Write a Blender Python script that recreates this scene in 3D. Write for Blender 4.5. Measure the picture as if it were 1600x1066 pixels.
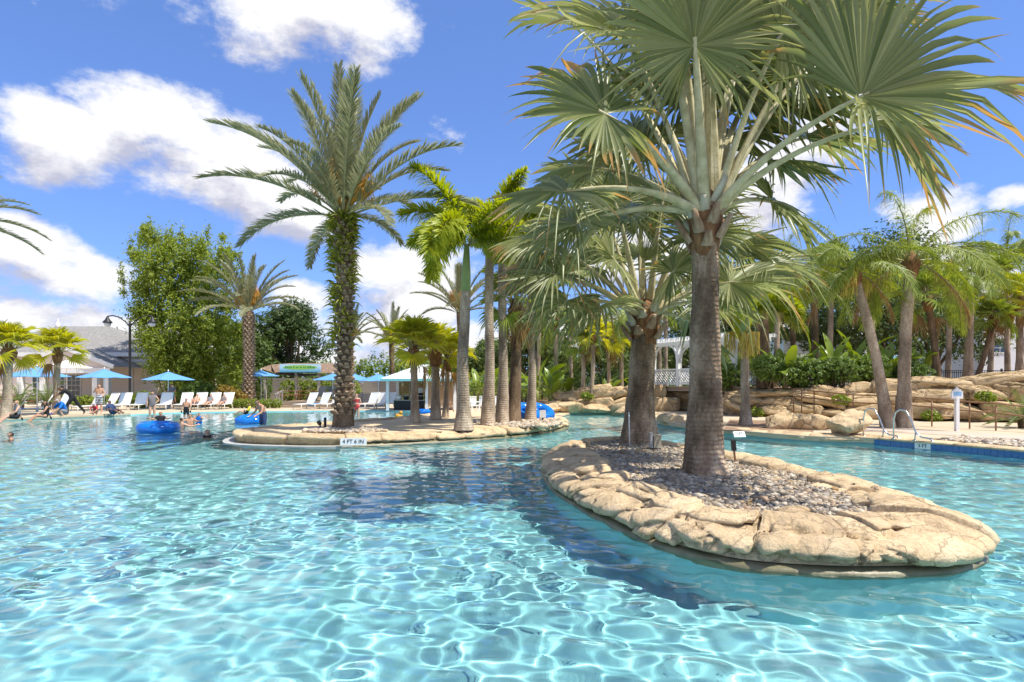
import bpy, bmesh, math, random
import numpy as np
from mathutils import Vector, Matrix, noise
from mathutils.geometry import tessellate_polygon

for _o in list(bpy.data.objects):
    bpy.data.objects.remove(_o)
SC = bpy.context.scene
COL = SC.collection
R = math.radians
PI = math.pi
random.seed(7)
rng = np.random.default_rng(7)

# ---------------------------------------------------------------- camera
FPX, HX, HY, CH = 950.0, 800.0, 600.0, 1.8      # focal length in photo pixels, principal column, horizon row, eye height over water
cam = bpy.data.cameras.new('camera')
cam.sensor_width = 36.0
cam.lens = FPX / 1600 * 36
cam.shift_y = (HY - 533) / 1600
cam.clip_start = 0.05
cam.clip_end = 3000
cam_o = bpy.data.objects.new('camera', cam)
COL.objects.link(cam_o)
cam_o.location = (0, 0, CH)
cam_o.rotation_euler = (R(90), 0, 0)
SC.camera = cam_o

# ---------------------------------------------------------------- sky and sun
SUN_EL = R(60)
SUN_H = Vector((0.93, -0.37, 0)).normalized()
SUN_D = Vector((SUN_H.x * math.cos(SUN_EL), SUN_H.y * math.cos(SUN_EL), math.sin(SUN_EL)))
world = bpy.data.worlds.new('World')
SC.world = world
world.use_nodes = True


def build_sky():
    nt = world.node_tree
    N, L = nt.nodes, nt.links
    N.clear()
    out = N.new('ShaderNodeOutputWorld')
    bg = N.new('ShaderNodeBackground')
    bg.inputs['Strength'].default_value = 0.105
    L.new(bg.outputs[0], out.inputs[0])
    sky = N.new('ShaderNodeTexSky')
    sky.sky_type = 'NISHITA'
    sky.sun_disc = False
    sky.sun_elevation = SUN_EL
    sky.sun_rotation = math.atan2(SUN_H.x, SUN_H.y)
    sky.air_density = 1.0
    sky.dust_density = 0.15
    sky.ozone_density = 2.2
    sky.altitude = 2500
    tc = N.new('ShaderNodeTexCoord')

    def vm(op, a, b=None):
        n = N.new('ShaderNodeVectorMath')
        n.operation = op
        for i, v in enumerate((a, b)):
            if v is None:
                continue
            if isinstance(v, tuple):
                n.inputs[i].default_value = v
            else:
                L.new(v, n.inputs[i])
        return n.outputs['Value'] if op in ('LENGTH', 'DOT_PRODUCT') else n.outputs[0]

    def mt(op, a, b=None, c=None, clamp=False):
        n = N.new('ShaderNodeMath')
        n.operation = op
        n.use_clamp = clamp
        for i, v in enumerate((a, b, c)):
            if v is None:
                continue
            if isinstance(v, (int, float)):
                n.inputs[i].default_value = v
            else:
                L.new(v, n.inputs[i])
        return n.outputs[0]

    d = vm('NORMALIZE', tc.outputs['Generated'])

    # big cumulus banks: (pixel centre, half width, half height) as directions and angular sizes
    banks = [(110, 190, 60, 34), (190, 165, 75, 50), (205, 235, 125, 80), (300, 250, 150, 85), (390, 305, 120, 58), (490, 330, 60, 45), (430, 20, 110, 70), (520, 25, 95, 80), (565, 80, 45, 40),
             (50, 390, 90, 50), (90, 430, 115, 55), (150, 440, 60, 35), (60, 490, 130, 32), (145, 325, 26, 18), (665, 415, 70, 42), (590, 440, 55, 52), (650, 470, 80, 40), (600, 520, 110, 42), (480, 462, 45, 26),
             (1215, 245, 80, 75), (1290, 160, 90, 80), (1170, 330, 90, 50), (1575, 308, 40, 18), (1470, 318, 60, 34), (740, 545, 90, 40), (1480, 350, 50, 26), (1000, 400, 90, 40), (380, 545, 160, 30), (560, 560, 160, 26), (150, 545, 160, 26), (1400, 430, 120, 40), (1150, 470, 140, 40), (900, 520, 150, 40)]

    def density(vec):
        nz = N.new('ShaderNodeTexNoise')
        nz.inputs['Scale'].default_value = 4.3
        nz.inputs['Detail'].default_value = 11.0
        nz.inputs['Roughness'].default_value = 0.63
        sq = vm('MULTIPLY', vec, (1.0, 1.0, 1.7))
        L.new(sq, nz.inputs['Vector'])
        big = N.new('ShaderNodeTexNoise')
        big.inputs['Scale'].default_value = 2.1
        big.inputs['Detail'].default_value = 2.0
        L.new(vm('ADD', sq, (3.7, 1.3, 8.1)), big.inputs['Vector'])
        acc = None
        for (px, py, hw, hh) in banks:
            c = Vector(((px - HX) / FPX, 1, (HY - py) / FPX))
            ln = c.length
            c.normalize()
            sx, sz = FPX * ln / hw, FPX * ln / hh
            # side axis of this bank
            sd = Vector((c.y, -c.x, 0)).normalized()
            up = sd.cross(c)
            df = vm('SUBTRACT', vec, tuple(c))
            a = mt('MULTIPLY', vm('DOT_PRODUCT', df, tuple(sd)), sx)
            b = mt('MULTIPLY', vm('DOT_PRODUCT', df, tuple(up)), sz)
            fr = mt('LESS_THAN', vm('DOT_PRODUCT', vec, tuple(c)), 0.2)
            r = mt('ADD', mt('ADD', mt('MULTIPLY', a, a), mt('MULTIPLY', b, b)), mt('MULTIPLY', fr, 9.0))
            e = mt('SUBTRACT', 1.0, r)
            acc = e if acc is None else mt('SMOOTH_MAX', acc, e, 0.35)
        acc = mt('MAXIMUM', acc, -1.6)
        # elsewhere in the sky scattered clouds of the same kind
        vy = vm('DOT_PRODUCT', vec, (0, 1, 0))
        away = mt('MULTIPLY', mt('SUBTRACT', 0.45, vy, clamp=True), 3.0, clamp=True)
        gen = mt('MULTIPLY', mt('SUBTRACT', big.outputs['Fac'], 0.55), 9.0)
        acc = mt('ADD', mt('MULTIPLY', acc, mt('SUBTRACT', 1.0, away)), mt('MULTIPLY', gen, away))
        f = mt('ADD', mt('MULTIPLY_ADD', acc, 0.27, 0.05), mt('MULTIPLY', mt('SUBTRACT', nz.outputs['Fac'], 0.5), 2.5))
        return f

    f0 = density(d)
    f1 = density(vm('NORMALIZE', vm('ADD', d, (0.020, -0.010, 0.050))))
    al = N.new('ShaderNodeMapRange')
    al.interpolation_type = 'SMOOTHSTEP'
    al.inputs['From Min'].default_value = -0.17
    al.inputs['From Max'].default_value = 0.20
    L.new(f0, al.inputs['Value'])
    # thicker towards the sun means less light gets here
    sh = N.new('ShaderNodeMapRange')
    sh.inputs['From Min'].default_value = 0.0
    sh.inputs['From Max'].default_value = 0.50
    L.new(mt('ADD', mt('MULTIPLY', f1, 0.75), mt('MULTIPLY', mt('SUBTRACT', f1, f0), 0.9)), sh.inputs['Value'])
    cr = N.new('ShaderNodeMix')
    cr.data_type = 'RGBA'
    L.new(sh.outputs[0], cr.inputs['Factor'])
    cr.inputs['A'].default_value = (6.3, 6.3, 6.45, 1)
    cr.inputs['B'].default_value = (3.5, 3.6, 4.5, 1)
    hs = N.new('ShaderNodeMix')
    hs.data_type = 'RGBA'
    hs.blend_type = 'MULTIPLY'
    hs.inputs['Factor'].default_value = 1.0
    gm = N.new('ShaderNodeGamma')
    gm.inputs['Gamma'].default_value = 0.62
    L.new(sky.outputs[0], gm.inputs['Color'])
    L.new(gm.outputs[0], hs.inputs['A'])
    hs.inputs['B'].default_value = (1.06, 1.50, 2.48, 1)
    mx = N.new('ShaderNodeMix')
    mx.data_type = 'RGBA'
    L.new(al.outputs[0], mx.inputs['Factor'])
    L.new(hs.outputs['Result'], mx.inputs['A'])
    L.new(cr.outputs['Result'], mx.inputs['B'])
    L.new(mx.outputs['Result'], bg.inputs['Color'])


build_sky()
sun = bpy.data.lights.new('sun', 'SUN')
sun.energy = 4.2
sun.angle = R(0.5)
sun.color = (1.0, 0.95, 0.86)
sun.cycles.is_caustics_light = True
sun_o = bpy.data.objects.new('sun', sun)
COL.objects.link(sun_o)
sun_o.rotation_euler = (-SUN_D).to_track_quat('-Z', 'Y').to_euler()
sun_o.location = (20, -8, 40)

SC.view_settings.view_transform = 'Standard'
SC.view_settings.look = 'None'
SC.view_settings.exposure = 0.64
SC.view_settings.gamma = 1.0
SC.render.engine = 'CYCLES'
CY = SC.cycles
CY.max_bounces = 10
CY.diffuse_bounces = 3
CY.glossy_bounces = 4
CY.transmission_bounces = 8
CY.transparent_max_bounces = 12
CY.caustics_reflective = False
CY.caustics_refractive = True
CY.sample_clamp_indirect = 6.0
CY.use_denoising = True
try:
    CY.denoiser = 'OPENIMAGEDENOISE'
    CY.denoising_input_passes = 'RGB_ALBEDO_NORMAL'
except Exception:
    pass


# ---------------------------------------------------------------- helpers
def at(px, py, Y):
    """photo pixel and distance to world point"""
    return Vector(((px - HX) * Y / FPX, Y, CH - (py - HY) * Y / FPX))


def gr(px, py, z=0.06):
    """photo pixel on a level surface at height z"""
    Y = (CH - z) * FPX / (py - HY)
    return Vector(((px - HX) * Y / FPX, Y, z))


def zat(py, Y):
    return CH - (py - HY) * Y / FPX


def mesh_np(name, V, F, smooth=False, mi=None):
    """mesh from numpy arrays; F is one (M,k) array or a list of such arrays"""
    V = np.asarray(V, dtype=np.float32)
    Fs = F if isinstance(F, list) else [F]
    Fs = [np.asarray(f, dtype=np.int32) for f in Fs if len(f)]
    me = bpy.data.meshes.new(name)
    me.vertices.add(len(V))
    me.vertices.foreach_set('co', V.ravel())
    tot = np.concatenate([np.full(len(f), f.shape[1], np.int32) for f in Fs])
    idx = np.concatenate([f.ravel() for f in Fs])
    me.loops.add(len(idx))
    me.loops.foreach_set('vertex_index', idx)
    me.polygons.add(len(tot))
    st = np.concatenate([[0], np.cumsum(tot)[:-1]]).astype(np.int32)
    me.polygons.foreach_set('loop_start', st)
    me.polygons.foreach_set('loop_total', tot)
    if smooth:
        me.polygons.foreach_set('use_smooth', np.ones(len(tot), dtype=bool))
    if mi is not None:
        me.polygons.foreach_set('material_index', np.asarray(mi, np.int32))
    me.update(calc_edges=True)
    me.validate()
    return me


def link(name, me, mat=None, parent=None, loc=None, rot=None, scale=None):
    o = bpy.data.objects.new(name, me)
    COL.objects.link(o)
    if mat is not None and me is not None:
        mats = mat if isinstance(mat, (list, tuple)) else [mat]
        if len(me.materials) == 0:
            for m in mats:
                me.materials.append(m)
        else:
            for i, m in enumerate(mats):
                if me.materials[i] is not m:
                    o.material_slots[i].link = 'OBJECT'
                    o.material_slots[i].material = m
    if parent is not None:
        o.parent = parent
    if loc is not None:
        o.location = loc
    if rot is not None:
        o.rotation_euler = rot
    if scale is not None:
        o.scale = scale if isinstance(scale, (tuple, list, Vector)) else (scale,) * 3
    return o


def tag(o, label=None, cat=None, group=None, kind=None):
    if label:
        o['label'] = label
    if cat:
        o['category'] = cat
    if group:
        o['group'] = group
    if kind:
        o['kind'] = kind
    return o


def thing(name, label, cat, loc=(0, 0, 0), rz=0.0, group=None, scale=None):
    o = link(name, None, loc=loc, rot=(0, 0, rz), scale=scale)
    o.empty_display_size = 0.2
    return tag(o, label, cat, group)


def copy_tree(o, parent=None):
    c = o.copy()
    COL.objects.link(c)
    c.parent = parent
    for ch in list(o.children):
        copy_tree(ch, c)
    return c


class MB:
    """collects simple solids into one mesh"""

    def __init__(s):
        s.v, s.f, s.m = [], [], []

    def add(s, vs, fs, mi=0):
        b = len(s.v)
        s.v.extend([tuple(v) for v in vs])
        s.f.extend([tuple(i + b for i in f) for f in fs])
        s.m.extend([mi] * len(fs))
        return s

    def box(s, lo, hi, mi=0, M=None):
        x0, y0, z0 = lo
        x1, y1, z1 = hi
        vs = [(x0, y0, z0), (x1, y0, z0), (x1, y1, z0), (x0, y1, z0), (x0, y0, z1), (x1, y0, z1), (x1, y1, z1), (x0, y1, z1)]
        if M is not None:
            vs = [M @ Vector(v) for v in vs]
        return s.add(vs, [(0, 3, 2, 1), (4, 5, 6, 7), (0, 1, 5, 4), (1, 2, 6, 5), (2, 3, 7, 6), (3, 0, 4, 7)], mi)

    def bar(s, a, b, w, h=None, mi=0, up=(0, 0, 1)):
        a, b = Vector(a), Vector(b)
        h = h or w
        d = (b - a).normalized()
        u = Vector(up)
        if abs(d.dot(u)) > 0.98:
            u = Vector((0, 1, 0))
        x = d.cross(u).normalized()
        y = x.cross(d)
        vs = []
        for p in (a, b):
            for i, j in ((-1, -1), (1, -1), (1, 1), (-1, 1)):
                vs.append(p + x * (i * w / 2) + y * (j * h / 2))
        return s.add(vs, [(0, 1, 2, 3)[::-1], (4, 5, 6, 7), (0, 1, 5, 4), (1, 2, 6, 5), (2, 3, 7, 6), (3, 0, 4, 7)], mi)

    def tube(s, path, rad, n=8, mi=0, cap=True):
        path = [Vector(p) for p in path]
        if not isinstance(rad, (list, tuple)):
            rad = [rad] * len(path)
        rings = []
        u = None
        for i, p in enumerate(path):
            d = (path[min(i + 1, len(path) - 1)] - path[max(i - 1, 0)]).normalized()
            if u is None:
                u = Vector((1, 0, 0)) if abs(d.x) < 0.8 else Vector((0, 1, 0))
            u = (u - d * u.dot(d)).normalized()
            w = d.cross(u)
            rings.append([p + (u * math.cos(2 * PI * k / n) + w * math.sin(2 * PI * k / n)) * rad[i] for k in range(n)])
        vs = [v for r in rings for v in r]
        fs = []
        for i in range(len(path) - 1):
            for k in range(n):
                k2 = (k + 1) % n
                fs.append((i * n + k, i * n + k2, (i + 1) * n + k2, (i + 1) * n + k))
        if cap:
            fs.append(tuple(range(n))[::-1])
            fs.append(tuple((len(path) - 1) * n + k for k in range(n)))
        return s.add(vs, fs, mi)

    def lathe(s, prof, n=12, c=(0, 0, 0), mi=0):
        vs, fs = [], []
        for (r, z) in prof:
            for k in range(n):
                vs.append((c[0] + r * math.cos(2 * PI * k / n), c[1] + r * math.sin(2 * PI * k / n), c[2] + z))
        for i in range(len(prof) - 1):
            for k in range(n):
                k2 = (k + 1) % n
                fs.append((i * n + k, i * n + k2, (i + 1) * n + k2, (i + 1) * n + k))
        fs.append(tuple(range(n))[::-1])
        fs.append(tuple((len(prof) - 1) * n + k for k in range(n)))
        return s.add(vs, fs, mi)

    def ball(s, c, r, n=10, m=6, mi=0):
        rx, ry, rz = r if isinstance(r, (tuple, list)) else (r, r, r)
        vs = [(c[0], c[1], c[2] - rz)]
        for i in range(1, m):
            t = -PI / 2 + PI * i / m
            for k in range(n):
                vs.append((c[0] + rx * math.cos(t) * math.cos(2 * PI * k / n), c[1] + ry * math.cos(t) * math.sin(2 * PI * k / n), c[2] + rz * math.sin(t)))
        vs.append((c[0], c[1], c[2] + rz))
        fs = []
        for k in range(n):
            fs.append((0, 1 + (k + 1) % n, 1 + k))
            fs.append((len(vs) - 1, len(vs) - 1 - n + k, len(vs) - 1 - n + (k + 1) % n))
        for i in range(m - 2):
            for k in range(n):
                a = 1 + i * n
                fs.append((a + k, a + (k + 1) % n, a + n + (k + 1) % n, a + n + k))
        return s.add(vs, fs, mi)

    def prism(s, poly, z0, z1, mi=0):
        n = len(poly)
        vs = [(p[0], p[1], z0) for p in poly] + [(p[0], p[1], z1) for p in poly]
        fs = [tuple(range(n))[::-1], tuple(range(n, 2 * n))] + [(k, (k + 1) % n, n + (k + 1) % n, n + k) for k in range(n)]
        return s.add(vs, fs, mi)

    def mesh(s, name, smooth=False):
        me = bpy.data.meshes.new(name)
        me.from_pydata(s.v, [], s.f)
        me.polygons.foreach_set('material_index', s.m)
        if smooth:
            me.polygons.foreach_set('use_smooth', [True] * len(s.f))
        me.update()
        return me

    def build(s, name, mat, parent=None, smooth=False, **k):
        return link(name, s.mesh(name, smooth), mat, parent, **k)


# ---------------------------------------------------------------- materials
def new_mat(name):
    m = bpy.data.materials.new(name)
    m.use_nodes = True
    return m, m.node_tree.nodes, m.node_tree.links, m.node_tree.nodes['Principled BSDF']


def rgb(c):
    return (c[0], c[1], c[2], 1)


def mat_surf(name, c1, c2=None, scale=4.0, rough=0.8, bump=0.0, bscale=None, metal=0.0, c3=None, spec=0.3, coord='Object', detail=6, stretch=None):
    """noise-mottled surface"""
    m, N, L, b = new_mat(name)
    b.inputs['Roughness'].default_value = rough
    b.inputs['Metallic'].default_value = metal
    b.inputs['Specular IOR Level'].default_value = spec
    c2 = c2 or c1
    tc = N.new('ShaderNodeTexCoord')
    src = tc.outputs[coord]
    if stretch:
        mp = N.new('ShaderNodeMapping')
        mp.inputs['Scale'].default_value = stretch
        L.new(src, mp.inputs[0])
        src = mp.outputs[0]
    nz = N.new('ShaderNodeTexNoise')
    nz.inputs['Scale'].default_value = scale
    nz.inputs['Detail'].default_value = detail
    nz.inputs['Roughness'].default_value = 0.62
    L.new(src, nz.inputs['Vector'])
    cr = N.new('ShaderNodeValToRGB')
    cr.color_ramp.elements[0].position = 0.32
    cr.color_ramp.elements[1].position = 0.68
    cr.color_ramp.elements[0].color = rgb(c1)
    cr.color_ramp.elements[1].color = rgb(c2)
    if c3:
        e = cr.color_ramp.elements.new(0.5)
        e.color = rgb(c3)
    L.new(nz.outputs['Fac'], cr.inputs[0])
    L.new(cr.outputs[0], b.inputs['Base Color'])
    if bump:
        n2 = N.new('ShaderNodeTexNoise')
        n2.inputs['Scale'].default_value = bscale or scale * 4
        n2.inputs['Detail'].default_value = 6
        L.new(src, n2.inputs['Vector'])
        bp = N.new('ShaderNodeBump')
        bp.inputs['Strength'].default_value = bump
        bp.inputs['Distance'].default_value = 0.02
        L.new(n2.outputs['Fac'], bp.inputs['Height'])
        L.new(bp.outputs[0], b.inputs['Normal'])
    return m


def mat_leaf(name, c1, c2, trans=0.3, rough=0.45, spec=0.35, tip=None, tipat=0.8, per='island', back=None):
    """leaf with light shining through; colour differs from leaf to leaf; optional dry tips from the 'tip' attribute"""
    m, N, L, b = new_mat(name)
    out = N['Material Output']
    b.inputs['Roughness'].default_value = rough
    b.inputs['Specular IOR Level'].default_value = spec
    geo = N.new('ShaderNodeNewGeometry')
    oi = N.new('ShaderNodeObjectInfo')
    mix = N.new('ShaderNodeMix')
    mix.data_type = 'RGBA'
    mix.inputs['A'].default_value = rgb(c1)
    mix.inputs['B'].default_value = rgb(c2)
    if per == 'island':
        add = N.new('ShaderNodeMath')
        add.operation = 'MULTIPLY_ADD'
        L.new(geo.outputs['Random Per Island'], add.inputs[0])
        add.inputs[1].default_value = 0.7
        mm = N.new('ShaderNodeMath')
        mm.operation = 'MULTIPLY'
        L.new(oi.outputs['Random'], mm.inputs[0])
        mm.inputs[1].default_value = 0.3
        L.new(mm.outputs[0], add.inputs[2])
        L.new(add.outputs[0], mix.inputs['Factor'])
    else:
        tcn = N.new('ShaderNodeTexCoord')
        nz = N.new('ShaderNodeTexNoise')
        nz.inputs['Scale'].default_value = 3.0
        L.new(tcn.outputs['Object'], nz.inputs['Vector'])
        L.new(nz.outputs['Fac'], mix.inputs['Factor'])
    col = mix.outputs['Result']
    if tip is not None:
        at_ = N.new('ShaderNodeAttribute')
        at_.attribute_name = 'tip'
        mr = N.new('ShaderNodeMapRange')
        mr.interpolation_type = 'SMOOTHSTEP'
        mr.inputs['From Min'].default_value = tipat
        mr.inputs['From Max'].default_value = min(tipat + 0.22, 1.25)
        L.new(at_.outputs['Fac'], mr.inputs['Value'])
        mx = N.new('ShaderNodeMix')
        mx.data_type = 'RGBA'
        L.new(mr.outputs[0], mx.inputs['Factor'])
        L.new(col, mx.inputs['A'])
        mx.inputs['B'].default_value = rgb(tip)
        col = mx.outputs['Result']
    L.new(col, b.inputs['Base Color'])
    tr = N.new('ShaderNodeBsdfTranslucent')
    hs = N.new('ShaderNodeHueSaturation')
    hs.inputs['Hue'].default_value = 0.485
    hs.inputs['Saturation'].default_value = 1.15
    hs.inputs['Value'].default_value = 1.5
    L.new(col, hs.inputs['Color'])
    L.new(hs.outputs[0], tr.inputs['Color'])
    ms = N.new('ShaderNodeMixShader')
    ms.inputs[0].default_value = trans
    L.new(b.outputs[0], ms.inputs[1])
    L.new(tr.outputs[0], ms.inputs[2])
    L.new(ms.outputs[0], out.inputs['Surface'])
    return m


def mat_plain(name, c, rough=0.5, metal=0.0, spec=0.4):
    return mat_surf(name, tuple(x * 0.94 for x in c), tuple(min(1, x * 1.05) for x in c), 3.0, rough, metal=metal, spec=spec)


def mat_stone(name, light, mid, dark, scale=1.3, crack=0.5, bump=0.6):
    """sculpted warm rock: broad tone patches, grey stains, fine grain and shallow hairline cracks"""
    m, N, L, b = new_mat(name)
    b.inputs['Roughness'].default_value = 0.85
    b.inputs['Specular IOR Level'].default_value = 0.2
    tc = N.new('ShaderNodeTexCoord')
    src = tc.outputs['Object']
    oi = N.new('ShaderNodeObjectInfo')
    n1 = N.new('ShaderNodeTexNoise')
    n1.inputs['Scale'].default_value = scale
    n1.inputs['Detail'].default_value = 8
    n1.inputs['Roughness'].default_value = 0.65
    n1.inputs['Distortion'].default_value = 0.6
    L.new(src, n1.inputs['Vector'])
    cr = N.new('ShaderNodeValToRGB')
    cr.color_ramp.elements[0].position = 0.33
    cr.color_ramp.elements[0].color = rgb(dark)
    cr.color_ramp.elements[1].position = 0.62
    cr.color_ramp.elements[1].color = rgb(light)
    e = cr.color_ramp.elements.new(0.46)
    e.color = rgb(mid)
    L.new(n1.outputs['Fac'], cr.inputs[0])
    n2 = N.new('ShaderNodeTexNoise')
    n2.inputs['Scale'].default_value = scale * 17
    n2.inputs['Detail'].default_value = 6
    n2.inputs['Roughness'].default_value = 0.7
    L.new(src, n2.inputs['Vector'])
    vo = N.new('ShaderNodeTexVoronoi')
    vo.feature = 'DISTANCE_TO_EDGE'
    vo.inputs['Scale'].default_value = scale * 1.1
    wv = N.new('ShaderNodeVectorMath')
    wv.operation = 'MULTIPLY_ADD'
    L.new(n1.outputs['Color'], wv.inputs[0])
    wv.inputs[1].default_value = (0.9, 0.9, 0.9)
    L.new(src, wv.inputs[2])
    L.new(wv.outputs[0], vo.inputs['Vector'])
    ck = N.new('ShaderNodeMapRange')
    ck.inputs['From Min'].default_value = 0.0
    ck.inputs['From Max'].default_value = 0.022
    L.new(vo.outputs['Distance'], ck.inputs['Value'])
    g = N.new('ShaderNodeMix')
    g.data_type = 'RGBA'
    g.blend_type = 'MULTIPLY'
    g.inputs['Factor'].default_value = 0.55
    L.new(cr.outputs[0], g.inputs['A'])
    gr2 = N.new('ShaderNodeMapRange')
    gr2.inputs['From Min'].default_value = 0.3
    gr2.inputs['From Max'].default_value = 0.62
    gr2.inputs['To Min'].default_value = 0.54
    gr2.inputs['To Max'].default_value = 1.08
    L.new(n2.outputs['Fac'], gr2.inputs['Value'])
    L.new(gr2.outputs[0], g.inputs['B'])
    # dirt settled in the cracks
    dk = N.new('ShaderNodeMapRange')
    dk.inputs['From Min'].default_value = 0.0
    dk.inputs['From Max'].default_value = 0.012
    dk.inputs['To Min'].default_value = 0.35
    dk.inputs['To Max'].default_value = 1.0
    L.new(vo.outputs['Distance'], dk.inputs['Value'])
    gd = N.new('ShaderNodeMix')
    gd.data_type = 'RGBA'
    gd.blend_type = 'MULTIPLY'
    gd.inputs['Factor'].default_value = 0.3
    L.new(g.outputs['Result'], gd.inputs['A'])
    L.new(dk.outputs[0], gd.inputs['B'])
    g = gd
    ov = N.new('ShaderNodeHueSaturation')
    vr = N.new('ShaderNodeMapRange')
    vr.inputs['To Min'].default_value = 0.84
    vr.inputs['To Max'].default_value = 1.12
    L.new(oi.outputs['Random'], vr.inputs['Value'])
    L.new(vr.outputs[0], ov.inputs['Value'])
    L.new(g.outputs['Result'], ov.inputs['Color'])
    L.new(ov.outputs[0], b.inputs['Base Color'])
    h = N.new('ShaderNodeMath')
    h.operation = 'MULTIPLY_ADD'
    L.new(ck.outputs[0], h.inputs[0])
    h.inputs[1].default_value = crack
    hh = N.new('ShaderNodeMath')
    hh.operation = 'MULTIPLY_ADD'
    L.new(n2.outputs['Fac'], hh.inputs[0])
    hh.inputs[1].default_value = 0.6
    L.new(n1.outputs['Fac'], hh.inputs[2])
    L.new(hh.outputs[0], h.inputs[2])
    bp = N.new('ShaderNodeBump')
    bp.inputs['Strength'].default_value = bump
    bp.inputs['Distance'].default_value = 0.075
    L.new(h.outputs[0], bp.inputs['Height'])
    L.new(bp.outputs[0], b.inputs['Normal'])
    return m


M = {}
M['deck'] = mat_surf('sandy_deck', (0.50, 0.39, 0.26), (0.60, 0.49, 0.34), 1.2, 0.85, 0.25, 60, c3=(0.55, 0.44, 0.30))
M['ground'] = mat_surf('ground', (0.40, 0.31, 0.20), (0.55, 0.44, 0.30), 0.15, 0.9, 0.2, 20)
M['stone'] = mat_stone('coping_rock', (0.80, 0.615, 0.385), (0.69, 0.505, 0.295), (0.44, 0.335, 0.22), 1.3, 0.2, 0.9)
M['wallrock'] = mat_stone('wall_rock', (0.72, 0.55, 0.335), (0.60, 0.43, 0.235), (0.30, 0.205, 0.12), 0.9, 0.8, 0.9)
M['wetrock'] = mat_surf('wet_rock_lip', (0.12, 0.11, 0.06), (0.27, 0.24, 0.14), 2.0, 0.4, 0.4, 14)
M['soil'] = mat_surf('soil', (0.10, 0.07, 0.045), (0.20, 0.15, 0.10), 3.0, 0.95, 0.5, 20)
M['mulch'] = mat_surf('mulch', (0.22, 0.13, 0.08), (0.36, 0.24, 0.15), 6.0, 0.95, 0.5, 30)


def mat_water():
    m, N, L, b = new_mat('pool_water')
    b.inputs['Base Color'].default_value = (0.84, 0.965, 0.98, 1)
    b.inputs['Roughness'].default_value = 0.0
    b.inputs['IOR'].default_value = 1.33
    b.inputs['Transmission Weight'].default_value = 1.0
    return m


M['water'] = mat_water()
M['plaster'] = mat_surf('pool_plaster', (0.27, 0.63, 0.655), (0.38, 0.72, 0.73), 0.5, 0.9, spec=0.1)


# ---------------------------------------------------------------- pool, water and ground
def catmull(P, n=8, closed=True):
    P = [Vector(p) for p in P]
    k = len(P)
    o = []
    for i in range(k if closed else k - 1):
        if closed:
            a, b, c, d = P[i - 1], P[i], P[(i + 1) % k], P[(i + 2) % k]
        else:
            a, b, c, d = P[max(i - 1, 0)], P[i], P[i + 1], P[min(i + 2, k - 1)]
        for j in range(n):
            t = j / n
            o.append(0.5 * ((2 * b) + (c - a) * t + (2 * a - 5 * b + 4 * c - d) * t * t + (3 * b - a - 3 * c + d) * t ** 3))
    if not closed:
        o.append(P[-1].copy())
    return o


def inside(poly, X, Y):
    """points in polygon, numpy"""
    res = np.zeros(np.shape(X), bool)
    n = len(poly)
    for i in range(n):
        x0, y0 = poly[i][0], poly[i][1]
        x1, y1 = poly[(i + 1) % n][0], poly[(i + 1) % n][1]
        if y0 == y1:
            continue
        c = ((y0 > Y) != (y1 > Y)) & (X < (x1 - x0) * (Y - y0) / (y1 - y0) + x0)
        res ^= c
    return res


POOL_CTRL = [(-30, -6), (-32, 10), (-31, 25), (-26, 28.2), (-22.2, 33.0), (-20.5, 37.2), (-14, 39.3), (-8.6, 40.0), (-6.0, 39.4), (-4.2, 38.0), (-3.4, 35.5),
             (-2.2, 32.4), (0.0, 31.4), (1.8, 31.8), (2.8, 33.5), (3.6, 36.0), (5.4, 36.6), (6.6, 35.0), (6.9, 31.5), (6.3, 27.0), (7.2, 22.6), (8.9, 18.9),
             (10.7, 17.9), (12.4, 14.3), (14.5, 9.0), (16, 2), (16, -6)]
POOL = [(p.x, p.y) for p in catmull([(a, b, 0) for a, b in POOL_CTRL], 6)]
ZG = 0.06


def build_ground():
    S = 900
    outer = [(-S, -S), (S, -S), (S, S), (-S, S)]
    polys = [[Vector((x, y, 0)) for x, y in outer], [Vector((x, y, 0)) for x, y in POOL]]
    tris = tessellate_polygon(polys)
    vs = [(p.x, p.y, ZG) for pl in polys for p in pl]
    me = bpy.data.meshes.new('ground')
    me.from_pydata(vs, [], [t for t in tris])
    me.update()
    g = link('ground', me, M['deck'])
    tag(g, kind='structure')
    # pool shell
    b = MB()
    n = len(POOL)
    vs = [(x, y, ZG - 0.003) for x, y in POOL] + [(x, y, -1.6) for x, y in POOL]
    b.add(vs, [(k, (k + 1) % n, n + (k + 1) % n, n + k) for k in range(n)])
    w = b.build('pool_wall', M['plaster'])
    tag(w, kind='structure')
    xs = np.arange(-34, 18.01, 0.5)
    ys = np.arange(-8, 42.01, 0.5)
    X, Y = np.meshgrid(xs, ys)
    Z = floor_z(X, Y)
    V = np.stack([X, Y, Z], -1).reshape(-1, 3)
    f = link('pool_floor', mesh_np('pool_floor', V, grid_faces(len(ys), len(xs)), True), M['plaster'])
    tag(f, kind='structure')
    w.cycles.is_caustics_receiver = True
    f.cycles.is_caustics_receiver = True


def floor_z(X, Y):
    deep = np.full(np.shape(X), -1.2)
    beach = -0.03 - np.clip(39.6 - Y, 0, 60) * 0.058
    k = np.clip((-2.0 - X) / 4.0, 0, 1)
    z = np.maximum(deep, beach)
    return z * k + (1 - k) * deep


def grid_faces(nr, nc, keep=None):
    a = np.arange(nr * nc).reshape(nr, nc)
    f = np.stack([a[:-1, :-1], a[:-1, 1:], a[1:, 1:], a[1:, :-1]], -1)
    return f[keep] if keep is not None else f.reshape(-1, 4)


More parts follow.
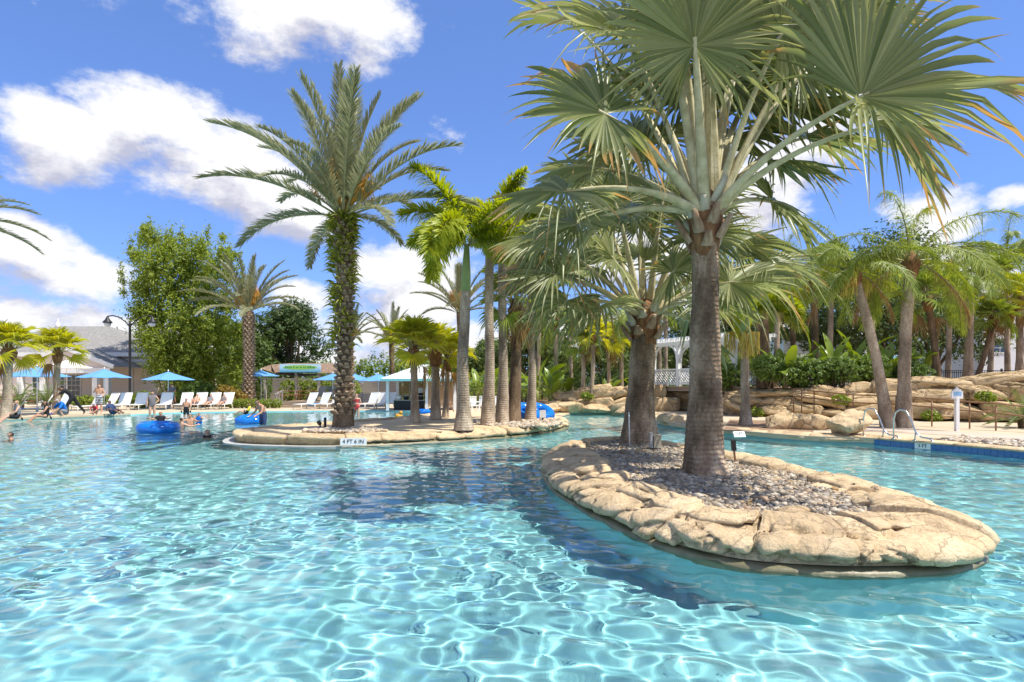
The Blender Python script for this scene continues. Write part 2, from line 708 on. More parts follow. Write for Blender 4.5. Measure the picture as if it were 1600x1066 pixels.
def build_water():
    xs = np.concatenate([np.concatenate([np.arange(-33, -14, 0.16), np.arange(-14, -7, 0.06)]), np.arange(-7, 7, 0.03), np.arange(7, 17.5, 0.07)])
    ys = [-5.0]
    while ys[-1] < 41.5:
        y = ys[-1]
        ys.append(y + (0.03 if 2.2 < y < 8 else (0.09 if y <= 2.2 else min(0.16, 0.03 + (y - 8) * 0.0065))))
    ys = np.array(ys)
    X, Y = np.meshgrid(xs, ys)
    hx = np.gradient(xs)[None, :]
    hy = np.gradient(ys)[:, None]
    H = np.maximum(hx, hy)
    Z = np.zeros_like(X)
    r = np.random.default_rng(11)
    NW = 46
    for i in range(NW):
        lam = 0.165 * (0.80 / 0.165) ** ((i + r.random()) / NW)
        th = r.normal(0.75, 0.9) if i % 3 else r.uniform(0, 2 * PI)
        k = 2 * PI / lam
        slope = WAVE * (0.55 + 0.9 * r.random()) * (lam / 0.6) ** 0.18 / math.sqrt(NW / 2)
        a = slope / k
        fade = np.exp(-(2.2 * H / lam) ** 2)
        # gentle bending of the crests keeps the pattern from looking woven
        ph = k * (X * math.cos(th) + Y * math.sin(th)) + r.uniform(0, 2 * PI)
        ph += 0.9 * np.sin(X * r.uniform(0.5, 1.4) + Y * r.uniform(0.5, 1.4) + r.uniform(0, 6))
        Z += a * np.sin(ph) * fade
    # wind patches: calmer and livelier areas
    Z *= 1.0 + 0.28 * np.sin(0.55 * X + 0.4 * Y + 1.0) * np.sin(0.35 * X - 0.6 * Y + 2.0) + 0.15 * np.sin(1.3 * X - 0.9 * Y)
    pool = POOL
    cx, cy = (X[:-1, :-1] + X[1:, 1:]) / 2, (Y[:-1, :-1] + Y[1:, 1:]) / 2
    keep = inside(pool, cx, cy)
    # keep one more ring so that the sheet runs under the banks
    k2 = keep.copy()
    for dx in (-3, 0, 3):
        for dy in (-3, 0, 3):
            k2 |= np.roll(np.roll(keep, dx, 1), dy, 0)
    V = np.stack([X, Y, Z - 0.0], -1).reshape(-1, 3)
    F = grid_faces(len(ys), len(xs), k2)
    used = np.unique(F)
    remap = np.full(len(V), -1)
    remap[used] = np.arange(len(used))
    w = link('water', mesh_np('water', V[used], remap[F], True), M['water'])
    tag(w, kind='structure')
    w.cycles.is_caustics_caster = True


WAVE = 0.10
build_ground()
build_water()


# ---------------------------------------------------------------- rock building
def fbm(p, o=4):
    return noise.fractal(p, 1.0, 2.1, o)


def facet(p, k, zk=1.6):
    """split rock: each cell is a tilted plane, with a groove between cells"""
    w = Vector((p.x, p.y, p.z * zk)) * k
    w = w + Vector((fbm(w * 1.4, 2), fbm(w * 1.4 + Vector((7, 3, 1)), 2), fbm(w * 1.4 + Vector((1, 9, 4)), 2))) * 0.22
    ds, pts = noise.voronoi(w)
    hv = noise.noise_vector(pts[0] * 5.3)
    e = ds[1] - ds[0]
    return (w - pts[0]).dot(hv) * 1.1 + hv.x * 0.75 - max(0.0, 0.085 - e) * 13.0


class Curve:
    """closed or open polyline sampled by length, with inward normals"""

    def __init__(s, P, closed=True):
        s.P = [Vector((p[0], p[1], 0)) for p in P]
        s.closed = closed
        if closed:
            s.P.append(s.P[0].copy())
        s.S = [0.0]
        for a, b in zip(s.P[:-1], s.P[1:]):
            s.S.append(s.S[-1] + (b - a).length)
        s.L = s.S[-1]
        ar = sum(a.x * b.y - b.x * a.y for a, b in zip(s.P[:-1], s.P[1:]))
        s.sg = 1.0 if ar > 0 else -1.0

    def at(s, t):
        t = t % s.L if s.closed else min(max(t, 0), s.L)
        lo, hi = 0, len(s.S) - 1
        while hi - lo > 1:
            m = (lo + hi) // 2
            if s.S[m] <= t:
                lo = m
            else:
                hi = m
        k = (t - s.S[lo]) / max(1e-9, s.S[hi] - s.S[lo])
        return s.P[lo].lerp(s.P[hi], k)

    def nin(s, t):
        d = (s.at(t + 0.25) - s.at(t - 0.25)).normalized()
        return Vector((-d.y, d.x, 0)) * s.sg


COPING = [(0.92, 0.20), (0.91, 0.32), (0.83, 0.365), (0.66, 0.38), (0.50, 0.37), (0.34, 0.345), (0.20, 0.31), (0.09, 0.27), (0.02, 0.22), (-0.01, 0.165),
          (0.01, 0.11), (0.07, 0.085), (0.18, 0.08)]
UPPER = [(1.08, 0.26), (1.07, 0.39), (0.98, 0.43), (0.80, 0.435), (0.62, 0.42), (0.48, 0.395), (0.40, 0.36), (0.39, 0.31), (0.45, 0.28)]


def rim_stone(C, s0, s1, prof, rnd, parent, mat, nu=16, skew=0.0, hf=1.0, wf=1.0, base=0.0, amp=0.05, name='coping_stone'):
    L = s1 - s0
    if nu > 20:
        prof = [q for a, b in zip(prof[:-1], prof[1:]) for q in (a, ((a[0] + b[0]) / 2, (a[1] + b[1]) / 2))] + [prof[-1]]
    nv = len(prof)
    co = sum(p[0] for p in prof) / nv
    cz = sum(p[1] for p in prof) / nv
    vs = []
    off = Vector((rnd.uniform(0, 50), rnd.uniform(0, 50), rnd.uniform(0, 50)))
    t1, t2 = rnd.uniform(-0.06, 0.06), rnd.uniform(-0.12, 0.12)
    us = [0.5 - 0.5 * math.cos(PI * (i / nu)) * (1 - 0.25 * math.sin(PI * i / nu)) for i in range(nu + 1)]
    for u in us:
        e = min(u, 1 - u) * L
        k = max(0.0, 1 - e / 0.05)
        sh = 1 - 0.20 * (1 - math.sqrt(max(0.0, 1 - k * k)))
        for j, (o, z) in enumerate(prof):
            v = j / (nv - 1)
            s = s0 + 0.006 + (L - 0.012) * u + skew * (v - 0.5)
            oo = co + (o - co) * sh
            zz = cz + (z - cz) * sh
            p = C.at(s) + C.nin(s) * (oo * wf - 0.015)
            h = base + zz * hf * (1 + t1 * (2 * u - 1) + t2 * (v - 0.5))
            q = Vector((p.x, p.y, h))
            d = Vector((C.nin(s).x * (o - co), C.nin(s).y * (o - co), z - cz))
            if d.length > 1e-6:
                d.normalize()
            f1 = fbm(q * 1.9 + off)
            f2 = fbm(q * 6.5 + off, 3)
            q += d * (amp * 0.55 * f1 + amp * 0.26 * f2 + amp * facet(q, 1.35) * 1.35)
            vs.append(q)
    fs = []
    for i in range(nu):
        for j in range(nv - 1):
            fs.append((i * nv + j, (i + 1) * nv + j, (i + 1) * nv + j + 1, i * nv + j + 1))
    fs.append(tuple(range(nv))[::1])
    fs.append(tuple(nu * nv + j for j in range(nv))[::-1])
    c = sum(vs, Vector()) / len(vs)
    me = bpy.data.meshes.new(name)
    me.from_pydata([v - c for v in vs], [], fs)
    me.polygons.foreach_set('use_smooth', [True] * len(fs))
    me.update()
    return link(name, me, mat, parent, loc=c)


def rim_base(C, prof, mat, name, parent, n=120, amp=0.02):
    """a continuous strip along the curve: the lip at the water line and the core behind the joints"""
    nv = len(prof)
    vs, fs = [], []
    m = n if C.closed else n + 1
    for i in range(m):
        s = C.L * i / n
        p, q = C.at(s), C.nin(s)
        for (o, z) in prof:
            w = p + q * o
            f = fbm(Vector((w.x, w.y, z)) * 1.5)
            vs.append((w.x + q.x * f * amp, w.y + q.y * f * amp, z + f * amp * 0.5))
    for i in range(n):
        for j in range(nv - 1):
            a, b = i * nv, ((i + 1) % m) * nv
            fs.append((a + j, b + j, b + j + 1, a + j + 1))
    me = bpy.data.meshes.new(name)
    me.from_pydata(vs, [], fs)
    me.polygons.foreach_set('use_smooth', [True] * len(fs))
    me.update()
    return link(name, me, mat, parent)


def poly_cap(pts, zf, mat, name, parent, step=0.35, amp=0.0):
    """level top of a bed: gridded so that it can be uneven"""
    P = [(p[0], p[1]) for p in pts]
    xs = np.arange(min(p[0] for p in P) - step, max(p[0] for p in P) + 2 * step, step)
    ys = np.arange(min(p[1] for p in P) - step, max(p[1] for p in P) + 2 * step, step)
    X, Y = np.meshgrid(xs, ys)
    cx, cy = (X[:-1, :-1] + X[1:, 1:]) / 2, (Y[:-1, :-1] + Y[1:, 1:]) / 2
    keep = inside(P, cx, cy)
    Z = np.vectorize(lambda x, y: zf(x, y) + (amp * fbm(Vector((x * 0.8, y * 0.8, 3.3)), 3) if amp else 0))(X, Y)
    V = np.stack([X, Y, Z], -1).reshape(-1, 3)
    F = grid_faces(len(ys), len(xs), keep)
    used = np.unique(F)
    remap = np.full(len(V), -1)
    remap[used] = np.arange(len(used))
    return link(name, mesh_np(name, V[used], remap[F], True), mat, parent)


def inset(C, d, n=90):
    out = []
    for i in range(n):
        s = C.L * i / n
        q = C.at(s) + C.nin(s) * d
        out.append((q.x, q.y))
    return out


ICO = None


def ico_unit(sub=1):
    bm = bmesh.new()
    bmesh.ops.create_icosphere(bm, subdivisions=sub, radius=1.0)
    V = np.array([v.co[:] for v in bm.verts])
    F = np.array([[v.index for v in f.verts] for f in bm.faces])
    bm.free()
    return V, F


def pebbles(name, poly, zf, size, spacing, mats, parent, seed, holes=()):
    r = np.random.default_rng(seed)
    P = np.array([(p[0], p[1]) for p in poly])
    lo, hi = P.min(0), P.max(0)
    xs = np.arange(lo[0], hi[0], spacing)
    ys = np.arange(lo[1], hi[1], spacing * 0.9)
    X, Y = np.meshgrid(xs, ys)
    X = X + r.uniform(-.45, .45, X.shape) * spacing
    Y = Y + r.uniform(-.45, .45, X.shape) * spacing
    k = inside(poly, X, Y)
    X, Y = X[k], Y[k]
    n = len(X)
    Z = np.array([zf(x, y) for x, y in zip(X, Y)])
    V, F = ico_unit(1)
    nv = len(V)
    sc = size * np.exp(r.normal(0, 0.42, (n, 1))) * np.stack([r.uniform(.8, 1.35, n), r.uniform(.7, 1.0, n), r.uniform(.45, .75, n)], 1)
    Q = V[None] * (1 + 0.12 * r.normal(size=(n, nv, 1))) * sc[:, None, :]
    a = r.uniform(0, 2 * PI, n)
    t = r.normal(0, 0.35, n)
    ct, st = np.cos(t)[:, None], np.sin(t)[:, None]
    y2 = Q[:, :, 1] * ct - Q[:, :, 2] * st
    z2 = Q[:, :, 1] * st + Q[:, :, 2] * ct
    ca, sa = np.cos(a)[:, None], np.sin(a)[:, None]
    x3 = Q[:, :, 0] * ca - y2 * sa
    y3 = Q[:, :, 0] * sa + y2 * ca
    W = np.stack([x3 + X[:, None], y3 + Y[:, None], z2 + (Z + r.uniform(0, .6, n) * size)[:, None]], -1).reshape(-1, 3)
    FF = (F[None] + (np.arange(n) * nv)[:, None, None]).reshape(-1, 3)
    o = link(name, mesh_np(name, W, FF, True), mats, parent)
    tag(o, kind='stuff')
    return o


def mat_pebble(name, cols):
    m, N, L, b = new_mat(name)
    b.inputs['Roughness'].default_value = 0.55
    g = N.new('ShaderNodeNewGeometry')
    cr = N.new('ShaderNodeValToRGB')
    cr.color_ramp.interpolation = 'CONSTANT'
    el = cr.color_ramp.elements
    while len(el) > 1:
        el.remove(el[0])
    for i, c in enumerate(cols):
        e = el[0] if i == 0 else el.new(i / len(cols))
        e.position = i / len(cols)
        e.color = rgb(c)
    L.new(g.outputs['Random Per Island'], cr.inputs[0])
    L.new(cr.outputs[0], b.inputs['Base Color'])
    return m


M['pebble'] = mat_pebble('river_pebbles', [(.36, .28, .19), (.22, .18, .135), (.48, .40, .29), (.17, .13, .09), (.42, .31, .18), (.27, .235, .19), (.52, .45, .34), (.33, .22, .13), (.13, .11, .085), (.39, .33, .24)])
M['gravel'] = mat_pebble('tan_gravel', [(.50, .40, .28), (.38, .30, .22), (.60, .50, .37), (.30, .24, .18), (.56, .44, .29), (.44, .38, .31)])


def boulder_mesh(name, sx, sy, sz, seed, sub=3, cuts=9, amp=0.10, pw=0.75):
    rr = random.Random(seed)
    V, F = ico_unit(sub)
    V = np.sign(V) * np.abs(V) ** pw
    V = V / np.maximum(1e-6, np.max(np.abs(V)))
    for _ in range(cuts):
        d = Vector((rr.gauss(0, 1), rr.gauss(0, 1), rr.gauss(0, 0.9))).normalized()
        h = rr.uniform(0.55, 0.92) * (1.25 if pw < 0.5 else 1)
        dd = np.array(d)
        t = V @ dd - h
        V = V - np.where(t > 0, t * 0.9, 0)[:, None] * dd[None]
    V = V * np.array([sx, sy, sz])
    off = Vector((seed * 3.7 % 40, seed * 1.3 % 40, 5))
    k = 1.0 / max(sx, sy)
    o = []
    for v in V:
        p = Vector(v)
        n_ = p.normalized()
        f = 0.6 * fbm(p * (1.5 * k) + off) + 0.35 * fbm(p * (5 * k) + off, 3) + 0.9 * facet(p * k + off, 2.1, 1.5)
        # bedding layers
        lay = abs(math.sin((p.z / sz) * 4.2 + fbm(p * k * 1.3 + off, 3) * 2.4))
        o.append(p + n_ * (amp * min(sx, sz) * f - 0.13 * min(sx, sz) * max(0.0, 1 - lay / 0.30)))
    return mesh_np(name, np.array([tuple(p) for p in o]), F, True)


# ---------------------------------------------------------------- near island
ISLE = [(0.60, 12.0), (0.72, 9.9), (1.20, 7.85), (1.70, 6.55), (2.32, 5.92), (3.18, 5.72), (4.10, 5.78), (4.85, 6.2), (5.35, 7.1), (5.62, 8.3), (5.45, 10.1), (5.1, 12.4),
        (4.5, 14.4), (3.4, 15.9), (2.2, 16.3), (1.2, 15.3), (0.72, 13.8)]
C1 = Curve([(p.x, p.y) for p in catmull([(a, b, 0) for a, b in ISLE], 8)])


def bed_z(x, y):
    return 0.285 + 0.06 * math.exp(-((x - 3.15) ** 2 + (y - 10) ** 2) / 1.5) + 0.06 * math.exp(-((x - 3.0) ** 2 + (y - 14.8) ** 2) / 1.5) + 0.05 * fbm(Vector((x * 0.7, y * 0.7, 0)), 2)


isle = thing('rock_island', 'oval planting island rimmed with cream rock slabs and filled with grey pebbles', 'island', (0, 0, 0))
rim_base(C1, [(0.6, 0.14), (0.20, 0.09), (0.13, 0.05), (0.06, 0.04), (0.0, 0.02), (-0.01, -0.05), (0.03, -0.12), (0.06, -0.2)], M['wetrock'], 'water_line_lip', isle, 160).cycles.is_caustics_receiver = True
rim_base(C1, [(0.05, -0.1), (0.04, -0.6), (0.04, -1.5)], M['plaster'], 'underwater_wall', isle, 90, 0.01).cycles.is_caustics_receiver = True
rim_base(C1, [(0.85, 0.10), (0.80, 0.27), (0.62, 0.30), (0.34, 0.26), (0.16, 0.18), (0.10, 0.06)], M['stone'], 'rim_core', isle, 140, 0.01)
rnd = random.Random(5)
s = 0.3
while s < C1.L - 0.2:
    L_ = rnd.choice((rnd.uniform(0.55, 0.9), rnd.uniform(1.0, 1.5), rnd.uniform(1.5, 2.1)))
    if s + L_ > C1.L - 0.35:
        L_ = C1.L + 0.3 - s
    mid = C1.at(s + L_ / 2)
    near = mid.y < 9
    rim_stone(C1, s, s + L_, COPING, rnd, isle, M['stone'], 46 if near else (28 if mid.y < 12 else 14), rnd.uniform(-0.5, 0.5), rnd.uniform(0.86, 1.12), rnd.uniform(0.85, 1.15) * (1.18 if (near and mid.x > 2) else 1.0), amp=0.062)
    s += L_
# a second, upper course of slabs lapping over the inner edge here and there
for s_u in (1.2, 3.6, 5.2, 7.9, 9.6, 11.4, 13.6, 15.2, 17.9, 20.1, 22.6, 24.3):
    m_ = C1.at(s_u)
    rim_stone(C1, s_u, s_u + rnd.uniform(0.8, 1.7), UPPER, rnd, isle, M['stone'], 34 if m_.y < 10 else 14, rnd.uniform(-0.6, 0.6), rnd.uniform(0.88, 1.05), rnd.uniform(0.85, 1.05), amp=0.06, name='rim_slab')
poly_cap(inset(C1, 0.55), lambda x, y: bed_z(x, y) - 0.015, M['soil'], 'pebble_bed_base', isle, 0.3)
pebbles('pebble_bed', inset(C1, 0.72), bed_z, 0.025, 0.035, M['pebble'], isle, 3)
# loose slabs lying on the inner edge of the rim
for k, (x, y, sx, sy, sz, rz) in enumerate([(1.62, 9.6, .32, .2, .1, .4), (1.5, 11.0, .3, .26, .1, 1.2), (2.0, 8.6, .26, .15, .07, 2.2), (4.75, 9.2, .42, .2, .09, 1.5), (4.5, 11.4, .36, .2, .1, 1.2),
                                            (4.5, 7.6, .3, .14, .07, .5), (3.3, 7.1, .22, .12, .06, .1)]):
    link('rim_slab', boulder_mesh('rim_slab', sx, sy, sz, 60 + k, 3, 6), M['stone'], isle, (x, y, bed_z(x, y) + 0.05), (0.05, -0.06, rz))

# ---------------------------------------------------------------- middle island, a spit that reaches the far deck
MIDI = [(-9.0, 19.7), (-8.2, 18.2), (-6.6, 17.55), (-5.0, 17.4), (-3.1, 18.25), (-0.9, 19.7), (0.9, 21.6), (2.1, 24.2), (2.45, 26.8), (2.2, 29.4), (1.2, 32.5), (-2.6, 33.5), (-4.0, 32.5), (-4.9, 29.2), (-6.3, 25.2), (-8.2, 22.4), (-9.0, 20.9)]
C2 = Curve([(p.x, p.y) for p in catmull([(a, b, 0) for a, b in MIDI], 8)])
midi = thing('rock_spit', 'long low rock island with tan paving under the tall date palm', 'island')
rim_base(C2, [(0.5, 0.16), (0.14, 0.10), (0.06, 0.06), (-0.02, 0.02), (-0.03, -0.06), (0.03, -0.15), (0.08, -0.2)], M['wetrock'], 'water_line_lip', midi, 180).cycles.is_caustics_receiver = True
rim_base(C2, [(0.05, -0.1), (0.04, -0.6), (0.04, -1.5)], M['plaster'], 'underwater_wall', midi, 90, 0.01).cycles.is_caustics_receiver = True
rim_base(C2, [(0.85, 0.10), (0.80, 0.29), (0.62, 0.31), (0.34, 0.28), (0.14, 0.19), (0.10, 0.05)], M['stone'], 'rim_core', midi, 160, 0.01)
CURB = [(0.62, 0.20), (0.60, 0.31), (0.50, 0.335), (0.3, 0.335), (0.14, 0.33), (0.03, 0.30), (0.0, 0.24), (0.03, 0.19), (0.09, 0.17), (0.09, 0.06), (0.2, 0.04)]
LOWC = [(o * 1.05, z * 0.92) for o, z in COPING]
s = 0.0
while s < C2.L - 0.2:
    m0 = C2.at(s)
    curb = m0.x < -5.4 and m0.y < 23
    L_ = rnd.uniform(1.6, 2.1) if curb else rnd.uniform(0.9, 2.0)
    if s + L_ > C2.L - 0.5:
        L_ = C2.L - s
    if C2.at(s + L_ / 2).y < 31.5:
        rim_stone(C2, s, s + L_, CURB if curb else LOWC, rnd, midi, M['stone'], 14, rnd.uniform(-.1, .1) if curb else rnd.uniform(-.3, .3), 1.0 if curb else rnd.uniform(.85, 1.12), 1.0 if curb else rnd.uniform(.85, 1.25), amp=0.012 if curb else 0.055)
    s += L_
# flat grey shelf at the tip, just under the curb
shelf = MB()
pts = []
for i in range(28):
    ss = C2.L - 3.4 + 9.0 * i / 27
    p = C2.at(ss) - C2.nin(ss) * (0.28 * math.sin(PI * i / 27) ** 0.5)
    pts.append((p.x, p.y))
pts2 = []
for i in range(28):
    ss = C2.L - 3.4 + 9.0 * (27 - i) / 27
    p = C2.at(ss) + C2.nin(ss) * 0.3
    pts2.append((p.x, p.y))
n_ = len(pts)
vs = [(x, y, 0.03) for x, y in pts] + [(x, y, 0.035) for x, y in pts2[::-1]] + [(x, y, -0.25) for x, y in pts]
shelf.add(vs, [(i, i + 1, n_ + i + 1, n_ + i) for i in range(n_ - 1)] + [(2 * n_ + i, 2 * n_ + i + 1, i + 1, i) for i in range(n_ - 1)])
M['concrete'] = mat_surf('grey_concrete', (0.34, 0.34, 0.32), (0.48, 0.47, 0.44), 2.0, 0.8, 0.3, 40)
shelf.build('underwater_shelf', M['concrete'], midi)
M['isledeck'] = mat_surf('tan_island_paving', (0.56, 0.42, 0.25), (0.68, 0.53, 0.34), 0.8, 0.9, 0.3, 40)
poly_cap(inset(C2, 0.5), lambda x, y: 0.30 + 0.04 * math.exp(-((x + 5.2) ** 2 + (y - 18.7) ** 2) / 1.2), M['isledeck'], 'island_top', midi, 0.4, 0.03)
c = [(-5.2 + 1.25 * math.cos(a) * (1 + .15 * math.sin(3 * a)), 18.85 + 0.75 * math.sin(a)) for a in np.linspace(0, 2 * PI, 24)[:-1]]
pebbles('gravel_patch', c, lambda x, y: 0.33 + 0.04 * math.exp(-((x + 5.2) ** 2 + (y - 18.7) ** 2) / 1.2), 0.045, 0.07, M['gravel'], midi, 9)
c = [(0.25 + 1.7 * math.cos(a), 23.9 + 3.0 * math.sin(a)) for a in np.linspace(0, 2 * PI, 24)[:-1]]
pebbles('gravel_patch', c, lambda x, y: 0.315, 0.05, 0.09, M['gravel'], midi, 10)


# ---------------------------------------------------------------- palms: fan leaves
def fan_leaf(H, A, Nn, R0, nseg=46, span=300, split=0.5, fold=0.25, droop=0.25, rnd=None, dry=0.0, curl=0.15, back=0.10):
    """one pleated fan leaf in world space: hub H, axis A, upper normal Nn"""
    rnd = rnd or random
    A = Vector(A).normalized()
    Nn = Vector(Nn)
    Nn = (Nn - A * Nn.dot(A)).normalized()
    S = Nn.cross(A)
    sp = R(span)
    d0 = sp / nseg / 2
    ts = [0.02, 0.22, split * 0.8, split, split + (1 - split) * 0.3, split + (1 - split) * 0.6, split + (1 - split) * 0.85, 1.0]
    vs, fs, tip = [], [], []
    wob = [rnd.uniform(0, 6.28) for _ in range(4)]
    run = 0
    for i in range(nseg):
        th = -sp / 2 + sp * (i + 0.5) / nseg
        e = abs(th) / (sp / 2)
        l = R0 * (1.0 - 0.30 * e ** 3) * rnd.uniform(0.90, 1.04)
        if run > 0:
            run -= 1
        elif rnd.random() < 0.07:
            run = rnd.choice((1, 2, 3))
        brk = 1.0 if run > 0 else 0.0
        side = rnd.gauss(0, 0.07)
        roll, lift = rnd.gauss(0, 0.9), rnd.gauss(0, 0.09)
        gdrop = droop * rnd.uniform(0.6, 1.5) + brk * 0.9
        dr = rnd.gauss(-0.06, 0.09) + dry + 0.10 * math.sin(2.3 * th + wob[3])
        sp_i = split * (1 + 0.18 * math.sin(3 * th + wob[0])) * rnd.uniform(0.93, 1.07)
        b = len(vs)
        for t in ts:
            r = t * l
            if t <= sp_i:
                hw = 1.0
                q = 0.0
            else:
                q = (t - sp_i) / (1 - sp_i)
                hw = max(0.0, (1 - q ** 1.5)) * sp_i / t
            for j in (-1, 0, 1):
                a = th + d0 * hw * j * 1.02
                x, y = math.cos(a) * r, math.sin(a) * r
                y += side * q * q * l
                # halves fold up about the costa, edges wave, costa arches back
                z = fold * abs(math.sin(a)) ** 1.2 * r * (1 if abs(a) < PI / 2 else 1.0) - back * (r * r / R0) * max(0, math.cos(a))
                z += curl * r * 0.55 * math.sin(2.0 * a + wob[1]) + 0.10 * r * math.sin(5 * a + wob[2])
                pl = d0 * r * hw * 0.8
                z += pl if j else -pl
                z += roll * j * q * d0 * r * hw * 2.0 + lift * q * q * l
                p = Vector(H) + A * x + S * y + Nn * z
                p.z -= gdrop * q * q * l * 0.42 + droop * 0.18 * (r / R0) ** 2 * R0
                vs.append(p)
                tip.append(min(1.5, t + dr * (0.4 + t)))
        for k in range(len(ts) - 1):
            a = b + k * 3
            fs.append((a, a + 1, a + 4, a + 3))
            fs.append((a + 1, a + 2, a + 5, a + 4))
    return vs, fs, tip


def leaf_object(name, vs, fs, tip, mat, parent, smooth=False):
    me = mesh_np(name, np.array([tuple(v) for v in vs]), np.array(fs), smooth)
    at_ = me.attributes.new('tip', 'FLOAT', 'POINT')
    at_.data.foreach_set('value', np.array(tip, np.float32))
    return link(name, me, mat, parent)


M['bismarck'] = mat_leaf('silver_fan_leaf', (0.085, 0.125, 0.025), (0.40, 0.41, 0.19), 0.40, 0.36, 0.5, tip=(0.46, 0.30, 0.11), tipat=0.86)
M['bismarck_dry'] = mat_leaf('dry_fan_leaf', (0.33, 0.27, 0.19), (0.45, 0.38, 0.28), 0.2, 0.7, 0.2)
M['petiole'] = mat_surf('pale_petiole', (0.38, 0.33, 0.17), (0.64, 0.57, 0.37), 5.0, 0.6, 0.35, 40, c3=(0.50, 0.45, 0.26), stretch=(1, 1, 1))
M['bismtrunk'] = None


def mat_trunk(name, c1, c2, c3, ring=9.0, bump=0.6, nscale=3.0):
    m, N, L, b = new_mat(name)
    b.inputs['Roughness'].default_value = 0.9
    b.inputs['Specular IOR Level'].default_value = 0.15
    tc = N.new('ShaderNodeTexCoord')
    mp = N.new('ShaderNodeMapping')
    mp.inputs['Scale'].default_value = (1, 1, 0.45)
    L.new(tc.outputs['Object'], mp.inputs[0])
    n1 = N.new('ShaderNodeTexNoise')
    n1.inputs['Scale'].default_value = nscale
    n1.inputs['Detail'].default_value = 8
    n1.inputs['Roughness'].default_value = 0.7
    L.new(mp.outputs[0], n1.inputs['Vector'])
    cr = N.new('ShaderNodeValToRGB')
    cr.color_ramp.elements[0].position = 0.33
    cr.color_ramp.elements[1].position = 0.70
    cr.color_ramp.elements[0].color = rgb(c1)
    cr.color_ramp.elements[1].color = rgb(c3)
    cr.color_ramp.elements.new(0.5).color = rgb(c2)
    L.new(n1.outputs['Fac'], cr.inputs[0])
    wv = N.new('ShaderNodeTexWave')
    wv.wave_type = 'BANDS'
    wv.bands_direction = 'Z'
    wv.inputs['Scale'].default_value = ring
    wv.inputs['Distortion'].default_value = 3.5
    wv.inputs['Detail'].default_value = 3
    wv.inputs['Detail Scale'].default_value = 1.6
    L.new(tc.outputs['Object'], wv.inputs['Vector'])
    n2 = N.new('ShaderNodeTexNoise')
    n2.inputs['Scale'].default_value = 26
    n2.inputs['Detail'].default_value = 6
    mp2 = N.new('ShaderNodeMapping')
    mp2.inputs['Scale'].default_value = (0.8, 0.8, 0.7)
    L.new(tc.outputs['Object'], mp2.inputs[0])
    L.new(mp2.outputs[0], n2.inputs['Vector'])
    # broad weathering stains
    n3 = N.new('ShaderNodeTexNoise')
    n3.inputs['Scale'].default_value = 1.1
    n3.inputs['Detail'].default_value = 5
    L.new(mp.outputs[0], n3.inputs['Vector'])
    st = N.new('ShaderNodeMapRange')
    st.inputs['From Min'].default_value = 0.36
    st.inputs['From Max'].default_value = 0.6
    st.inputs['To Min'].default_value = 0.55
    st.inputs['To Max'].default_value = 1.1
    L.new(n3.outputs['Fac'], st.inputs['Value'])
    m0 = N.new('ShaderNodeMix')
    m0.data_type = 'RGBA'
    m0.blend_type = 'MULTIPLY'
    m0.inputs['Factor'].default_value = 1.0
    L.new(cr.outputs[0], m0.inputs['A'])
    L.new(st.outputs[0], m0.inputs['B'])
    mx = N.new('ShaderNodeMix')
    mx.data_type = 'RGBA'
    mx.blend_type = 'MULTIPLY'
    mx.inputs['Factor'].default_value = 0.75
    L.new(m0.outputs['Result'], mx.inputs['A'])
    L.new(n2.outputs['Fac'], mx.inputs['B'])
    sc = N.new('ShaderNodeMix')
    sc.data_type = 'RGBA'
    sc.blend_type = 'MULTIPLY'
    sc.inputs['Factor'].default_value = 1.0
    sc.inputs['B'].default_value = (1.75, 1.7, 1.62, 1)
    L.new(mx.outputs['Result'], sc.inputs['A'])
    L.new(sc.outputs['Result'], b.inputs['Base Color'])
    hh = N.new('ShaderNodeMath')
    hh.operation = 'MULTIPLY_ADD'
    L.new(wv.outputs['Fac'], hh.inputs[0])
    hh.inputs[1].default_value = 0.5
    L.new(n2.outputs['Fac'], hh.inputs[2])
    bp = N.new('ShaderNodeBump')
    bp.inputs['Strength'].default_value = bump
    bp.inputs['Distance'].default_value = 0.03
    L.new(hh.outputs[0], bp.inputs['Height'])
    L.new(bp.outputs[0], b.inputs['Normal'])
    return m


M['bismtrunk'] = mat_trunk('ringed_brown_grey_trunk', (0.14, 0.092, 0.058), (0.30, 0.218, 0.15), (0.50, 0.41, 0.31), 4.2, 0.75, 2.2)
M['greytrunk'] = mat_trunk('smooth_grey_trunk', (0.25, 0.19, 0.135), (0.40, 0.32, 0.24), (0.56, 0.48, 0.38), 4.0, 0.5)
M['darktrunk'] = mat_trunk('rough_brown_trunk', (0.10, 0.065, 0.04), (0.20, 0.14, 0.09), (0.32, 0.24, 0.16), 8.0, 0.8)
M['fibre'] = mat_surf('brown_leaf_fibre', (0.11, 0.055, 0.025), (0.34, 0.19, 0.08), 9.0, 0.9, 0.8, 40, c3=(0.22, 0.11, 0.05), stretch=(1.5, 1.5, 0.4))
M['leafbase'] = mat_surf('pale_leaf_base', (0.34, 0.27, 0.17), (0.56, 0.52, 0.40), 4.0, 0.7, 0.3, 20, c3=(0.46, 0.42, 0.31))


M['oldbase'] = mat_surf('torn_brown_leaf_base', (0.16, 0.09, 0.05), (0.45, 0.36, 0.25), 6.0, 0.85, 0.6, 24, c3=(0.30, 0.20, 0.12), stretch=(1, 1, 0.4))


